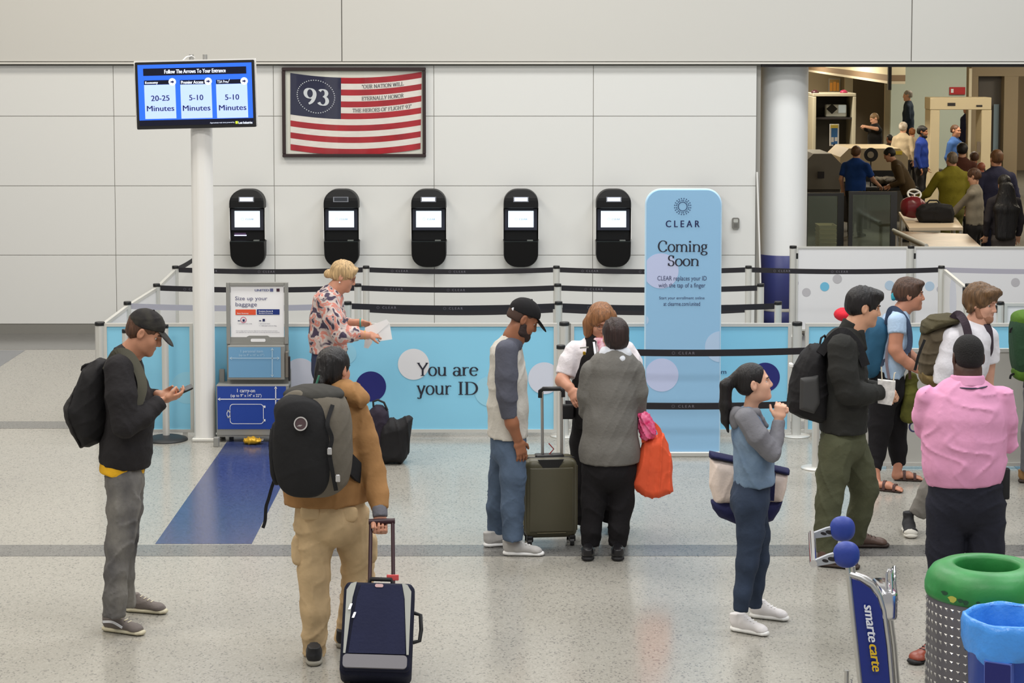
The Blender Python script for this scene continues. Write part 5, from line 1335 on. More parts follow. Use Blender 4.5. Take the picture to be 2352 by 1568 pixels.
part_strap(hb_, 'side_straps', [s.J(632, 985, -.2), s.J(628, 1030, -.2), s.J(640, 1080, -.2), s.J(655, 1110, -.22)], M_pk2, .05, .02)

# ---- man in a raglan shirt
def raglan():
    Y0 = fl(1172, 1268).y
    s = Person('man in a grey raglan shirt, blue jeans and black cap', Y0, fl(1172, 1268))
    s.head(1201, 732, 0, 12, -30, sc=1.06, beard=.003); s.neck([(1176, 790, 0, 24), (1180, 774, 0, 23), (1193, 752, 0, 22)])
    tor = s.chain([(1172, 786, 0, (24, .08)), (1164, 810, 0, (37, .18)), (1166, 870, 0, (44, .185)), (1167, 935, 0, (46, .18)), (1166, 1000, 0, (47, .18))], flat=.012)
    yoke = s.chain([(1180, 792, -.05, 19), (1164, 806, -.14, 25)], k=.015, core=False)
    a1 = s.chain([(1163, 806, -.18, 26), (1163, 860, -.21, 26), (1164, 908, -.22, 24), (1170, 958, -.21, 18)], flat=.01, k=.015)
    a2 = s.chain([(1166, 806, .18, 26), (1166, 870, .2, 24), (1172, 940, .16, 20)], flat=.01, k=.015)
    ms = [clothmat('raglan_body', (196, 192, 184), bump=.3), clothmat('raglan_sleeve', (84, 86, 98), bump=.3)]
    s.cloth('raglan_shirt', tor, ms[0], fold=.008, f=16); s.cloth('sleeve', a1+yoke, ms[1], fold=.007, f=18); s.cloth('sleeve', a2, ms[1], fold=.007, f=18)
    s.cloth('neckband', [ecap(s.J(1176, 784), s.J(1173, 790), (25*s.q, .072), (26*s.q, .075), flat=.004, fl0=.004)], ms[1], fold=0, res=.006)
    s.skin([(1168, 945, -.215, 15), (1176, 972, -.21, 15), (1188, 1006, -.19, 10)]); s.hand(s.J(1190, 1010, -.185), D_(s, 7, 26, .0), (-.5, .85, 0), (18, 22), 1, wr=.028, sc=1.08)
    s.skin([(1172, 930, .16, 15), (1180, 985, .12, 11)]); s.hand(s.J(1182, 990, .12), D_(s, 7, 26, .0), (-.5, -.85, 0), (18, 22), -1, wr=.028)
    s.body(skinmat('skin_tan', (146, 94, 66)), lip=M_lipd, brow=mat('beard_dark', (52, 38, 36), .8, bump=.4, scale=120))
    pel = s.chain([(1167, 985, 0, (42, .16)), (1168, 1030, 0, (42, .16))])
    l1 = s.chain([(1176, 1030, -.09, 32), (1178, 1095, -.11, 30), (1177, 1165, -.12, 26), (1178, 1240, -.13, 23)], flat=.012); l2 = s.chain([(1158, 1030, .09, 32), (1150, 1095, .13, 28), (1143, 1165, .17, 25), (1140, 1230, .21, 22)], flat=.012)
    s.cloth('jeans', pel+l1+l2, clothmat('denim_blue', (80, 96, 118), var=.25, vscale=5), fold=.009, f=17, az=1.3)
    g, w_ = mat('shoe_lightgrey', (176, 174, 172), .7, bump=.2), mat('sole_white', (228, 228, 228), .5)
    s.shoe((1154, 1274), (1250, 1276), g, w_, ln=.285); s.shoe((1110, 1256), (1170, 1252), g, w_, ln=.28)
    s.hair(mat('stubble', (66, 46, 38), .8), nape=-.035, thick=.003, fold=.001)
    o = s.cap(clothmat('cap_black', (28, 27, 29), bump=.1), bill=.060, tilt=-6)
    mb = MB(); mb.prism(circle(0, 0, .011, 12), s.W((.046, -.094, .025)), Vector(nrm(s.B[1])), Vector(nrm(s.B[2])), .03); mb.build('cap_buckle', M_whiteink, o)
    return s
p_rg = raglan()

# ---- airline agent facing the camera
def agent():
    Y0 = fl(1375, 1218).y
    s = Person('airline agent with wavy auburn hair in a black vest and white blouse', Y0, fl(1375, 1218))
    s.head(1381, 739, -.02, -78, -18, sc=1.0); s.neck([(1379, 792, 0, 20), (1380, 770, 0, 18)])
    tor = s.chain([(1379, 790, 0, (32, .08)), (1377, 808, 0, (58, .12)), (1378, 860, 0, (60, .14)), (1378, 920, 0, (55, .135)), (1378, 960, 0, (56, .14))], flat=.012)
    a1 = s.chain([(1322, 806, 0, 25), (1308, 832, -.02, 25), (1298, 862, -.05, 23)], flat=.01, k=.02); a2 = s.chain([(1436, 806, 0, 25), (1450, 832, -.01, 25), (1458, 860, -.04, 23)], flat=.01, k=.02)
    s.cloth('blouse', tor+a1+a2, clothmat('blouse_white', (230, 224, 228), bump=.3), fold=.008, f=22)
    v = s.chain([(1378, 794, 0, (42, .105)), (1378, 822, 0, (50, .155)), (1378, 870, 0, (62, .175)), (1378, 930, 0, (60, .17)), (1378, 978, 0, (64, .175))], flat=.012, core=False)
    vn = elli(s.J(1383, 792, -.17), (.042, .14, .13), op='s', k=.01)
    s.cloth('vest', v+[vn], clothmat('vest_black', (26, 24, 26), bump=.2), fold=.004)
    s.skin([(1297, 856, -.05, 16), (1291, 874, -.09, 15), (1308, 890, -.18, 12)]); s.hand(s.J(1312, 893, -.2), D_(s, 9, 20, -.06), (.2, .9, .1), (20, 25), 1, wr=.025)
    s.skin([(1459, 856, -.05, 16), (1462, 875, -.1, 14), (1440, 885, -.2, 12)]); s.hand(s.J(1436, 887, -.21), D_(s, -20, 6, -.04), (0, -.3, -.9), (20, 25), 1, wr=.024)
    s.body(skinmat('skin_rosy', (196, 140, 114)), brow=mat('brow_auburn', (110, 70, 44), .7))
    pel = s.chain([(1378, 960, 0, (62, .15)), (1375, 1010, 0, (66, .155))])
    l1 = s.chain([(1345, 1020, 0, 36), (1345, 1110, 0, 33), (1345, 1200, 0, 32)], flat=.012); l2 = s.chain([(1408, 1020, .05, 36), (1412, 1110, .05, 33), (1412, 1195, .05, 32)], flat=.012)
    s.cloth('trousers', pel+l1+l2, clothmat('trousers_black', (24, 22, 25)), fold=.008)
    for x in (1350, 1408): s.shoe_at(np.array((s.J(x, 1200, 0)[0], Y0+.07, 0)), (.05, -1, 0), .25, M_black, M_blackmatt, .04)
    ha = hairmat('hair_auburn', (136, 92, 58))
    s.hair(ha, nape=-.12, thick=.022, face=((0, .125, -.05), (.052, .08, .105)), ears=False, fold=.007, f=20, extra=[s.hc_((.080, .0, .03), (.092, .02, -.085), .032, .030, .03), s.hc_((-.080, .0, .03), (-.092, .02, -.085), .032, .030, .03), s.hc_((.088, -.03, -.02), (.085, -.03, -.10), .04, .03, .03), s.hc_((-.088, -.03, -.02), (-.085, -.03, -.10), .04, .03, .03), s.hd((0, -.06, -.05), (.085, .05, .07), .03)])
    sc_ = mat('scarf_pink', (216, 96, 140), .6, var=.5, vscale=40, var2=(236, 214, 220), bump=.3)
    s.cloth('neck_scarf', [elli(s.J(1381, 790, -.10), (.030, .022, .045)), elli(s.J(1382, 806, -.125), (.022, .016, .04)), ecap(s.J(1368, 780, -.07), s.J(1394, 780, -.07), .018, .018)], sc_, fold=.006, f=40, res=.005)
    mb = MB(); strap(mb, [s.J(1364, 785, -.12), s.J(1368, 815, -.17), s.J(1374, 845, -.19)], .016, .003); mb.build('lanyard', M_whiteink, s.root)
    mb = MB(); strap(mb, [s.J(1332, 799, -.165), s.J(1352, 797, -.175)], .010, .003); mb.build('name_badge', M_silver, s.root)
    mb = MB(); mb.bbox((-.010, -.004, -.012), (.010, .004, .012), .003, 1, O=Vector(s.J(1342, 811, -.17)), R=Matrix.Identity(3)); mb.build('wing_pin', mat('gold', (200, 160, 50), .3, metal=.8), s.root)
    mb = MB()
    for sx in (-1, 1):
        mb.tube([s.W((sx*.031+.021*math.cos(t), .097, .0+.015*math.sin(t))) for t in [i*math.pi/6 for i in range(12)]], .0016, 6, close=True); mb.tube([s.W((sx*.052, .094, .004)), s.W((sx*.078, .01, .008))], .0016, 6)
    mb.tube([s.W((-.011, .099, .002)), s.W((.011, .099, .002))], .0016, 6); mb.build('glasses', mat('glasses_dark', (120, 92, 84), .3), s.root)
    # radio pouch on the belt
    mb = MB(); mb.bbox((-.045, -.03, -.05), (.045, .03, .05), .012, 3, O=Vector(s.J(1303, 945, -.06)), R=Matrix.Identity(3)); mb.build('belt_pouch', M_blackmatt, s.root)
    return s
p_ag = agent()

# ---- woman in a grey sweater, from behind
def sweater():
    Y0 = fl(1385, 1276).y
    s = Person('woman with short dark hair in a long grey sweater, seen from behind', Y0, fl(1390, 1276))
    s.head(1413, 773, .04, 100, -4, sc=1.0); s.neck([(1413, 830, .01, 22), (1413, 800, .02, 20)])
    tor = s.chain([(1412, 824, 0, (34, .08)), (1411, 842, 0, (60, .125)), (1407, 900, 0, (57, .15)), (1402, 970, 0, (62, .165)), (1400, 1030, 0, (68, .175)), (1400, 1057, 0, (68, .175))], flat=.012)
    a1 = s.chain([(1456, 850, 0, 25), (1464, 900, 0, 25), (1464, 942, .05, 21), (1440, 925, .24, 16)], flat=.01, k=.010); a2 = s.chain([(1358, 852, 0, 25), (1349, 905, .02, 25), (1350, 945, .08, 21), (1385, 925, .24, 16)], flat=.01, k=.010)
    s.cloth('sweater', tor+a1+a2, clothmat('knit_grey', (112, 110, 106), bump=.4, scale=48, var=.08), fold=.009, f=11)
    col = [ecap(s.J(1390, 815, -.02), s.J(1436, 817, -.02), (.045, .06), (.045, .06), (0, 1, 0), k=.02), elli(s.J(1413, 814, .02), (.10, .085, .035)), elli(s.J(1428, 826, -.075), (.03, .03, .03))]
    s.cloth('shirt_collar', col, clothmat('collar_white', (214, 218, 226)), fold=.006, f=26, res=.006)
    s.hand(s.J(1436, 925, .27), D_(s, -24, 0, .02), (0, -.3, -.8), (35, 40), 1, wr=.022); s.hand(s.J(1390, 925, .27), D_(s, 24, 0, .02), (0, -.3, -.8), (35, 40), -1, wr=.022)
    s.body(skinmat('skin_light', (206, 156, 128)))
    pel = s.chain([(1400, 1040, 0, (58, .16)), (1400, 1075, 0, (58, .16))])
    l1 = s.chain([(1370, 1080, 0, 35), (1364, 1150, 0, 29), (1358, 1215, 0, 23), (1356, 1252, 0, 21)], flat=.012); l2 = s.chain([(1428, 1080, 0, 35), (1427, 1150, .02, 29), (1421, 1215, 0, 23), (1419, 1252, 0, 21)], flat=.012)
    s.cloth('trousers', pel+l1+l2, clothmat('trousers_black', (24, 22, 25)), fold=.008, f=18)
    for x, y in ((1350, 1290), (1419, 1290)): s.shoe_at(_v(fl(x, y)), (.05, 1, 0), .25, mat('leather_black', (26, 25, 28), .35), M_blackmatt, .043, boot=-.02)
    s.hair(hairmat('hair_dark', (46, 32, 30)), nape=-.082, thick=.016, fold=.006, f=34, ears=False, extra=[s.hd((0, -.045, -.04), (.07, .058, .06), .03)])
    return s
p_sw = sweater()

# ---- ponytail woman
def ponytail():
    Y0 = fl(1722, 1448).y
    s = Person('young woman with a ponytail in a denim vest with grey sleeves', Y0, fl(1722, 1448))
    s.head(1731, 879, 0, 2, 9, sc=.96, eyesz=.8); s.neck([(1724, 938, 0, 17), (1727, 915, 0, 15)])
    tor = s.chain([(1721, 950, 0, (16, .06)), (1719, 962, 0, (32, .14)), (1722, 1000, 0, (40, .165)), (1731, 1055, 0, (45, .165)), (1733, 1108, 0, (49, .165))], flat=.012)
    s.cloth('denim_vest', tor, clothmat('denim_pale', (124, 146, 170), var=.3, vscale=6, var2=(88, 110, 136)), fold=.009, f=17)
    slm = clothmat('jersey_grey', (120, 120, 126), bump=.3)
    a1 = s.chain([(1714, 960, -.155, 25), (1740, 1002, -.19, 26), (1772, 1040, -.18, 21), (1782, 1010, -.12, 18), (1788, 968, -.07, 15)], flat=.01, k=.012, core=False)
    a2 = s.chain([(1718, 960, .155, 25), (1745, 1005, .2, 24), (1772, 1036, .18, 20), (1784, 1000, .12, 17), (1790, 966, .06, 14)], flat=.01, k=.012, core=False)
    s.cloth('sleeve', a1, slm, fold=.006, f=22); s.cloth('sleeve', a2, slm, fold=.006, f=22)
    hood = [elli(s.J(1690, 962, 0), (.042, .105, .062), frame(0, 0)[[1, 0, 2]]), ecap(s.J(1698, 946, -.08), s.J(1738, 946, -.07), .028, .022, k=.03), ecap(s.J(1698, 946, .08), s.J(1738, 946, .07), .028, .022, k=.03), ecap(s.J(1738, 946, -.068), s.J(1760, 978, -.06), .022, .016, k=.02), ecap(s.J(1693, 950, -.07), s.J(1693, 950, .07), .034, .034, k=.03)]
    s.cloth('hood', hood, slm, fold=.006, f=26, res=.006)
    s.hand(s.J(1788, 964, -.065), D_(s, 3, -22, .0), (.25, .9, .1), (58, 62), 1, wr=.022, sc=.92); s.hand(s.J(1790, 962, .05), D_(s, 3, -22, -.02), (.25, -.9, .1), (60, 60), -1, wr=.022, sc=.92)
    s.body(skinmat('skin_peach', (216, 168, 142)), brow=mat('brow_black', (44, 34, 32), .7))
    pel = s.chain([(1728, 1100, 0, (42, .15)), (1722, 1150, 0, (46, .16))])
    l1 = s.chain([(1722, 1155, -.075, 39), (1724, 1225, -.085, 31), (1716, 1295, -.10, 25), (1706, 1360, -.115, 20), (1701, 1402, -.12, 18)], flat=.01); l2 = s.chain([(1726, 1155, .075, 37), (1738, 1225, .08, 30), (1742, 1285, .09, 24), (1735, 1345, .11, 20), (1732, 1392, .13, 17)], flat=.01)
    s.cloth('jeans', pel+l1+l2, clothmat('denim_navy', (48, 59, 78), var=.2), fold=.006, f=22, az=1.5)
    w_ = mat('canvas_white', (224, 220, 220), .7, bump=.15)
    s.shoe((1678, 1446), (1768, 1462), w_, M_white, ln=.25, width=.038); s.shoe((1722, 1416), (1792, 1424), w_, M_white, ln=.245, width=.038)
    bh = hairmat('hair_black', (24, 21, 22))
    tail = [ecap(s.J(1690, 866, 0), s.J(1668, 885, 0), .030, .034, k=.02), ecap(s.J(1668, 885, 0), s.J(1666, 930, 0), .036, .036, k=.02), ecap(s.J(1666, 930, 0), s.J(1666, 965, -.01), .036, .024, k=.02), ecap(s.J(1666, 965, -.01), s.J(1673, 992, -.02), .022, .007, k=.02)]
    s.hair(bh, nape=-.07, thick=.008, fold=.003, f=40, face=((0, .100, -.022), (.085, .085, .096)), low=tail)
    sdf_obj('hair_tie', [([ecap(s.J(1694, 863, 0), s.J(1691, 866, 0), .020, .020)], .004, None)], [mat('hair_tie_pale', (214, 186, 172), .6)], s.root)
    return s
p_pt = ponytail()

# ---- man in a black jacket
def jacketman():
    Y0 = fl(1930, 1285).y
    s = Person('man in a black jacket and olive trousers with a black rucksack', Y0, fl(1930, 1285))
    s.head(1984, 705, 0, 3, -10, sc=1.06, eyesz=.8); s.neck([(1955, 775, 0, 25), (1962, 752, 0, 24), (1975, 728, 0, 23)])
    tor = s.chain([(1955, 764, 0, (27, .085)), (1940, 795, 0, (46, .185)), (1938, 860, 0, (53, .195)), (1938, 930, 0, (54, .195)), (1937, 988, 0, (55, .19))], flat=.012)
    a1 = s.chain([(1934, 800, -.19, 34), (1937, 855, -.225, 33), (1948, 900, -.235, 29), (1985, 905, -.18, 25), (2022, 900, -.10, 18)], flat=.012, k=.02)
    a2 = s.chain([(1942, 800, .19, 33), (1950, 860, .22, 31), (1962, 900, .22, 27), (1995, 895, .14, 23), (2025, 892, .06, 18)], flat=.012, k=.02)
    jm = clothmat('jacket_black', (42, 42, 40), .8, bump=.3, scale=34)
    s.cloth('jacket', tor+a1+a2, jm, fold=.009, f=15)
    s.cloth('collar', [ecap(s.J(1950, 768), s.J(1962, 742), (29*s.q, .078), (27*s.q, .075), flat=.006), ecap(s.J(1975, 765, -.05), s.J(1985, 800, -.06), .03, .02)], jm, fold=.004, res=.006)
    s.hand(s.J(2024, 901, -.09), D_(s, 26, 3, .05), (.0, .6, -.6), (35, 50), -1, wr=.026); s.hand(s.J(2027, 894, .05), D_(s, 24, 4, -.04), (0, -.6, -.6), (35, 50), 1, wr=.026)
    s.body(skinmat('skin_warm', (202, 152, 122)), brow=mat('brow_black', (44, 34, 32), .7))
    pel = s.chain([(1938, 975, 0, (50, .16)), (1936, 1020, 0, (50, .165))])
    l1 = s.chain([(1924, 1025, -.08, 42), (1914, 1085, -.1, 36), (1903, 1155, -.13, 30), (1899, 1215, -.14, 28), (1897, 1262, -.13, 26)], flat=.012); l2 = s.chain([(1950, 1025, .08, 44), (1974, 1085, .10, 37), (1986, 1122, .11, 32), (1974, 1180, .14, 28), (1962, 1243, .19, 23)], flat=.012)
    s.cloth('trousers', pel+l1+l2, clothmat('olive_cloth', (80, 82, 62), var=.15, bump=.3), fold=.011, f=14, az=1.3)
    br = mat('leather_brown', (92, 70, 60), .5)
    s.shoe((1876, 1298), (1960, 1306), br, mat('sole_dark', (60, 48, 42), .7), ln=.29, width=.045); s.shoe((1946, 1256), (2010, 1256), br, mat('sole_dark', (60, 48, 42), .7), ln=.29, width=.045)
    s.hair(M_hk, nape=-.075, thick=.016, fold=.006, f=34, face=((0, .107, -.052), (.090, .088, .080)), extra=[s.hd((0, .055, .095), (.075, .055, .030), .02), s.hc_((.05, .08, .075), (-.05, .09, .065), .022, .018)])
    return s
p_jk = jacketman()
s = p_jk
bk2 = thing('backpack', 'black rucksack with a grey patch on the olive trousers man', 'backpack', tuple(s.J(1850, 965, 0)))
sdf_obj('main_bag', [([polybag([(1896, 796), (1880, 788), (1860, 790), (1838, 812), (1824, 838), (1812, 880), (1807, 925), (1812, 946), (1838, 960), (1880, 968), (1900, 966), (1906, 900)], s.Y0-.01, .165, .11)], .0085, wrinkle(.008, 26, 4))], [M_bk], bk2)
sdf_obj('side_pocket', [([polybag([(1838, 868), (1880, 860), (1884, 925), (1870, 950), (1836, 940)], s.Y0-.165, .035, .03)], .006, None)], [mat('patch_grey', (58, 58, 58), .7)], bk2)
part_strap(bk2, 'shoulder_strap', [s.J(1884, 812, -.14), s.J(1902, 788, -.14), s.J(1935, 762, -.15), s.J(1968, 790, -.15), s.J(1988, 840, -.16)], M_bk, .06, .012, (0, -.8, .5))
mb = MB(); mb.tube([s.J(1882, 796, -.03), s.J(1886, 776, -.02), s.J(1894, 770, .0), s.J(1898, 782, .02)], .007, 8); mb.build('grab_handle', M_bk, bk2)
mb = MB(); mb.bbox((-.012, -.03, -.012), (.012, .03, .012), .004, 1, O=Vector(s.J(1817, 838, -.05)), R=Matrix.Identity(3)); mb.build('reflective_tab', M_white, bk2)
# white paper bag and papers in his hands
gb = thing('paper_bag', 'small white printed bag with string handles in the olive trousers man\'s hand', 'bag', tuple(s.J(2035, 930, -.14)))
mb = MB(); pts = [s.J(x, y, -.13) for x, y in ((2016, 873), (2057, 877), (2055, 908), (2048, 931), (2016, 926))]
bb = [p+np.array((.01, .06, 0)) for p in pts]; n = 5
mb.add([Vector(p) for p in pts+bb], [tuple(range(n))[::-1], tuple(range(n, 2*n))]+[(i, (i+1) % n, n+(i+1) % n, n+i) for i in range(n)]); mb.build('sack', mat('bag_print', (214, 210, 206), .7, var=.2, vscale=30), gb)
for x0, x1 in ((2026, 2024), (2052, 2057)):
    mb = MB(); mb.tube([s.J(x0, 874, -.11), s.J((x0+x1)/2, 856, -.11), s.J(x1, 842 if x0 < 2040 else 856, -.10)], .004, 6); mb.build('string_handle', mat('string', (214, 204, 180), .8), gb)

# ---- woman in light blue
def bluewoman():
    Y0 = fl(2060, 1108).y
    s = Person('smiling woman in a light blue shirt and black trousers leaning forward', Y0, fl(2055, 1108))
    s.head(2089, 676, 0, -4, -2, sc=1.04); s.neck([(2066, 728, 0, 19), (2072, 712, 0, 18), (2082, 694, 0, 17)])
    tor = s.chain([(2068, 724, 0, (22, .08)), (2058, 742, 0, (31, .165)), (2050, 790, 0, (35, .175)), (2042, 830, 0, (38, .17)), (2038, 862, 0, (36, .17))], flat=.012)
    a1 = s.chain([(2060, 738, -.16, 22), (2060, 766, -.19, 21)], flat=.01, k=.02); a2 = s.chain([(2064, 738, .16, 22), (2066, 766, .19, 21)], flat=.01, k=.02)
    s.cloth('shirt', tor+a1+a2, clothmat('shirt_lightblue', (170, 194, 220), bump=.3), fold=.008, f=20)
    s.skin([(2060, 752, -.18, 17), (2056, 802, -.20, 15), (2066, 818, -.2, 13.5), (2088, 836, -.17, 12), (2106, 848, -.14, 9)]); s.hand(s.J(2108, 850, -.135), D_(s, 20, 10, .05), (.2, .6, -.6), (35, 45), -1, wr=.023)
    s.skin([(2066, 752, .18, 16), (2075, 800, .2, 13), (2105, 825, .16, 9)]); s.hand(s.J(2108, 827, .15), D_(s, 20, 6, -.05), (.2, -.6, -.6), (35, 45), 1, wr=.023)
    s.skin([(2062, 1020, .10, 12), (2064, 1062, .10, 11), (2058, 1092, .08, 10)]); s.skin([(2013, 1030, -.10, 12), (2009, 1075, -.18, 11), (2014, 1112, -.23, 10)])
    def foot(h, t):
        a, b = _v(fl(*h)), _v(fl(*t)); d = nrm(b-a); u = np.array((0, 0, 1.)); w = np.cross(d, u)
        s.fine.append(ecap(a+d*.03+u*.04, a+d*.12+u*.045, (.030, .028), (.036, .028), w, k=.02)); s.fine.append(ecap(a+d*.12+u*.042, a+d*.21+u*.024, (.037, .026), (.042, .013), w, k=.02))
        for i in range(5): s.fine.append(ecap(a+d*.205+w*(.033-.0155*i)+u*.022, a+d*(.235-.004*i)+w*(.036-.0165*i)+u*.017, .009, .0075, w, k=.004))
        so = [ecap(a+d*.02+u*.008, a+d*.22+u*.008, (.034, .010), (.046, .010), w, k=.01), half(a, -u)]
        o = sdf_obj('sandal', [(so, .006, None)], [mat('sandal_sole', (62, 46, 40), .7)], s.root)
        for l in (.09, .17):
            mb = MB(); strap(mb, [a+d*l+w*.043+u*.012, a+d*l+w*.03+u*(.062-.12*(l-.09)), a+d*l+u*(.078-.3*(l-.09)), a+d*l-w*.03+u*(.062-.12*(l-.09)), a+d*l-w*.043+u*.012], .022, .004, d*0+u); mb.build('strap', mat('sandal_strap', (74, 46, 42), .6), o)
    foot((2006, 1124), (2066, 1130)); foot((2050, 1102), (2112, 1104))
    s.body(skinmat('skin_sun', (190, 132, 106)), brow=mat('brow_brown', (70, 48, 36), .7))
    pel = s.chain([(2037, 850, 0, (38, .16)), (2036, 895, 0, (42, .165))])
    l1 = s.chain([(2028, 905, -.07, 34), (2022, 975, -.08, 28), (2014, 1040, -.12, 20), (2009, 1078, -.18, 15)], flat=.01); l2 = s.chain([(2046, 905, .07, 34), (2056, 975, .09, 27), (2062, 1030, .11, 21), (2064, 1066, .12, 17)], flat=.01)
    s.cloth('trousers', pel+l1+l2, clothmat('trousers_black', (24, 22, 25)), fold=.007, f=18)
    s.hair(hairmat('hair_brown2', (72, 50, 38)), nape=-.05, thick=.016, fold=.006, f=36, face=((0, .110, -.048), (.090, .082, .080)), ears=False, extra=[s.hd((0, .06, .085), (.07, .05, .03), .02), s.hd((0, -.095, .005), (.05, .035, .045), .02)])
    sdf_obj('scrunchie', [([elli(s.W((.02, -.118, -.018)), (.026, .022, .036), s.B)], .005, wrinkle(.006, 60, 3))], [mat('scrunchie_teal', (40, 150, 170), .7)], s.root)
    mb = MB(); strap(mb, [s.J(2056, 722, -.13), s.J(2048, 760, -.17), s.J(2036, 820, -.19), s.J(2042, 870, -.19)], .022, .004, (-.3, -1, 0)); mb.build('bag_strap', mat('strap_mauve', (120, 108, 116), .7), s.root)
    return s
p_bw = bluewoman()
s = p_bw
M_teal = clothmat('nylon_teal', (40, 84, 112), .75, bump=.3, scale=24)
bk3, W3 = pack('backpack', 'teal rucksack on the woman in light blue', s.J(2004, 800, -.01), 0, (.16, .085, .225), (M_teal,), (), lean=-8)
sdf_obj('top_pouch', [([elli(s.J(1938, 722, .0), (.075, .10, .055), frame(0, 0, 0)[[1, 0, 2]]), ecap(s.J(1950, 728, 0), s.J(1990, 745, 0), .05, .05, k=.03)], .0085, wrinkle(.006, 24, 3))], [clothmat('nylon_red', (206, 34, 52), .7)], bk3)
sdf_obj('cyan_pouch', [([elli(W3((-.05, -.05, .14)), (.07, .05, .05))], .0085, wrinkle(.006, 24, 3))], [clothmat('nylon_cyan', (30, 150, 178), .7)], bk3)
part_strap(bk3, 'shoulder_strap', [W3((.10, -.06, .21)), s.J(2044, 712, -.12), s.J(2062, 712, -.12), s.J(2086, 745, -.15), s.J(2088, 800, -.17), s.J(2060, 815, -.17), s.J(2018, 838, -.14)], clothmat('strap_slate', (62, 74, 96)), .04, .010, (.2, -1, .3))
# olive bag hanging in front of her
ob = thing('shoulder_bag', 'olive green bag hanging in front of the woman in light blue', 'bag', tuple(s.J(2090, 972, -.05)))
sdf_obj('pouch', [([ecap(s.J(2093, 868, -.03), s.J(2088, 955, -.05), (.05, .05), (.065, .06), k=.02)], .008, wrinkle(.010, 22, 4))], [clothmat('bag_olive', (92, 92, 40), var=.35, vscale=9)], ob)
part_strap(ob, 'carry_strap', [s.J(2089, 790, -.16), s.J(2089, 830, -.16), s.J(2090, 870, -.11)], mat('strap_brown', (82, 56, 50), .7), .022, .006)
mb = MB(); c0 = Vector(s.J(2099, 980, -.06)); mb.tube([c0+Vector((.034*math.cos(t), 0, .036*math.sin(t))) for t in [math.radians(100+i*16) for i in range(16)]], .007, 8); mb.build('hook_handle', mat('hook_navy', (52, 54, 96), .4), ob)

# ---- brown-haired man in white
def whiteman():
    Y0 = fl(2150, 1225).y
    s = Person('young bearded man with tousled brown hair in a white T-shirt', Y0, fl(2165, 1225))
    s.head(2254, 696, -.02, -36, -10, sc=1.04, beard=.0); s.neck([(2236, 765, 0, 26), (2242, 745, 0, 24), (2250, 722, -.01, 22)])
    tor = s.chain([(2238, 758, 0, (30, .085)), (2226, 778, 0, (54, .145)), (2214, 830, 0, (56, .155)), (2204, 890, 0, (50, .15)), (2198, 950, 0, (50, .15))], flat=.012, rot=-40)
    a1 = s.chain([(2190, 782, -.06, 32), (2176, 840, -.08, 30), (2168, 880, -.08, 28)], flat=.01, k=.02); a2 = s.chain([(2268, 775, .08, 27), (2272, 830, .10, 25)], flat=.01, k=.02)
    s.cloth('t_shirt', tor+a1+a2, clothmat('tee_white', (226, 224, 230), bump=.3), fold=.010, f=13)
    s.skin([(2168, 870, -.08, 17), (2172, 935, -.05, 14), (2215, 950, .05, 11)]); s.hand(s.J(2218, 950, .06), D_(s, 20, 2, .05), (0, .5, -.7), (35, 40), -1)
    s.skin([(2272, 820, .10, 16), (2268, 890, .12, 13), (2240, 930, .1, 11)]); s.hand(s.J(2237, 932, .09), D_(s, -18, 8, -.02), (0, -.5, -.7), (35, 40), 1)
    s.body(skinmat('skin_pink', (210, 158, 134)), brow=mat('beard_brown', (158, 112, 88), .8))
    pel = s.chain([(2198, 945, 0, (48, .15)), (2196, 990, 0, (50, .155))], rot=-40)
    l1 = s.chain([(2180, 1000, .0, 38), (2165, 1080, .0, 31), (2136, 1130, .03, 26), (2108, 1180, .07, 22)], flat=.012); l2 = s.chain([(2215, 1000, .05, 38), (2228, 1090, -.05, 30), (2225, 1200, -.06, 24)], flat=.012)
    s.cloth('trousers', pel+l1+l2, clothmat('trousers_grey', (132, 128, 122)), fold=.008)
    bk_ = mat('canvas_black', (28, 27, 30), .8); wt = mat('rubber_white', (214, 210, 200), .6)
    t0 = _v(fl(2093, 1238)); d0 = nrm((-.10, -1, 0)); s.shoe_at(t0-d0*.29, d0, .29, bk_, wt, .047, tip=wt, boot=.03); s.shoe_at(np.array((s.J(2215, 1200, -.06)[0], Y0-.06, 0)), (.6, -.8, 0), .28, bk_, wt, .045, tip=wt)
    hb = hairmat('hair_chestnut', (98, 72, 46))
    s.hair(hb, nape=-.075, thick=.024, fold=.011, f=32, face=((0, .114, -.044), (.088, .085, .084)), ears=False, extra=[s.hd((0, .06, .092), (.085, .06, .034), .02), s.hc_((.055, .075, .078), (-.065, .08, .076), .022, .022), s.hc_((.075, -.03, -.03), (.07, -.05, -.075), .026, .02), s.hc_((-.075, -.03, -.03), (-.07, -.05, -.075), .026, .02), s.hc_((-.075, .06, .07), (-.10, .085, .075), .016, .006)])
    return s
p_wm = whiteman()
s = p_wm
M_ol, M_olt = clothmat('canvas_olive', (88, 78, 62), .85, bump=.35, scale=22), clothmat('canvas_tan', (116, 98, 62), .85, bump=.35, scale=22)
bk4 = thing('backpack', 'brown canvas rucksack with a tan base on the man in white', 'backpack', tuple(s.J(2135, 888, .03)))
sdf_obj('main_bag', [([polybag([(2122, 752), (2160, 742), (2196, 744), (2200, 790), (2182, 840), (2165, 868), (2112, 864), (2109, 830), (2113, 790)], s.Y0+.06, .155, .08)], .0085, wrinkle(.010, 24, 4))], [M_ol], bk4)
sdf_obj('lid', [([polybag([(2114, 758), (2120, 737), (2142, 722), (2180, 718), (2208, 722), (2200, 742), (2160, 752), (2130, 764), (2116, 768)], s.Y0+.05, .16, .06)], .0085, wrinkle(.008, 30, 5))], [clothmat('canvas_moss', (74, 68, 48), .85)], bk4)
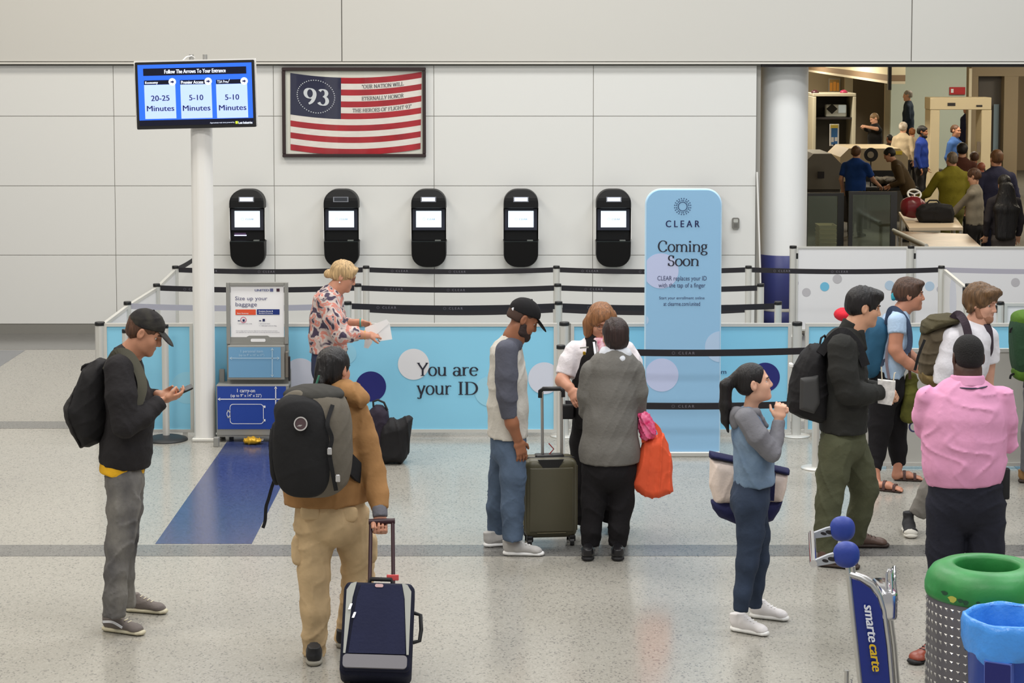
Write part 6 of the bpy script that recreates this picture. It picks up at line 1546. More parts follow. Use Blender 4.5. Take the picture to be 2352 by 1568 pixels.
sdf_obj('tan_base', [([polybag([(2110, 850), (2150, 846), (2172, 852), (2162, 878), (2140, 888), (2118, 880), (2111, 866)], s.Y0+.06, .16, .06)], .0085, wrinkle(.007, 30, 6))], [M_olt], bk4)
stw = clothmat('strap_plum', (64, 54, 62))
part_strap(bk4, 'shoulder_strap', [s.J(2188, 732, -.06), s.J(2202, 722, -.10), s.J(2218, 745, -.16), s.J(2226, 790, -.18), s.J(2222, 840, -.19), s.J(2195, 870, -.2), s.J(2165, 890, -.18)], stw, .055, .012, (-.1, -1, .3))
part_strap(bk4, 'shoulder_strap', [s.J(2262, 738, -.05), s.J(2272, 760, -.08), s.J(2274, 800, -.08), s.J(2268, 818, -.06)], stw, .05, .012, (.5, -1, .2))
part_strap(bk4, 'side_strap', [s.J(2124, 780, -.12), s.J(2110, 815, -.14), s.J(2104, 840, -.14), s.J(2101, 850, -.14)], M_bk, .018, .006)

# ---- man in a pink shirt, from behind
def pinkman():
    Y0 = fl(2215, 1515).y
    s = Person('heavyset man in a pink dress shirt and dark trousers, seen from behind', Y0, fl(2215, 1515))
    s.head(2223, 820, .03, 92, -6, sc=1.02); s.neck([(2222, 885, 0, 33), (2223, 855, .01, 31)])
    tor = s.chain([(2220, 904, 0, (40, .085)), (2217, 916, 0, (78, .135)), (2215, 955, 0, (96, .175)), (2214, 1015, 0, (94, .185)), (2214, 1065, 0, (93, .185)), (2216, 1104, 0, (85, .175))], flat=.014)
    a1 = s.chain([(2128, 912, .0, 26), (2121, 955, .04, 25), (2122, 985, .10, 21), (2165, 985, .27, 17)], flat=.01, k=.025); a2 = s.chain([(2302, 914, 0, 28), (2310, 965, .02, 27), (2312, 1015, .06, 23), (2275, 1005, .26, 17)], flat=.01, k=.025)
    pm = clothmat('shirt_pink', (226, 158, 194), bump=.3, scale=22, var=.06)
    s.cloth('dress_shirt', tor+a1+a2, pm, fold=.010, f=14, az=2.2)
    cl = s.cloth('collar', [ecap(s.J(2222, 884, 0), s.J(2222, 863, .005), (43*s.q, .104), (38*s.q, .094), flat=.005, fl0=.008)], pm, fold=0, res=.006)
    mb = MB(); mb.tube([s.J(2222+45*math.cos(t), 879, 0)+np.array((0, .110*math.sin(t), .012*math.sin(t))) for t in [i*math.pi/12 for i in range(24)]], .011, 8, close=True, flat=(.3, 1)); mb.build('lanyard', mat('lanyard', (40, 32, 58), .6), s.root)
    s.hand(s.J(2168, 985, .28), D_(s, 30, 0, .0), (0, -.9, 0), (20, 20), 1); s.hand(s.J(2272, 1005, .27), D_(s, -30, -2, 0), (0, -.9, 0), (20, 20), -1)
    s.body(skinmat('skin_deep', (78, 52, 42)), lip=M_lipd)
    pel = s.chain([(2217, 1090, 0, (84, .165)), (2217, 1150, 0, (86, .17))])
    l1 = s.chain([(2174, 1165, 0, 48), (2170, 1260, 0, 42), (2168, 1340, 0, 36), (2166, 1470, 0, 31)], flat=.012); l2 = s.chain([(2262, 1165, 0, 48), (2264, 1260, 0, 42), (2264, 1340, 0, 36), (2262, 1480, 0, 31)], flat=.012)
    s.cloth('trousers', pel+l1+l2, clothmat('trousers_navy', (36, 37, 48), var=.12), fold=.009, f=13, az=1.5)
    for x, y, d in ((2152, 1530, (-.45, -1, 0)), (2262, 1528, (.1, 1, 0))): s.shoe_at(_v(fl(x, y)) if d[1] > 0 else _v(fl(2168, 1505)), d if d[1] > 0 else (-.75, -.6, 0), .29, mat('leather_red', (140, 66, 48), .4), M_blackmatt, .046)
    s.hair(mat('hair_cropped', (22, 19, 19), .85, bump=.8, scale=160), nape=-.055, thick=.008, fold=.001)
    mb = MB(); mb.bbox((-.035, -.02, -.10), (.035, .02, .075), .01, 3, O=Vector(s.J(2304, 1105, -.02)), R=Matrix.Identity(3)); mb.build('holster', M_blackmatt, s.root)
    return s
p_pk = pinkman()

# ---- person at the right edge with a green rucksack
def edgeman():
    Y0 = fl(2345, 1106).y
    s = Person('walker at the edge of the queue carrying a green rucksack', Y0, fl(2395, 1106))
    s.head(2425, 690, 0, 0, -6); s.neck([(2405, 745, 0, 20), (2415, 715, 0, 18)])
    tor = s.chain([(2402, 745, 0, (24, .085)), (2394, 765, 0, (36, .18)), (2394, 830, 0, (40, .185)), (2392, 890, 0, (40, .18))], flat=.012)
    a1 = s.chain([(2392, 765, -.18, 24), (2394, 820, -.22, 22), (2400, 860, -.22, 19), (2430, 870, -.15, 14)], flat=.01, k=.02); a2 = s.chain([(2396, 765, .18, 24), (2400, 820, .22, 22), (2410, 855, .22, 19), (2440, 860, .15, 14)], flat=.01, k=.02)
    s.cloth('jacket', tor+a1+a2, clothmat('jacket_slate', (70, 72, 80)), fold=.008)
    s.hand(s.J(2434, 870, -.14), (1, .1, 0), (0, .6, -.6), side=-1); s.hand(s.J(2444, 860, .14), (1, -.1, 0), (0, -.6, -.6), side=1)
    s.body(M_sk1); s.hair(M_hb, nape=-.06, thick=.012)
    pel = s.chain([(2392, 880, 0, (38, .16)), (2392, 920, 0, (40, .165))])
    l1 = s.chain([(2384, 925, -.08, 32), (2372, 990, -.09, 25), (2360, 1082, -.09, 17)], flat=.012); l2 = s.chain([(2398, 925, .08, 32), (2412, 1000, .09, 25), (2422, 1072, .09, 17)], flat=.012)
    s.cloth('trousers', pel+l1+l2, clothmat('trousers_grey2', (96, 96, 100)), fold=.007)
    tn = mat('leather_tan', (150, 112, 66), .6)
    s.shoe_at(_v(fl(2338, 1108)), (1, 0, 0), .28, tn, mat('sole_dark', (60, 48, 42), .7)); s.shoe_at(_v(fl(2405, 1096)), (1, 0, 0), .28, tn, mat('sole_dark', (60, 48, 42), .7))
    return s
p_ed = edgeman(); s = p_ed
bk5, W5 = pack('backpack', 'two-tone green rucksack at the edge of the queue', s.J(2358, 795, 0), 0, (.16, .125, .255), (clothmat('nylon_green', (38, 66, 44), .75),), (('lid', (0, -.01, .20), (.145, .115, .085), clothmat('nylon_lime', (74, 108, 32), .75), 2.6), ('bottom_pad', (0, .0, -.20), (.145, .12, .07), clothmat('nylon_lime', (74, 108, 32), .75), 2.6)), lean=4)
for y in (752, 858): part_strap(bk5, 'strap_end', [s.J(2330, y, -.05), s.J(2322, y+4, -.05), s.J(2320, y+12, -.05)], M_bk, .016, .006)
# ------------------------------------------------------------------ luggage and bags
def Rz(a): return Matrix.Rotation(math.radians(a), 3, 'Z')
# navy soft suitcase pulled by the hiker
base = fl(862, 1596); lean = math.radians(31)
U_ = Vector((0.02, math.sin(lean), math.cos(lean))).normalized(); R_ = Vector((1, 0.05, 0)).normalized(); R_ = (R_-U_*R_.dot(U_)).normalized(); N_ = R_.cross(U_)
O_ = Vector((base.x, base.y, .10))
RM = Matrix((R_, -N_, U_)).transposed()         # columns: right, back, up
nv = thing('suitcase', 'navy soft suitcase with silver piping pulled by the tan jacket traveller', 'suitcase', (O_.x, O_.y, 0))
M_nv = clothmat('nylon_navy', (30, 34, 62), .75, bump=.25, scale=60, var=.08); M_nv2 = clothmat('nylon_navy2', (24, 27, 48), .75, bump=.25, scale=60, var=.08); M_sv = mat('silver_trim', (164, 166, 160), .5)
Lc = .50
m = MB(); m.bbox((-.190, -.03, 0), (.190, .20, Lc), .035, 4, R=RM, O=O_); m.build('shell', M_nv2, nv)
m = MB(); m.bbox((-.182, -.075, .015), (.182, -.02, Lc-.01), .03, 4, R=RM, O=O_); m.build('front_frame', M_nv2, nv)
pf = Plane(O_+RM @ Vector((0, -.0775, 0)), R_, U_)
m = MB(); m.prism([(-.145, .10), (.155, .10), (.135, .40), (.12, Lc-.03), (-.095, Lc-.03), (-.115, .40)], pf.O+pf.N*.012, R_, U_, .02); m.build('front_pocket', M_nv, nv)
for sg in (-1, 1):
    m = MB(); m.prism([(sg*.172, .10), (sg*.16, .10), (sg*.138, .40), (sg*.12, Lc-.015), (sg*.150, Lc-.025), (sg*.172, Lc-.06)][::sg], pf.O+pf.N*.006, R_, U_, .01); m.build('side_stripe', M_sv, nv)
m = MB(); m.prism(rrect(-.172, .025, .165, .095, .02, 4), pf.O+pf.N*.010, R_, U_, .02); m.build('bottom_band', mat('band_grey', (124, 122, 128), .6), nv)
for a, b_ in ((-.150, .36), (-.128, .315)):
    m = MB(); m.prism([(a-.008, b_-.03), (a+.004, b_-.03), (a+.014, b_+.0), (a+.002, b_+.0)], pf.O+pf.N*.020, R_, U_, .006); m.build('zip_pull', M_chrome, nv)
m = MB(); m.prism(rrect(-.022, Lc-.045, .022, Lc-.027, .008, 4), pf.O+pf.N*.016, R_, U_, .004); m.build('brand_plate', mat('plate_copper', (170, 140, 140), .4, metal=.4), nv)
def P3(a, b_, c_): return O_+RM @ Vector((a, b_, c_))
m = MB(); m.tube([P3(-.06, .02, Lc-.005), P3(-.05, .0, Lc+.025), P3(.06, .0, Lc+.025), P3(.07, .02, Lc-.005)], .012, 8); m.build('top_handle', M_blackmatt, nv)
m = MB(); m.tube([P3(.19, .05, .36), P3(.225, .05, .35), P3(.232, .05, .27), P3(.225, .05, .21), P3(.19, .05, .20)], .011, 8); m.build('side_handle', M_blackmatt, nv)
hz = p_hk.J(875, 1202, -.21); gl = Vector(p_hk.J(852, 1198, -.23)); gr = Vector(p_hk.J(902, 1196, -.23)); 
M_pl = mat('handle_plum', (52, 22, 32), .4)
for a, g in ((-.055, gl), (.075, gr)):
    m = MB(); m.tube([P3(a, .10, Lc-.05), g], .0105, 8); m.build('telescopic_tube', M_pl, nv)
m = MB(); m.tube([gl+Vector((-.012, 0, 0)), gr+Vector((.012, 0, 0))], .016, 10); m.build('grip', M_pl, nv)
m = MB(); m.bbox((-.015, -.002, -.02), (.05, .004, .012), .002, 1, O=P3(.05, .0, Lc+.04), R=Matrix.Identity(3)); m.build('luggage_tag', mat('tag_pink', (236, 96, 96), .5), nv)
for sg in (-1, 1):
    m = MB(); c0 = P3(sg*.15, .175, -.0); c0.z = .045
    m.tube([c0-R_*.016, c0+R_*.016], .045, 18); m.build('wheel', M_blackmatt, nv)

# olive hard-shell suitcase beside the man in the raglan shirt
Yg = fl(1260, 1246).y; gx = at(1262, 1150, Yg).x
og = thing('suitcase', 'olive hard-shell suitcase with its handle pulled up beside the raglan-shirt man', 'suitcase', (gx, Yg, 0))
M_og = mat('shell_olive', (86, 82, 62), .42, bump=.08, scale=140); M_og2 = mat('shell_olive_edge', (104, 96, 66), .35)
Rg = Rz(6); Og = Vector((gx, Yg, 0))
m = MB(); m.bbox((-.180, -.115, .055), (.180, .005, .60), .05, 5, R=Rg, O=Og); m.build('front_shell', M_og, og)
m = MB(); m.bbox((-.180, .007, .055), (.180, .125, .60), .05, 5, R=Rg, O=Og); m.build('back_shell', M_og, og)
m = MB(); m.bbox((-.176, -.004, .06), (.176, .016, .595), .01, 2, R=Rg, O=Og); m.build('zip_band', M_blackmatt, og)
m = MB(); m.bbox((-.150, -.1215, .10), (.150, -.10, .545), .025, 3, R=Rg, O=Og); m.build('front_relief', mat('shell_olive_face', (90, 86, 68), .45, bump=.08, scale=140), og)
for sg in (-1, 1):
    m = MB(); m.bbox((sg*.181-.004, -.07, .10), (sg*.181+.004, -.05, .55), .003, 1, R=Rg, O=Og); m.build('rib', M_og2, og)
    for b_ in (-.09, .09):
        m = MB(); c0 = Og+Rg @ Vector((sg*.145, b_, .028)); m.tube([c0-Vector((.014, 0, 0)), c0+Vector((.014, 0, 0))], .028, 14); w_ = m.build('wheel', M_black, og)
        m = MB(); m.bbox((sg*.145-.022, b_-.02, .03), (sg*.145+.022, b_+.02, .075), .008, 2, R=Rg, O=Og); m.build('wheel_housing', M_black, og)
m = MB(); m.bbox((-.10, -.128, .095), (.10, -.118, .10), .003, 1, R=Rg, O=Og); m.build('bottom_rail', M_og2, og)
m = MB(); m.bbox((-.095, .02, .575), (.105, .10, .606), .012, 3, R=Rg, O=Og); m.build('handle_well', M_black, og)
zt2 = at(1266, 903, Yg).z
m = MB(); m.prism([(-.095, 0), (-.06, -.055), (.05, -.055), (.085, 0)], Og+Rg @ Vector((0, -.1165, .60)), Rg @ Vector((1, 0, 0)), (0, 0, 1), .01); m.build('handle_recess', M_black, og)
for xx in (1246, 1290):
    m = MB(); c0 = at(xx, 1040, Yg+.06); m.tube([(c0.x, c0.y, .60), (c0.x-.004, c0.y, zt2)], .0105, 10); m.build('telescopic_tube', M_silver, og)
cA, cB = at(1241, 905, Yg+.06), at(1293, 903, Yg+.06)
m = MB(); m.tube([(cA.x, cA.y, zt2-.04), (cA.x, cA.y, zt2+.005), (cA.x+.02, cA.y, zt2+.02), (cB.x-.02, cA.y, zt2+.022), (cB.x, cA.y, zt2+.008), (cB.x, cA.y, zt2-.035)], .016, 10); m.build('grip', M_black, og)
m = MB(); m.tube([Og+Vector((.0, .05, .605)), Og+Vector((.03, .05, .64)), Og+Vector((-.005, .05, .68))], .004, 6); m.build('ribbon', mat('ribbon_red', (186, 60, 56), .7), og)

# orange bag and pink bag on the arm of the woman in grey
YO = p_sw.Y0+.02
ob_ = thing('shopping_bag', 'orange cloth shopping bag hanging from the grey sweater woman\'s arm', 'bag', tuple(at(1497, 1145, YO)))
sdf_obj('sack', [([polybag([(1476, 1010), (1500, 1001), (1526, 994), (1535, 1020), (1544, 1055), (1545, 1095), (1547, 1127), (1525, 1138), (1496, 1145), (1472, 1137), (1448, 1112), (1456, 1075), (1466, 1040)], YO, .085, .06)], .006, wrinkle(.013, 24, 11, .45))], [clothmat('bag_orange', (222, 90, 56), .75, bump=.15)], ob_)
for x0 in (1479, 1515): part_strap(ob_, 'carry_strap', [at(x0, 1016, YO-.05), at(x0-3, 985, YO-.03), at(1472, 950, YO)], clothmat('bag_orange', (226, 82, 44)), .03, .004)
pk_ = thing('plastic_bag', 'crumpled magenta bag above the orange shopping bag', 'bag', tuple(at(1488, 1012, YO)))
sdf_obj('sack', [([polybag([(1466, 950), (1480, 946), (1490, 953), (1501, 972), (1507, 998), (1498, 1006), (1482, 1013), (1470, 1008), (1468, 985)], YO-.04, .055, .035)], .005, wrinkle(.011, 50, 12))], [mat('plastic_pink', (206, 32, 94), .35, var=.5, vscale=30, var2=(232, 120, 160), bump=.4, scale=40)], pk_)

# canvas tote of the ponytail woman
YT = p_pt.Y0+.24
tt = thing('tote_bag', 'white canvas tote with navy base and rim on the ponytail woman\'s shoulder', 'bag', tuple(at(1720, 1203, YT)))
M_cv = clothmat('canvas_cream', (226, 210, 200), .85, bump=.2, scale=80); M_cn = clothmat('canvas_navy', (34, 36, 74), .8, bump=.2, scale=80)
sdf_obj('canvas', [([polybag([(1630, 1050), (1680, 1058), (1810, 1086), (1806, 1120), (1796, 1152), (1640, 1156), (1628, 1110)], YT, .085, .06)], .007, wrinkle(.006, 20, 5))], [M_cv], tt)
sdf_obj('navy_base', [([polybag([(1631, 1146), (1700, 1150), (1799, 1146), (1790, 1172), (1775, 1194), (1740, 1206), (1690, 1203), (1655, 1188), (1636, 1168)], YT, .088, .06)], .007, wrinkle(.005, 20, 6))], [M_cn], tt)
sdf_obj('navy_rim', [([polybag([(1629, 1035), (1680, 1046), (1814, 1076), (1812, 1091), (1680, 1060), (1628, 1050)], YT, .075, .03)], .006, None)], [M_cn], tt)
for d_ in (-.07, .07): part_strap(tt, 'carry_strap', [at(1700, 1050, YT+d_), at(1706, 1000, YT-.03), at(1712, 952, YT-.08)], M_cn, .03, .006, (0, 1, 0))
part_strap(tt, 'front_strip', [at(1776, 1086, YT-.088), at(1772, 1150, YT-.09)], M_cn, .03, .004)

# bags on the floor by the blue panel
YDf = fl(905, 1062).y
sdf_obj('duffel_bag', [([polybag([(872, 985), (884, 966), (896, 958), (912, 964), (940, 953), (949, 959), (944, 1000), (936, 1050), (926, 1062), (882, 1062), (868, 1045)], YDf, .13, .07)], .008, wrinkle(.010, 18, 3))], [clothmat('nylon_black', (30, 29, 31))]); tag(bpy.context.scene.objects['duffel_bag'], 'black slouching cloth bag on the floor against the blue panel', 'bag')
db = thing('daypack', 'dark plum daypack with a loop handle beside the black floor bag', 'backpack', tuple(fl(862, 1060)))
sdf_obj('main_bag', [([polybag([(846, 945), (862, 928), (880, 930), (893, 945), (897, 975), (890, 1010), (884, 1055), (874, 1060), (846, 1060)], YDf+.02, .11, .06)], .008, wrinkle(.010, 20, 4))], [clothmat('nylon_plum', (46, 40, 52))], db)
m = MB(); m.tube([at(858, 934, YDf), at(857, 922, YDf), at(868, 918, YDf), at(882, 924, YDf), at(890, 942, YDf)], .009, 8); m.build('loop_handle', M_blackmatt, db)
# snack bag
cb = fl(578, 1020); YB_ = cb.y
sn = thing('snack_bag', 'crumpled yellow foil snack bag on the floor below the baggage sizer', 'bag', (cb.x, YB_, 0))
sdf_obj('foil', [([elli((cb.x, YB_, .030), (.075, .05, .030), p=2.2), ecap((cb.x+.06, YB_, .03), (cb.x+.085, YB_, .035), (.012, .04), (.006, .035), (0, 0, 1))], .005, wrinkle(.010, 60, 3))], [mat('foil_yellow', (216, 168, 40), .3, metal=.3, bump=.5, scale=40)], sn)
sdf_obj('seal', [([ecap((cb.x+.085, YB_, .036), (cb.x+.098, YB_, .040), (.006, .036), (.008, .042), (0, 0, 1), flat=.004)], .0045, None)], [M_silver], sn)

# ------------------------------------------------------------------ litter bin, recycling bin, luggage cart
tc_ = atz(2268, 1294, 1.0); tX, tY = tc_.x, tc_.y
tb = thing('trash_can', 'round bin with a worn green lid and studded metal sides', 'trash can', (tX, tY, 0))
def gmat():
    m = mat('lid_green', (40, 132, 62), .45, bump=.15, scale=30, var=.2, vscale=5)
    return m
m = MB(); m.lathe([(.262, .855), (.283, .858), (.288, .875), (.288, .905), (.278, .945), (.255, .978), (.215, .998), (.168, 1.003), (.152, .998), (.146, .985), (.146, .93), (.15, .86)], (tX, tY, 0), 56); m.build('lid', gmat(), tb)
m = MB(); m.lathe([(0, .45), (.143, .45), (.143, .90)], (tX, tY, 0), 40); m.build('liner', mat('liner_dark', (28, 36, 32), .7), tb)
m = MB(); m.lathe([(0, .02), (.272, .02), (.277, .03), (.277, .856)], (tX, tY, 0), 56); m.build('drum', mat('drum_steel', (116, 114, 120), .4, metal=.5), tb)
m = MB(); nst = 50
for j in range(20):
    z = .055+j*.0405
    for i in range(nst):
        a = 2*math.pi*(i+.5*(j % 2)*0)/nst; c0 = Vector((math.cos(a), math.sin(a), 0)); t0 = Vector((-math.sin(a), math.cos(a), 0)); p = Vector((tX, tY, z))+c0*.2772; s_ = .0095
        m.add([p-t0*s_+Vector((0, 0, s_)), p+t0*s_+Vector((0, 0, s_)), p+t0*s_*.8-Vector((0, 0, s_)), p+c0*.005+t0*s_*.45+Vector((0, 0, s_*.3))], [(1,0,3), (2,1,3), (0,2,3)])
o = m.build('studs', mat('stud_steel', (196, 194, 190), .3, metal=.6), tb); o['kind'] = 'stuff'
# worn marks on the lid
M_mk = mat('scuff_dark', (30, 74, 48), .6); M_my = mat('scuff_yellow', (186, 186, 80), .6)
for a, z, w_, h_, mm in ((-2.52, .905, .020, .010, M_mk), (-2.36, .885, .022, .016, M_my), (-2.22, .885, .014, .010, M_mk), (-2.13, .88, .014, .012, M_mk), (-1.93, .885, .009, .009, M_mk)):
    c0 = Vector((math.cos(a), math.sin(a), 0)); t0 = Vector((-math.sin(a), math.cos(a), 0)); p = Vector((tX, tY, z))+c0*.2887
    m = MB(); k = 9; m.add([p+t0*w_*math.cos(2*math.pi*i/k)*(1+.3*math.sin(i*2.1))+Vector((0, 0, h_*math.sin(2*math.pi*i/k))) for i in range(k)], [tuple(range(k))]); m.build('scuff_mark', mm, tb)

rc_ = atz(2326, 1412, .915); rX, rY = rc_.x, rc_.y
rb = thing('recycling_bin', 'blue recycling bin with a light blue plastic liner over its rim', 'recycling bin', (rX, rY, 0))
M_rb = mat('bin_blue', (34, 74, 178), .4); M_ln = mat('liner_blue', (70, 150, 236), .3, bump=.5, scale=26, spec=.6)
m = MB(); m.lathe([(0, .0), (.155, .0), (.165, .01), (.196, .86), (.205, .865), (.205, .90), (.195, .905)], (rX, rY, 0), 40); m.build('tub', M_rb, rb)
m = MB(); n = 72; vs = []; rg = np.random.RandomState(4)
prof = [(.150, .35), (.178, .62), (.188, .80), (.192, .90), (.200, .918), (.212, .915), (.217, .88), (.220, .82), (.219, .775), (.214, .755)]
wob = [[.004*math.sin(3*j*2*math.pi/n+i)+.0035*math.sin(9*j*2*math.pi/n+i*1.3)+.002*rg.normal() for j in range(n)] for i in range(len(prof))]
for i, (r, z) in enumerate(prof):
    for j in range(n):
        a = 2*math.pi*j/n; rr = r+wob[i][j]*(.6 if 3 <= i <= 5 else 1.0) - (.003 if i < 3 else 0); zz = z+(.022*math.sin(4*a+1)+.012*math.sin(9*a))*(1 if i >= 7 else .15)
        vs.append((rX+rr*math.cos(a), rY+rr*math.sin(a), zz))
m.add(vs, [(i*n+j, i*n+(j+1) % n, (i+1)*n+(j+1) % n, (i+1)*n+j) for i in range(len(prof)-1) for j in range(n)], 0, True); m.build('liner', M_ln, rb)
ta = math.radians(-119); 
m = MB(); c0 = Vector((math.cos(ta), math.sin(ta), 0)); t0 = Vector((-math.sin(ta), math.cos(ta), 0)); p = Vector((rX, rY, .70))+c0*.2225
m.prism(rrect(-.056, -.06, .056, .055, .006, 2), p, t0, (c0*.04+Vector((0, 0, 1))).normalized(), .06); sg_ = m.build('label_plate', mat('plate_navy', (22, 28, 110), .35), rb)
m = MB(); fr_ = [(-.060, -.064), (.060, -.064), (.060, .06), (-.060, .06)]; m.prism(fr_, p-c0*.0015, t0, (c0*.04+Vector((0, 0, 1))).normalized(), .05); m.build('label_border', mat('plate_border', (90, 110, 190), .4), rb)

# luggage cart
Yn = atz(1944, 1273, 1.05).y; Yf = atz(1935, 1214, 1.05).y
ct = thing('luggage_cart', 'silver luggage cart with blue handle knobs reading smarte carte', 'luggage cart', tuple(fl(2040, 1640)))
M_kn = mat('knob_blue', (40, 62, 148), .5, bump=.1, scale=60); M_pl_ = mat('plate_cast', (182, 186, 192), .35, metal=.6)
pn2, pf2 = at(1944, 1273, Yn), at(1935, 1214, Yf)
for c0 in (pn2, pf2):
    sdf_obj('handle_knob', [([elli(c0, (.062, .045, .062), p=2.3)], .005, None)], [M_kn], ct)
hl = at(1867, 1292, Yn); hf = at(1866, 1228, Yf)
for c0, h0 in ((pn2, hl), (pf2, hf)):
    c0 = Vector(c0); h0 = Vector(h0); d = (c0-h0); ln = d.length; d.normalize(); u = Vector((0, 0, 1)); u = (u-d*u.z).normalized()
    poly = [(0, -.022), (ln*.5, -.03), (ln, -.04), (ln, .03), (ln*.6, .028), (ln*.25, .018), (0, .012)]
    m = MB(); m.prism(poly, h0+Vector((0, -.012, 0)), d, u, .024); pl_ = m.build('handle_arm', M_pl_, ct)
    for q in (.35, .55, .72):
        m = MB(); m.prism(circle(ln*q, -.002, .012+.004*(q > .5), 16), h0+Vector((0, -.0135, 0)), d, u, .002); m.build('arm_hole', M_dark, pl_)
m = MB(); m.tube([Vector(hl)+Vector((0, -.02, 0)), Vector(hf)+Vector((0, .02, 0))], .018, 12); m.build('push_bar', M_chrome, ct)
# side frames: a straight tube and a bent tube with a blue board between
def side(Yc, dx, board):
    P_ = lambda x, y: at(x+dx, y, Yc)
    tl = [P_(1947, 1300), P_(1962, 1440), P_(1990, 1700)]
    m = MB(); m.tube(tl, .012, 10); m.build('frame_tube', M_silver, ct)
    tr = [P_(1950, 1318), P_(1975, 1326), P_(2002, 1342), P_(2020, 1366), P_(2031, 1400), P_(2042, 1480), P_(2052, 1600), P_(2060, 1700)]
    m = MB(); m.tube(tr, .013, 10); m.build('frame_tube', M_silver, ct)
    pb_ = Plane((0, Yc, 0)); poly = [pb_.uv(x+dx, y) for x, y in ((1956, 1328), (1975, 1334), (1998, 1350), (2015, 1372), (2025, 1404), (2036, 1490), (2046, 1600), (1980, 1600), (1966, 1470))]
    m = MB(); m.prism(poly[::-1], (0, Yc-.006, 0), (1, 0, 0), (0, 0, 1), .012); return m.build('board', board, ct)
bd = side(Yn, 0, mat('board_blue', (26, 46, 132), .35)); side(Yf, 12, mat('board_back', (54, 54, 56), .5))
q0, q1 = at(1985, 1388, Yn-.02), at(2018, 1640, Yn-.02); Rt = (q1-q0).normalized(); Ut = Vector((Rt.z*-1, 0, Rt.x)).normalized(); pt = Plane(q0, Rt, Ut)
vs_, fs_ = sans('smarte', .025, .25); k_ = (24*px(Yn))/.72
x_off = max(v[0] for v in vs_)
m = MB(); m.add([pt.p(v[0]*k_*.95, v[1]*k_-.002, .0004*(len(v) > 2)) for v in vs_], fs_); m.build('brand_white', M_whiteink, bd)
vs2, fs2 = sans('carte', .025, .25)
m = MB(); m.add([pt.p((v[0]+x_off+.06)*k_*.95, v[1]*k_-.002, .0004*(len(v) > 2)) for v in vs2], fs2); m.build('brand_yellow', mat('ink_yellow', (236, 196, 40), .5), bd)
# coin lock / basket at the bent tube
m = MB(); m.bbox((-.05, -.03, -.10), (.03, .25, .04), .02, 3, O=Vector(at(2046, 1375, Yn+.02)), R=Matrix.Identity(3)); m.build('lock_box', M_chrome, ct)
m = MB(); m.tube([at(2036, 1352, Yn), at(2036, 1318, Yn), at(2042, 1306, Yn), at(2047, 1318, Yn), at(2049, 1362, Yn)], .006, 8); m.build('basket_wire', M_chrome, ct)
m = MB(); m.tube([at(2047, 1352, Yf-.15), at(2049, 1308, Yf-.15), at(2054, 1300, Yf-.15), at(2056, 1345, Yf-.15), at(2060, 1378, Yf-.15)], .008, 8); m.build('basket_wire', M_chrome, ct)
m = MB(); a_, b2 = at(1962, 1580, Yn), at(1962, 1580, Yf); m.tube([at(1955, 1560, Yn-.03), at(1952, 1585, Yn-.03), at(1966, 1600, Yn-.02)], .006, 8); m.build('bracket', M_chrome, ct)
# deck and wheels below the frame
x0, x1 = at(1985, 1600, Yn).x, at(2062, 1600, Yn).x
m = MB(); m.bbox((x0-.05, Yn-.02, .14), (x0+.22, Yf+.02, .17), .01, 2); m.build('deck', M_silver, ct)
for xx in (x0, x1):
    for yy in (Yn, Yf):
        m = MB(); m.tube([(xx, yy, .16), (xx, yy, .34)], .012, 8); m.build('leg_tube', M_silver, ct)
for xx, yy in ((x0, Yn), (x0, Yf), (x0+.16, (Yn+Yf)/2)):
    m = MB(); m.tube([(xx, yy-.015, .06), (xx, yy+.015, .06)], .06, 18); m.build('wheel', M_blackmatt, ct)
    m = MB(); m.box((xx-.015, yy-.025, .05), (xx+.015, yy+.025, .15)); m.build('wheel_fork', M_silver, ct)
# ------------------------------------------------------------------ screening room behind the opening
M_sf = mat('carpet_grey', (92, 88, 78), .8, bump=.2, scale=60, var=.1)
tag(slab('floor_screening', 2.6, 24, 24.42, 62, 0.0, M_sf, t=.10), 'grey floor of the screening room', kind='structure')
m = MB(); m.box((2.6, 24.5, 4.3), (24, 62, 4.4)); tag(m.build('ceiling', mat('ceiling_tile', (214, 206, 188), .8)), 'ceiling of the screening room', kind='structure')
def wl(name, p, q, z0, z1, m_, label, t=.12):
    p, q = Vector((p[0], p[1], 0)), Vector((q[0], q[1], 0)); R = (q-p).normalized()
    mb = MB(); mb.prism([(0, z0), ((q-p).length, z0), ((q-p).length, z1), (0, z1)], p, R, (0, 0, 1), t); return tag(mb.build(name, m_), label, kind='structure')
def XY(x, y, Y): v = at(x, y, Y); return (v.x, v.y)
wl('wall_screening_left', (2.6, 24.6), (2.6, 60), 0, 4.3, mat('sroom_beige', (188, 172, 142), .7), 'hidden side wall of the screening room')
wl('wall_screening_right', (23.5, 60), (23.5, 24.6), 0, 4.3, mat('sroom_beige', (188, 172, 142), .7), 'hidden side wall of the screening room')
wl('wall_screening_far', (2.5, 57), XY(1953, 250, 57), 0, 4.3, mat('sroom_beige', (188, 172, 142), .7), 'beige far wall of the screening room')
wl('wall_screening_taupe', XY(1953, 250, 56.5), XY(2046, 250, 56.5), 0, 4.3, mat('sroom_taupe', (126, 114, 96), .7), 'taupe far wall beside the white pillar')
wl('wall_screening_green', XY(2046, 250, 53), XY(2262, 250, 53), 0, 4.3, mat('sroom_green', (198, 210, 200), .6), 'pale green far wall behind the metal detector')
wl('wall_screening_end', XY(2250, 250, 54), XY(2700, 250, 54), 0, 4.3, mat('sroom_brown', (138, 122, 98), .7), 'brown far wall of the screening room')
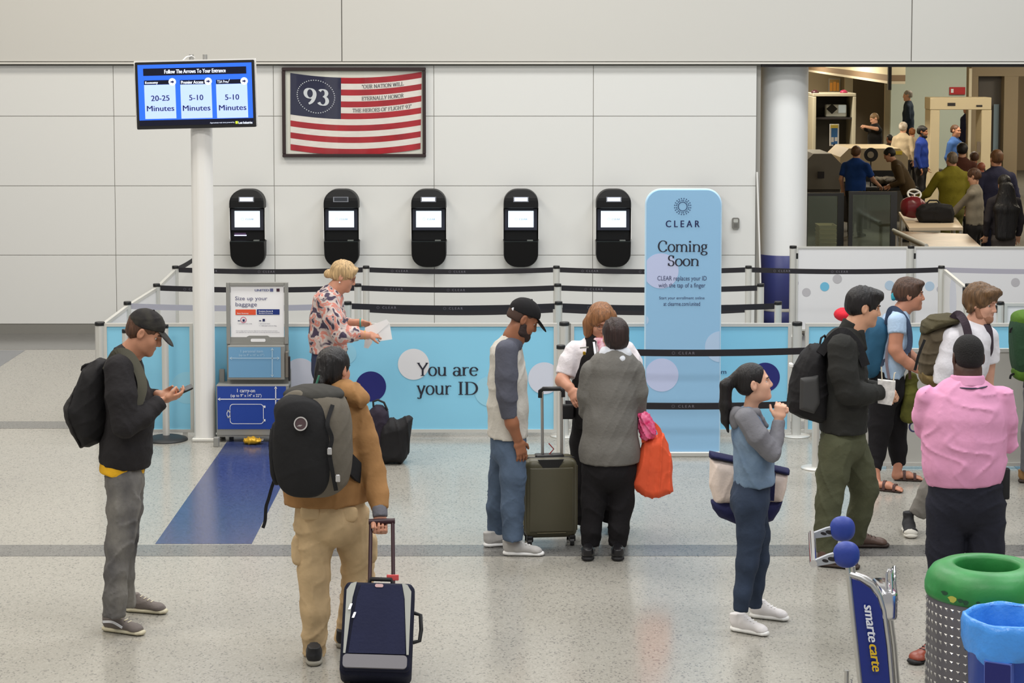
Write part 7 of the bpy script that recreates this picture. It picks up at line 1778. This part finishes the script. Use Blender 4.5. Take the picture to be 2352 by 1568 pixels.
for x, w_ in ((1950, 9), (2040, 7)):
    a, b_ = XY(x-w_, 200, 55.5), XY(x+w_, 200, 55.5); wl('trim_%d' % (4 if x < 2000 else 5), a, b_, 0, 2.9, mat('sroom_white', (236, 226, 202), .6), 'white pillar in the far wall')
# slanting cream soffit with its brown edge
pA, pB = XY(1846, 157, 55), XY(2043, 203, 40)
zS = 2.60
wl('wall_soffit', pA, pB, zS+.12, 4.3, mat('soffit_cream', (250, 240, 206), .6), 'cream soffit slanting across the screening room', .3)
wl('trim_6', pA, pB, zS, zS+.12, mat('soffit_brown', (150, 126, 100), .6), 'brown lower edge of the soffit', .3)
wl('trim_7', pA, pB, zS-.05, zS, mat('sroom_white', (236, 226, 202), .6), 'white strip under the soffit edge', .3)
m = MB(); a = at(2042, 180, 39.5); m.box((a.x-.03, 39.4, zS-.15), (a.x+.03, 39.5, 4.3)); tag(m.build('trim_8', M_dark), 'dark post at the end of the soffit', kind='structure')
# brown portal on the right
M_pt = mat('portal_brown', (150, 134, 108), .5); M_pd = mat('portal_dark', (88, 82, 76), .35)
YP = 46.0
for x0, x1, y0, mm, n_ in ((2230, 2246, 168, M_pt, 'jamb'), (2306, 2338, 160, M_pt, 'jamb')):
    a, b_ = XY(x0, 250, YP), XY(x1, 250, YP); wl('trim_%d' % (9 if x0 < 2300 else 10), a, b_, 0, at(2300, 175, YP).z-.002, mm, 'brown jamb of the portal', .5)
a, b_ = XY(2230, 250, YP), XY(2500, 250, YP); wl('trim_11', a, b_, at(2300, 175, YP).z, 4.3, M_pt, 'brown lintel of the portal', .5)
a, b_ = XY(2247, 250, YP+.3), XY(2306, 250, YP+.3); wl('door_1', a, b_, 0, at(2300, 175, YP).z, M_pd, 'dark glazed door in the brown portal', .06)
m = MB(); a, b_ = XY(2282, 250, YP+.22), XY(2294, 250, YP+.22); m.box((a[0], YP+.2, .3), (b_[0], YP+.23, at(2290, 240, YP).z)); m.build('pane', mat('pane_blue', (120, 138, 150), .2), bpy.context.scene.objects['door_1'])
m = MB(); a = at(2229, 200, YP-.1); m.box((a.x-.03, YP-.1, 0), (a.x+.03, YP-.04, at(2229, 157, YP).z)); tag(m.build('trim_12', mat('sroom_white', (236, 226, 202), .6)), 'white edge strip of the portal', kind='structure')
# pictures and signs
def sign(name, label, cat, x0, y0, x1, y1, Y, frame_m, face_m, parts=()):
    q = Plane((0, Y, 0)); a0, b0, a1, b1 = q.pxbox(x0, y0, x1, y1); o = thing(name, label, cat, ((a0+a1)/2, Y, b0))
    m = MB(); m.box((a0, Y, b0), (a1, Y+.03, b1)); m.build('backing', frame_m, o); t = .03
    m = MB(); m.box((a0+t, Y-.006, b0+t), (a1-t, Y, b1-t)); f_ = m.build('face', face_m, o)
    for bx, mm in parts:
        m = MB(); c0 = q.pxbox(*bx); m.box((c0[0], Y-.012, c0[1]), (c0[2], Y-.006, c0[3])); m.build('print', mm, f_)
    return o
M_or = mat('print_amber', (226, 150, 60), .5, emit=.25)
sign('poster', 'amber poster of three bottles on the far beige wall', 'poster', 1903, 180, 1930, 212, 56.95, M_trim, mat('print_wheat', (232, 190, 120), .5), (((1906, 190, 1912, 209), M_or), ((1914, 188, 1920, 209), M_or), ((1922, 190, 1927, 209), M_or)))
rs = sign('wall_sign', 'small red sign on the pale green far wall', 'sign', 2181, 200, 2217, 217, 52.95, mat('sign_red', (190, 44, 50), .5), mat('sign_red', (190, 44, 50), .5), (((2184, 204, 2190, 213), M_whiteink),))
ib = sign('info_board', 'tall blue and yellow notice on the screening counter', 'notice', 1906, 285, 1927, 335, 43.0, M_whiteink, mat('notice_blue', (52, 116, 190), .5), (((1908, 287, 1925, 294), mat('notice_yellow', (226, 206, 90), .5)), ((1909, 315, 1915, 326), M_whiteink), ((1917, 315, 1923, 324), M_whiteink)))
m = MB(); c = ib.location; m.tube([(c.x, 43.02, 0), (c.x, 43.02, c.z+.05)], .03, 8); m.build('stand', M_dark, ib)
# walk-through metal detector
YM = 43.2
M_md = mat('detector_beige', (196, 182, 152), .5)
dt = thing('metal_detector', 'beige walk-through metal detector arch', 'metal detector', (at(2207, 300, YM).x, YM, 0))
zh0, zh1 = at(2200, 252, YM).z, at(2200, 225, YM).z
for x0, x1 in ((2136, 2158), (2254, 2277)):
    m = MB(); m.bbox((at(x0, 300, YM).x, YM, 0), (at(x1, 300, YM).x, YM+.55, zh0-.002), .01, 1); m.build('side_panel', M_md, dt)
m = MB(); m.bbox((at(2136, 240, YM).x, YM-.01, zh0), (at(2277, 240, YM).x, YM+.56, zh1+.01), .01, 1); m.build('header', M_md, dt)
m = MB(); m.box((at(2176, 240, YM).x, YM-.02, at(2176, 243, YM).z), (at(2194, 240, YM).x, YM-.011, at(2176, 236, YM).z)); m.build('display', M_dark, dt)
m = MB(); m.box((at(2242, 240, YM).x, YM-.02, at(2242, 245, YM).z), (at(2256, 240, YM).x, YM-.011, at(2242, 241, YM).z)); m.build('maker_plate', M_dark, dt)
m = MB(); m.box((at(2244, 300, YM).x, YM-.02, at(2244, 350, YM).z), (at(2252, 300, YM).x, YM-.0, at(2244, 325, YM).z)); m.build('control_box', mat('ctl_brown', (110, 98, 84), .5), dt)
# operator booth
YK = 44.5; q = Plane((0, YK, 0)); a0, b0, a1, b1 = q.pxbox(1867, 214, 1966, 340)
bo = thing('operator_booth', 'open grey booth with a console inside', 'booth', ((a0+a1)/2, YK, 0))
M_bo = mat('booth_grey', (170, 164, 146), .5); t = .07
for bx in ((a0, 0, a0+t, b1-t-.002), (a1-t, 0, a1, b1-t-.002), (a0, b1-t, a1, b1)):
    m = MB(); m.bbox((bx[0], YK, bx[1]), (bx[2], YK+.9, bx[3]), .01, 1); m.build('booth_side', M_bo, bo)
m = MB(); m.box((a0+t+.002, YK+.86, 0), (a1-t-.002, YK+.89, b1-t-.004)); m.build('back_panel', mat('booth_dark', (70, 66, 58), .6), bo)
m = MB(); zsh = at(1915, 270, YK).z; m.box((a0+t, YK+.1, zsh-.04), (a1-t, YK+.86, zsh)); m.build('shelf', M_dark, bo)
c0 = Plane((0, YK+.3, 0)).pxbox(1897, 240, 1945, 267)
cs = thing('console_monitor', 'white console with a black diamond on its screen in the booth', 'monitor', ((c0[0]+c0[2])/2, YK+.4, zsh))
m = MB(); m.bbox((c0[0], YK+.3, zsh), (c0[2], YK+.5, c0[3]), .02, 1); m.build('cabinet', mat('console_white', (206, 210, 206), .4), cs)
d0 = Plane((0, YK+.29, 0)).uv(1911, 250); m = MB(); m.prism([(d0[0]-.12, d0[1]), (d0[0], d0[1]-.11), (d0[0]+.12, d0[1]), (d0[0], d0[1]+.11)], (0, YK+.29, 0), (1, 0, 0), (0, 0, 1), .01); m.build('diamond', M_blackmatt, cs)
c1 = Plane((0, YK+.29, 0)).pxbox(1926, 241, 1943, 259); m = MB(); m.box((c1[0], YK+.285, c1[1]), (c1[2], YK+.3, c1[3])); m.build('screen', mat('console_screen', (196, 206, 206), .3, emit=.3), cs)
for x, lb in ((1872, 'maroon dome lamp on top of the booth, by its left corner'), (1938, 'pink dome lamp on top of the booth, by its right corner')):
    c = at(x, 213, YK+.2); sdf_obj('dome_lamp', [([elli((c.x, YK+.2, b1), (.085, .085, .07)), half((0, 0, b1), (0, 0, -1))], .01, None)], [mat('dome_%d' % x, (150, 30, 70) if x > 1900 else (60, 20, 34), .4)]); tag(bpy.context.scene.objects[-1] if False else [o for o in bpy.context.scene.objects if o.name.startswith('dome_lamp')][-1], lb, 'lamp')
# x-ray machines
M_xr = mat('xray_beige', (190, 172, 140), .5); M_xg = mat('xray_grey', (112, 108, 98), .5)
def xray(name, label, x0, x1, ytop, Y, dep, m_, cham, ybot=None, open_=True):
    q = Plane((0, Y, 0)); a0, _, a1, z1 = q.pxbox(x0, ytop, x1, ytop+10); o = thing(name, label, 'x-ray machine', ((a0+a1)/2, Y, 0))
    zb = .75
    prof = [(a0, zb), (a1, zb), (a1, z1-cham), (a1-cham, z1), (a0+cham, z1), (a0, z1-cham)]
    m = MB(); m.prism(prof, (0, Y, 0), (1, 0, 0), (0, 0, 1), dep); m.build('housing', m_, o)
    if open_: m = MB(); m.box((a0+.18, Y-.01, zb), (a1-.2, Y+.02, z1-cham-.25)); m.build('tunnel', M_blackmatt, o)
    m = MB(); m.box((a0+.05, Y+.05, 0), (a1-.05, Y+dep, zb)); m.build('plinth', mat('plinth', (84, 80, 74), .6), o)
    return o, a0, a1, z1
o, a0, a1, z1 = xray('xray_scanner', 'beige baggage x-ray with a yellow warning label', 1930, 2086, 341, 39.0, 1.6, M_xr, .16)
m = MB(); q = Plane((0, 38.99, 0)); c0 = q.pxbox(2037, 347, 2072, 355); m.box((c0[0], 38.98, c0[1]), (c0[2], 38.999, c0[3])); m.build('warning_label', mat('label_yellow', (226, 200, 60), .5), o)
m = MB(); m.bbox((a0+.1, 37.4, .70), (a1-.1, 38.97, .76), .01, 1); m.build('belt_table', M_blackmatt, o)
for xx in (a0+.2, a1-.3):
    m = MB(); m.box((xx, 37.5, 0), (xx+.06, 37.56, .70)); m.build('leg', M_dark, o)
o2, c_0, c_1, z2 = xray('xray_scanner', 'grey baggage scanner with a chamfered top beside the white column', 1840, 1938, 353, 37.0, 1.4, M_xg, .22, open_=False)
m = MB(); q = Plane((0, 36.99, 0)); c0 = q.pxbox(1878, 394, 1893, 409); m.box((c0[0], 36.98, c0[1]), (c0[2], 36.999, c0[3])); m.build('vent', M_dark, o2)
# round dial on a stand
c = at(2000, 355, 37.6); ds = thing('round_mirror', 'black round mirror on a thin stand in front of the x-ray', 'mirror', (c.x, 37.6, 0))
m = MB(); m.tube([(c.x, 37.6, c.z), (c.x, 37.56, c.z)], .125, 28); m.build('rim', M_blackmatt, ds)
m = MB(); m.tube([(c.x-.01, 37.555, c.z), (c.x-.01, 37.55, c.z)], .06, 20); m.build('glass', mat('mirror_grey', (150, 140, 120), .2), ds)
m = MB(); m.tube([(c.x, 37.58, 0), (c.x, 37.58, c.z-.12)], .012, 8); m.build('stand', M_dark, ds)
# items on the belt
for x, y, w_, h_, c_, lb in ((2030, 404, 30, 10, (96, 88, 74), 'grey tray with a bag at the x-ray mouth'), (2060, 418, 26, 11, (70, 62, 54), 'dark tray on the x-ray belt')):
    c = at(x, y, 37.9 if x < 2040 else 37.6); r = px(37.8)
    sdf_obj('tray', [([elli((c.x, c.y, .76+.075), (w_*r, .26, .075), p=3.0)], .014, wrinkle(.02, 14, x % 7))], [clothmat('tray_%d' % x, c_)]); tag([o for o in bpy.context.scene.objects if o.name.startswith('tray')][-1], lb, 'tray')
# glass screens with dark frames
M_gp = bpy.data.materials.new('tinted_pane'); M_gp.use_nodes = True; nt = M_gp.node_tree; nt.nodes.remove(nt.nodes['Principled BSDF'])
tr_ = nt.nodes.new('ShaderNodeBsdfTransparent'); gl_ = nt.nodes.new('ShaderNodeBsdfGlossy'); gl_.inputs[0].default_value = (.8, .9, .85, 1); gl_.inputs[1].default_value = .08; mx_ = nt.nodes.new('ShaderNodeMixShader'); mx_.inputs[0].default_value = .12; tr_.inputs[0].default_value = (.62, .68, .64, 1)
nt.links.new(tr_.outputs[0], mx_.inputs[1]); nt.links.new(gl_.outputs[0], mx_.inputs[2]); nt.links.new(mx_.outputs[0], nt.nodes['Material Output'].inputs[0])
for x0, x1, y0, Y, lb in ((1846, 1938, 443, 29.0, 'dark-framed glass screen next to the white column'), (1949, 2060, 440, 28.6, 'dark-framed glass screen beside the search table')):
    q = Plane((0, Y, 0)); a0, b0, a1, b1 = q.pxbox(x0, y0, x1, 600); b0 = .05
    o = thing('glass_screen', lb, 'glass screen', ((a0+a1)/2, Y, 0)); t = .055
    for bx in ((a0, 0, a0+t, b1), (a1-t*1.6, 0, a1, b1), (a0+t, b1-t*.8, a1-t*1.6, b1), (a0+t, b0, a1-t*1.6, b0+t)):
        m = MB(); m.box((bx[0], Y, bx[1]), (bx[2], Y+.05, bx[3])); m.build('frame_bar', mat('frame_slate', (52, 54, 58), .4), o)
    m = MB(); m.box((a0+t, Y+.02, b0+t), (a1-t*1.6, Y+.028, b1-t*.8)); m.build('pane', M_gp, o)
# stack of trays
c = at(1898, 560, 29.8)
M_try = mat('tray_cream', (206, 192, 152), .6)
for i in range(7):
    z = .33+i*.062
    m = MB(); x0, x1, y0, y1 = c.x-.14, c.x+.12, 29.6, 30.0
    m.add([(x0+.02, y0+.02, z), (x1-.02, y0+.02, z), (x1-.02, y1-.02, z), (x0+.02, y1-.02, z), (x0, y0, z+.075), (x1, y0, z+.075), (x1, y1, z+.075), (x0, y1, z+.075), (x0+.012, y0+.012, z+.075), (x1-.012, y0+.012, z+.075), (x1-.012, y1-.012, z+.075), (x0+.012, y1-.012, z+.075), (x0+.03, y0+.03, z+.01), (x1-.03, y0+.03, z+.01), (x1-.03, y1-.03, z+.01), (x0+.03, y1-.03, z+.01)],
        [(0,3,2,1), (0,1,5,4), (1,2,6,5), (2,3,7,6), (3,0,4,7), (4,5,9,8), (5,6,10,9), (6,7,11,10), (7,4,8,11), (8,9,13,12), (9,10,14,13), (10,11,15,14), (11,8,12,15), (12,13,14,15)])
    tag(m.build('security_tray', M_try), 'cream plastic tray, '+('lowest of the stack, resting on the grey dolly', 'sixth from the top of the stack', 'fifth from the top of the stack', 'in the middle of the stack', 'third from the top of the stack', 'second from the top of the stack', 'topmost of the stack behind the glass')[i], 'tray', 'cream trays stacked behind the glass')
dl = thing('tray_dolly', 'low grey dolly under the stack of cream trays', 'dolly', (c.x-.01, 29.8, 0))
m = MB(); m.bbox((c.x-.15, 29.6, .08), (c.x+.13, 30.0, .329), .01, 1); m.build('box', M_xg, dl)
for xx in (-.11, .09):
    for yy in (29.66, 29.94):
        m = MB(); m.tube([(c.x+xx-.012, yy, .04), (c.x+xx+.012, yy, .04)], .04, 12); m.build('wheel', M_black, dl)
# search tables
M_wt = mat('table_white', (226, 206, 180), .4); M_st = mat('table_steel', (150, 128, 104), .3, metal=.5, var=.25, vscale=3)
def table(label, pts, z, m_, name='search_table', rim=None):
    c = sum((Vector(p) for p in pts), Vector())/len(pts); o = thing(name, label, 'table', (c.x, c.y, 0))
    P_ = [Vector((p[0], p[1], z)) for p in pts]; n = len(P_)
    m = MB(); m.add(P_+[p-Vector((0, 0, .04)) for p in P_], [tuple(range(n)), tuple(range(2*n-1, n-1, -1))]+[(i, n+i, n+(i+1) % n, (i+1) % n) for i in range(n)]); m.build('top', m_, o)
    for p in P_:
        d = (Vector((c.x, c.y, z))-p)*.08; m = MB(); m.tube([(p.x+d.x, p.y+d.y, 0), (p.x+d.x, p.y+d.y, z-.04)], .022, 8); m.build('leg', M_alu, o)
    if rim:
        m = MB(); m.tube([P_[rim[0]]+Vector((0, 0, .01)), P_[rim[1]]+Vector((0, 0, .01))], .025, 8); m.build('edge_rail', M_alu, o)
    return o
ta = table('white search table carrying the black bag', [atz(x, y, .88)[:] for x, y in ((2088, 523), (2212, 522), (2196, 500), (2064, 486))], .88, M_wt)
tb_ = table('steel roller table in front of the white search table', [atz(x, y, .84)[:] for x, y in ((2128, 566), (2262, 574), (2222, 537), (2052, 530))], .84, M_st, rim=(0, 3))
# bags on the tables
YQ = atz(2150, 512, .88).y
hb2 = thing('handbag', 'black bag on the white search table under a hand', 'bag', tuple(at(2148, 512, YQ)))
sdf_obj('bag_body', [([polybag([(2106, 478), (2120, 468), (2150, 464), (2184, 472), (2190, 490), (2187, 511), (2112, 512), (2103, 495)], YQ+.12, .14, .06)], .012, wrinkle(.015, 16, 4))], [clothmat('nylon_black', (30, 29, 31))], hb2)
m = MB(); m.tube([at(2125, 470, YQ+.12), at(2135, 460, YQ+.12), at(2152, 460, YQ+.12), at(2160, 468, YQ+.12)], .012, 8); m.build('handle', M_blackmatt, hb2)
YR = YQ+.5
mr = thing('travel_bag', 'round maroon travel bag with a white ring on top', 'bag', tuple(at(2096, 495, YR)))
sdf_obj('bag_body', [([elli(at(2098, 473, YR)-Vector((0, 0, .02)), (.19, .15, .155))], .012, wrinkle(.012, 16, 3))], [mat('vinyl_maroon', (110, 22, 34), .35)], mr)
c = at(2100, 446, YR)
m = MB(); m.tube([c+Vector((.092*math.cos(t), .0, .062*math.sin(t)))+Vector((0, .06*math.sin(t), 0)) for t in [i*math.pi/12 for i in range(24)]], .014, 8, close=True); rg_ = m.build('white_ring', M_white, mr)
for t in (0.4, 2.7, 4.7):
    m = MB(); m.tube([c, c+Vector((.092*math.cos(t), .06*math.sin(t), .062*math.sin(t)))], .011, 6); m.build('spoke', M_white, rg_)

# ------------------------------------------------------------------ people in the screening room
class Far(Person):
    """figure laid out in metres: x to its right, y up from its floor, dy ahead"""
    def __init__(s, label, x, y, Y, yaw, tall=1.7, z0=0.0, res=2.3):
        hd_ = at(x, y, Y); s.k = (hd_.z-z0)/(tall*.935) if True else 1
        s.b = np.array((hd_.x, Y, z0)); s.yaw = yaw; a = math.radians(yaw)
        s.f = np.array((math.cos(a), math.sin(a), 0)); s.r = np.array((math.sin(a), -math.cos(a), 0))
        s.Y0 = Y; s.q = 1.0; s.res = res; s.core = []; s.fine = []; s.seed = int(x) % 97
        s.root = thing('person', label, 'person', (s.b[0], s.b[1], z0)); s.t = s.k*tall/1.7
    def J(s, x, y, dy=0.0): return s.b+(s.r*x+s.f*dy)*s.t+np.array((0, 0, y*s.t))
    def make(s, skin, hair, top, legs, topname='jacket', hpitch=-5, hyaw=None, bulk=1.0, arms=('down', 'down'), lean=0.0, short=False, bald=False, long_=False, hairkw=None, scarf=None, shoes=True, beard=None):
        q = s.t; rot = s.yaw-90
        def L_(y): return lean*max(0, (y-.9))/.6
        hx = s.J(0, 1.585-abs(lean)*.12, L_(1.6)+.02)
        s.J0 = s.J; s.J = lambda x, y, dy=0: hx; s.head(0, 0, 0, s.yaw if hyaw is None else hyaw, hpitch, sc=q, eyes=False, beard=beard); s.J = s.J0
        w = bulk*q
        tor = s.chain([(0, 1.42-abs(lean)*.08, L_(1.42), (.10*w, .075*w)), (0, 1.35-abs(lean)*.06, L_(1.35), (.185*w, .105*w)), (0, 1.18, L_(1.18), (.175*w, .125*w)), (0, 1.0, L_(1.0), (.165*w, .125*w)), (0, .86, 0, (.175*w, .13*w))], rot=rot, flat=.02)
        tops = tor; s.neck([(0, 1.42-abs(lean)*.08, L_(1.42), .058*q), (0, 1.50-abs(lean)*.1, L_(1.5)+.01, .052*q)])
        for sg, ar in zip((-1, 1), arms):
            sh = (sg*.185*bulk, 1.34-abs(lean)*.06, L_(1.34))
            if ar == 'down': el, wr_ = (sg*.24*bulk, 1.08, L_(1.1)-.02), (sg*.235*bulk, .86, .06)
            elif ar == 'fwd': el, wr_ = (sg*.25*bulk, 1.08, L_(1.1)+.05), (sg*.16, 1.0, .34)
            elif ar == 'fold': el, wr_ = (sg*.25*bulk, 1.08, .08), (-sg*.02, 1.12, .22)
            elif ar == 'up': el, wr_ = (sg*.34, 1.38, .12), (sg*.05, 1.42, .26)
            else: el, wr_ = ar
            ea = .6 if short else 1.0
            if short:
                mid = tuple(sh[i]+(el[i]-sh[i])*.75 for i in range(3))
                tops = tops+s.chain([(*sh, .062*w), (*mid, .058*w)], flat=.015, k=.02)
                s.skin([(*sh, .045*q), (*el, .042*q), (*wr_, .030*q)])
            else: tops = tops+s.chain([(*sh, .062*w), (*el, .054*w), (*wr_, .042*w)], flat=.015, k=.02)
            A, B_ = s.J(*el), s.J(*wr_); s.hand(B_, B_-A, np.cross(B_-A, s.r*sg)+np.array((0, 0, -.2)), (25, 30), sg, sc=q, wr=.027*q)
        s.cloth(topname, tops, clothmat(*top) if isinstance(top, tuple) else top, fold=.010, f=13, res=.0088)
        s.body(skin, brow=mat('brow_black', (44, 34, 32), .7))
        if not bald:
            kw = dict(nape=-.06, thick=.014, fold=.006); kw.update(hairkw or {}); s.hair(hair, **kw)
        pel = s.chain([(0, .90, 0, (.165*w, .12*w)), (0, .82, 0, (.17*w, .125*w))], rot=rot); lg = []
        for sg in (-1, 1): lg += s.chain([(sg*.085, .80, 0, .085*w), (sg*.09, .45, .01, .062*w), (sg*.09, .07, 0, .052*w)], flat=.015)
        s.cloth('trousers', pel+lg, clothmat(*legs), fold=.01, f=13, res=.0085)
        for sg in (-1, 1): s.shoe_at(s.J(sg*.09, 0, -.07), s.f+s.r*sg*.15, .27*q, M_black, M_blackmatt, .045*q)
        return s
DK = ('cloth_dark', (38, 36, 38)); S1 = skinmat('skin_fair', (188, 134, 106)); S2 = skinmat('skin_tan', (146, 94, 66)); S3 = skinmat('skin_light', (206, 156, 128)); S4 = skinmat('skin_warm', (202, 152, 122))
HBr = hairmat('hair_brown', (86, 58, 42)); HBl = M_hk
# officers
f = Far('officer in a royal blue polo with a brown bob, back turned, wearing pale gloves', 1966, 350, 36.0, 60, 1.66)
f.make(S3, hairmat('hair_chestnut2', (96, 66, 40)), ('polo_blue', (30, 68, 140)), ('trousers_black', (24, 22, 25)), 'polo_shirt', short=True, bulk=1.16, arms=('down', ((.30, 1.08, .12), (.33, .96, .36))), hairkw=dict(nape=-.10, thick=.02, ears=False, extra=[f_ for f_ in ()]))
f = Far('dark-haired officer with a beard in royal blue beside the detector arch', 2117, 302, 41.5, -25, 1.78); f.make(S2, HBl, ('officer_blue', (28, 52, 128)), DK, 'shirt', beard=.004, bulk=1.08)
f = Far('balding officer in a blue shirt with a shoulder patch, seen through the detector arch', 2193, 300, 41.0, -40, 1.75); f.make(S1, HBr, ('officer_lightblue', (58, 92, 150)), DK, 'shirt', hpitch=-2, hairkw=dict(thick=.004, nape=-.04))
m = MB(); m.prism(circle(0, 0, .035, 14), f.J(-.19, 1.30, .07), Vector((.8, -.5, 0)).normalized(), (0, 0, 1), .02); m.build('shoulder_patch', M_whiteink, f.root)
# travellers at the belt
f = Far('man in a brown jacket leaning over the belt', 2091, 350, 35.2, 172, 1.72); f.make(S1, HBl, ('jacket_brown', (84, 68, 46)), DK, lean=.30, arms=('fwd', 'fwd'), hyaw=165, hpitch=-25, bulk=1.05)
f = Far('man in a mustard-green jacket with thinning grey hair, back turned', 2188, 366, 31.4, 105, 1.74); f.make(S1, hairmat('hair_greyish', (112, 98, 84)), ('jacket_mustard', (120, 112, 30)), ('trousers_olive', (88, 84, 40)), bulk=1.18, arms=(((-.34, 1.08, .12), (-.42, 1.0, .30)), 'down'), hairkw=dict(thick=.004))
f = Far('man in a navy suit with brown hair and a white collar, back turned', 2290, 364, 30.2, 100, 1.80); f.make(S1, hairmat('hair_sandy', (104, 70, 44)), ('suit_navy', (44, 44, 66)), ('suit_navy2', (30, 32, 50)), 'suit_jacket', bulk=1.12)
m = MB(); c = f.J(0, 1.425, 0); m.tube([c+np.array((.085*math.cos(t), .075*math.sin(t), .012)) for t in [i*math.pi/8 for i in range(16)]], .016, 8, close=True); m.build('shirt_collar', M_white, f.root)
f = Far('woman with very long black hair in a dark top', 2307, 422, 27.6, 95, 1.64)
f.make(S4, HBl, ('top_dark', (46, 42, 46)), ('skirt_grey', (84, 78, 76)), 'top', arms=('down', 'down'), hairkw=dict(nape=-.16, thick=.018, ears=False, low=[]))
sdf_obj('long_hair', [([ecap(f.J(0, 1.56, -.08), f.J(-.01, 1.25, -.15), (.10, .07), (.17, .07), f.r, k=.03), ecap(f.J(-.01, 1.25, -.15), f.J(-.02, .86, -.17), (.17, .07), (.13, .05), f.r, k=.03)], .014, wrinkle(.014, 26, 3, .25))], [HBl], f.root)
f = Far('traveller in a grey shirt reaching across to the black bag', 2240, 405, 29.4, 150, 1.62)
f.make(S3, HBr, ('shirt_greige', (140, 132, 118)), DK, 'shirt', arms=(((-.10, 1.06, .28), (-.02, .97, .52)), 'down'), hpitch=-20)
f = Far('bald ruddy man in a plum jacket between the suit and the mustard jacket', 2254, 386, 33.5, 110, 1.68); f.make(skinmat('skin_ruddy', (156, 92, 72)), HBr, ('jacket_plum', (66, 50, 62)), DK, bald=True)
f = Far('young man with thick black hair in a rust jacket in the queue', 2210, 345, 34.6, 80, 1.74); f.make(S4, HBl, ('jacket_rust', (84, 48, 38)), DK, hairkw=dict(thick=.022))
f = Far('dark-haired traveller in a charcoal coat by the arch', 2238, 362, 36.5, 100, 1.62); f.make(S2, HBr, ('coat_charcoal', (60, 58, 58)), DK, hairkw=dict(thick=.02))
# beyond the belt
f = Far('grey-haired man in a dark teal suit standing high against the green wall', 2087, 219, 48.5, 165, 1.78, z0=.42); f.make(S3, hairmat('hair_grey', (150, 144, 136)), ('suit_teal', (34, 46, 60)), DK, 'suit_jacket', hairkw=dict(thick=.005, nape=-.05))
m = MB(); c = f.b; m.bbox((c[0]-.7, 47.9, 0), (c[0]+.7, 49.1, .42), .01, 1); tag(m.build('raised_platform', mat('platform', (96, 92, 84), .6)), 'low platform under the man in the teal suit', 'platform')
f = Far('man in a black T-shirt with his arm raised across his face', 2010, 272, 46.5, 195, 1.78); f.make(S3, hairmat('hair_sand', (126, 100, 70)), ('tee_black', (26, 25, 26)), DK, 't_shirt', short=True, arms=('up', 'up'), hpitch=-25, bulk=1.15, hairkw=dict(thick=.008))
f = Far('woman in a pale headscarf and beige striped top', 2074, 293, 44.6, 60, 1.66); f.make(S3, mat('scarf_taupe', (150, 132, 110), .7, var=.4, vscale=12, var2=(226, 216, 204)), ('top_beige', (196, 178, 150)), DK, 'top', hairkw=dict(nape=-.30, thick=.022, ears=False, fold=.004, face=((0, .13, -.03), (.05, .07, .075)), extra=[]))
f = Far('person with cropped dark hair below the man in the black T-shirt', 2044, 318, 45.5, 120, 1.60); f.make(S2, HBl, ('top_umber', (70, 56, 46)), DK, 'top', hairkw=dict(thick=.006))
f = Far('ginger-haired person between the headscarf and the bearded officer', 2095, 304, 46.0, 80, 1.62); f.make(S1, hairmat('hair_ginger', (150, 92, 50)), ('top_sand', (170, 150, 124)), DK, 'top')
f = Far('tall person in navy behind the detector arch', 2224, 246, 46.6, 200, 1.86, z0=.18); f.make(S1, HBr, ('coat_navy', (26, 28, 58)), DK)
m = MB(); c = f.b; m.bbox((c[0]-.5, 46.1, 0), (c[0]+.5, 47.1, .18), .01, 1); tag(m.build('raised_platform', mat('platform', (96, 92, 84), .6)), 'low step under the person in navy behind the arch', 'platform')

for s in PEOPLE: s.finish(*s.bargs[0], **s.bargs[1])
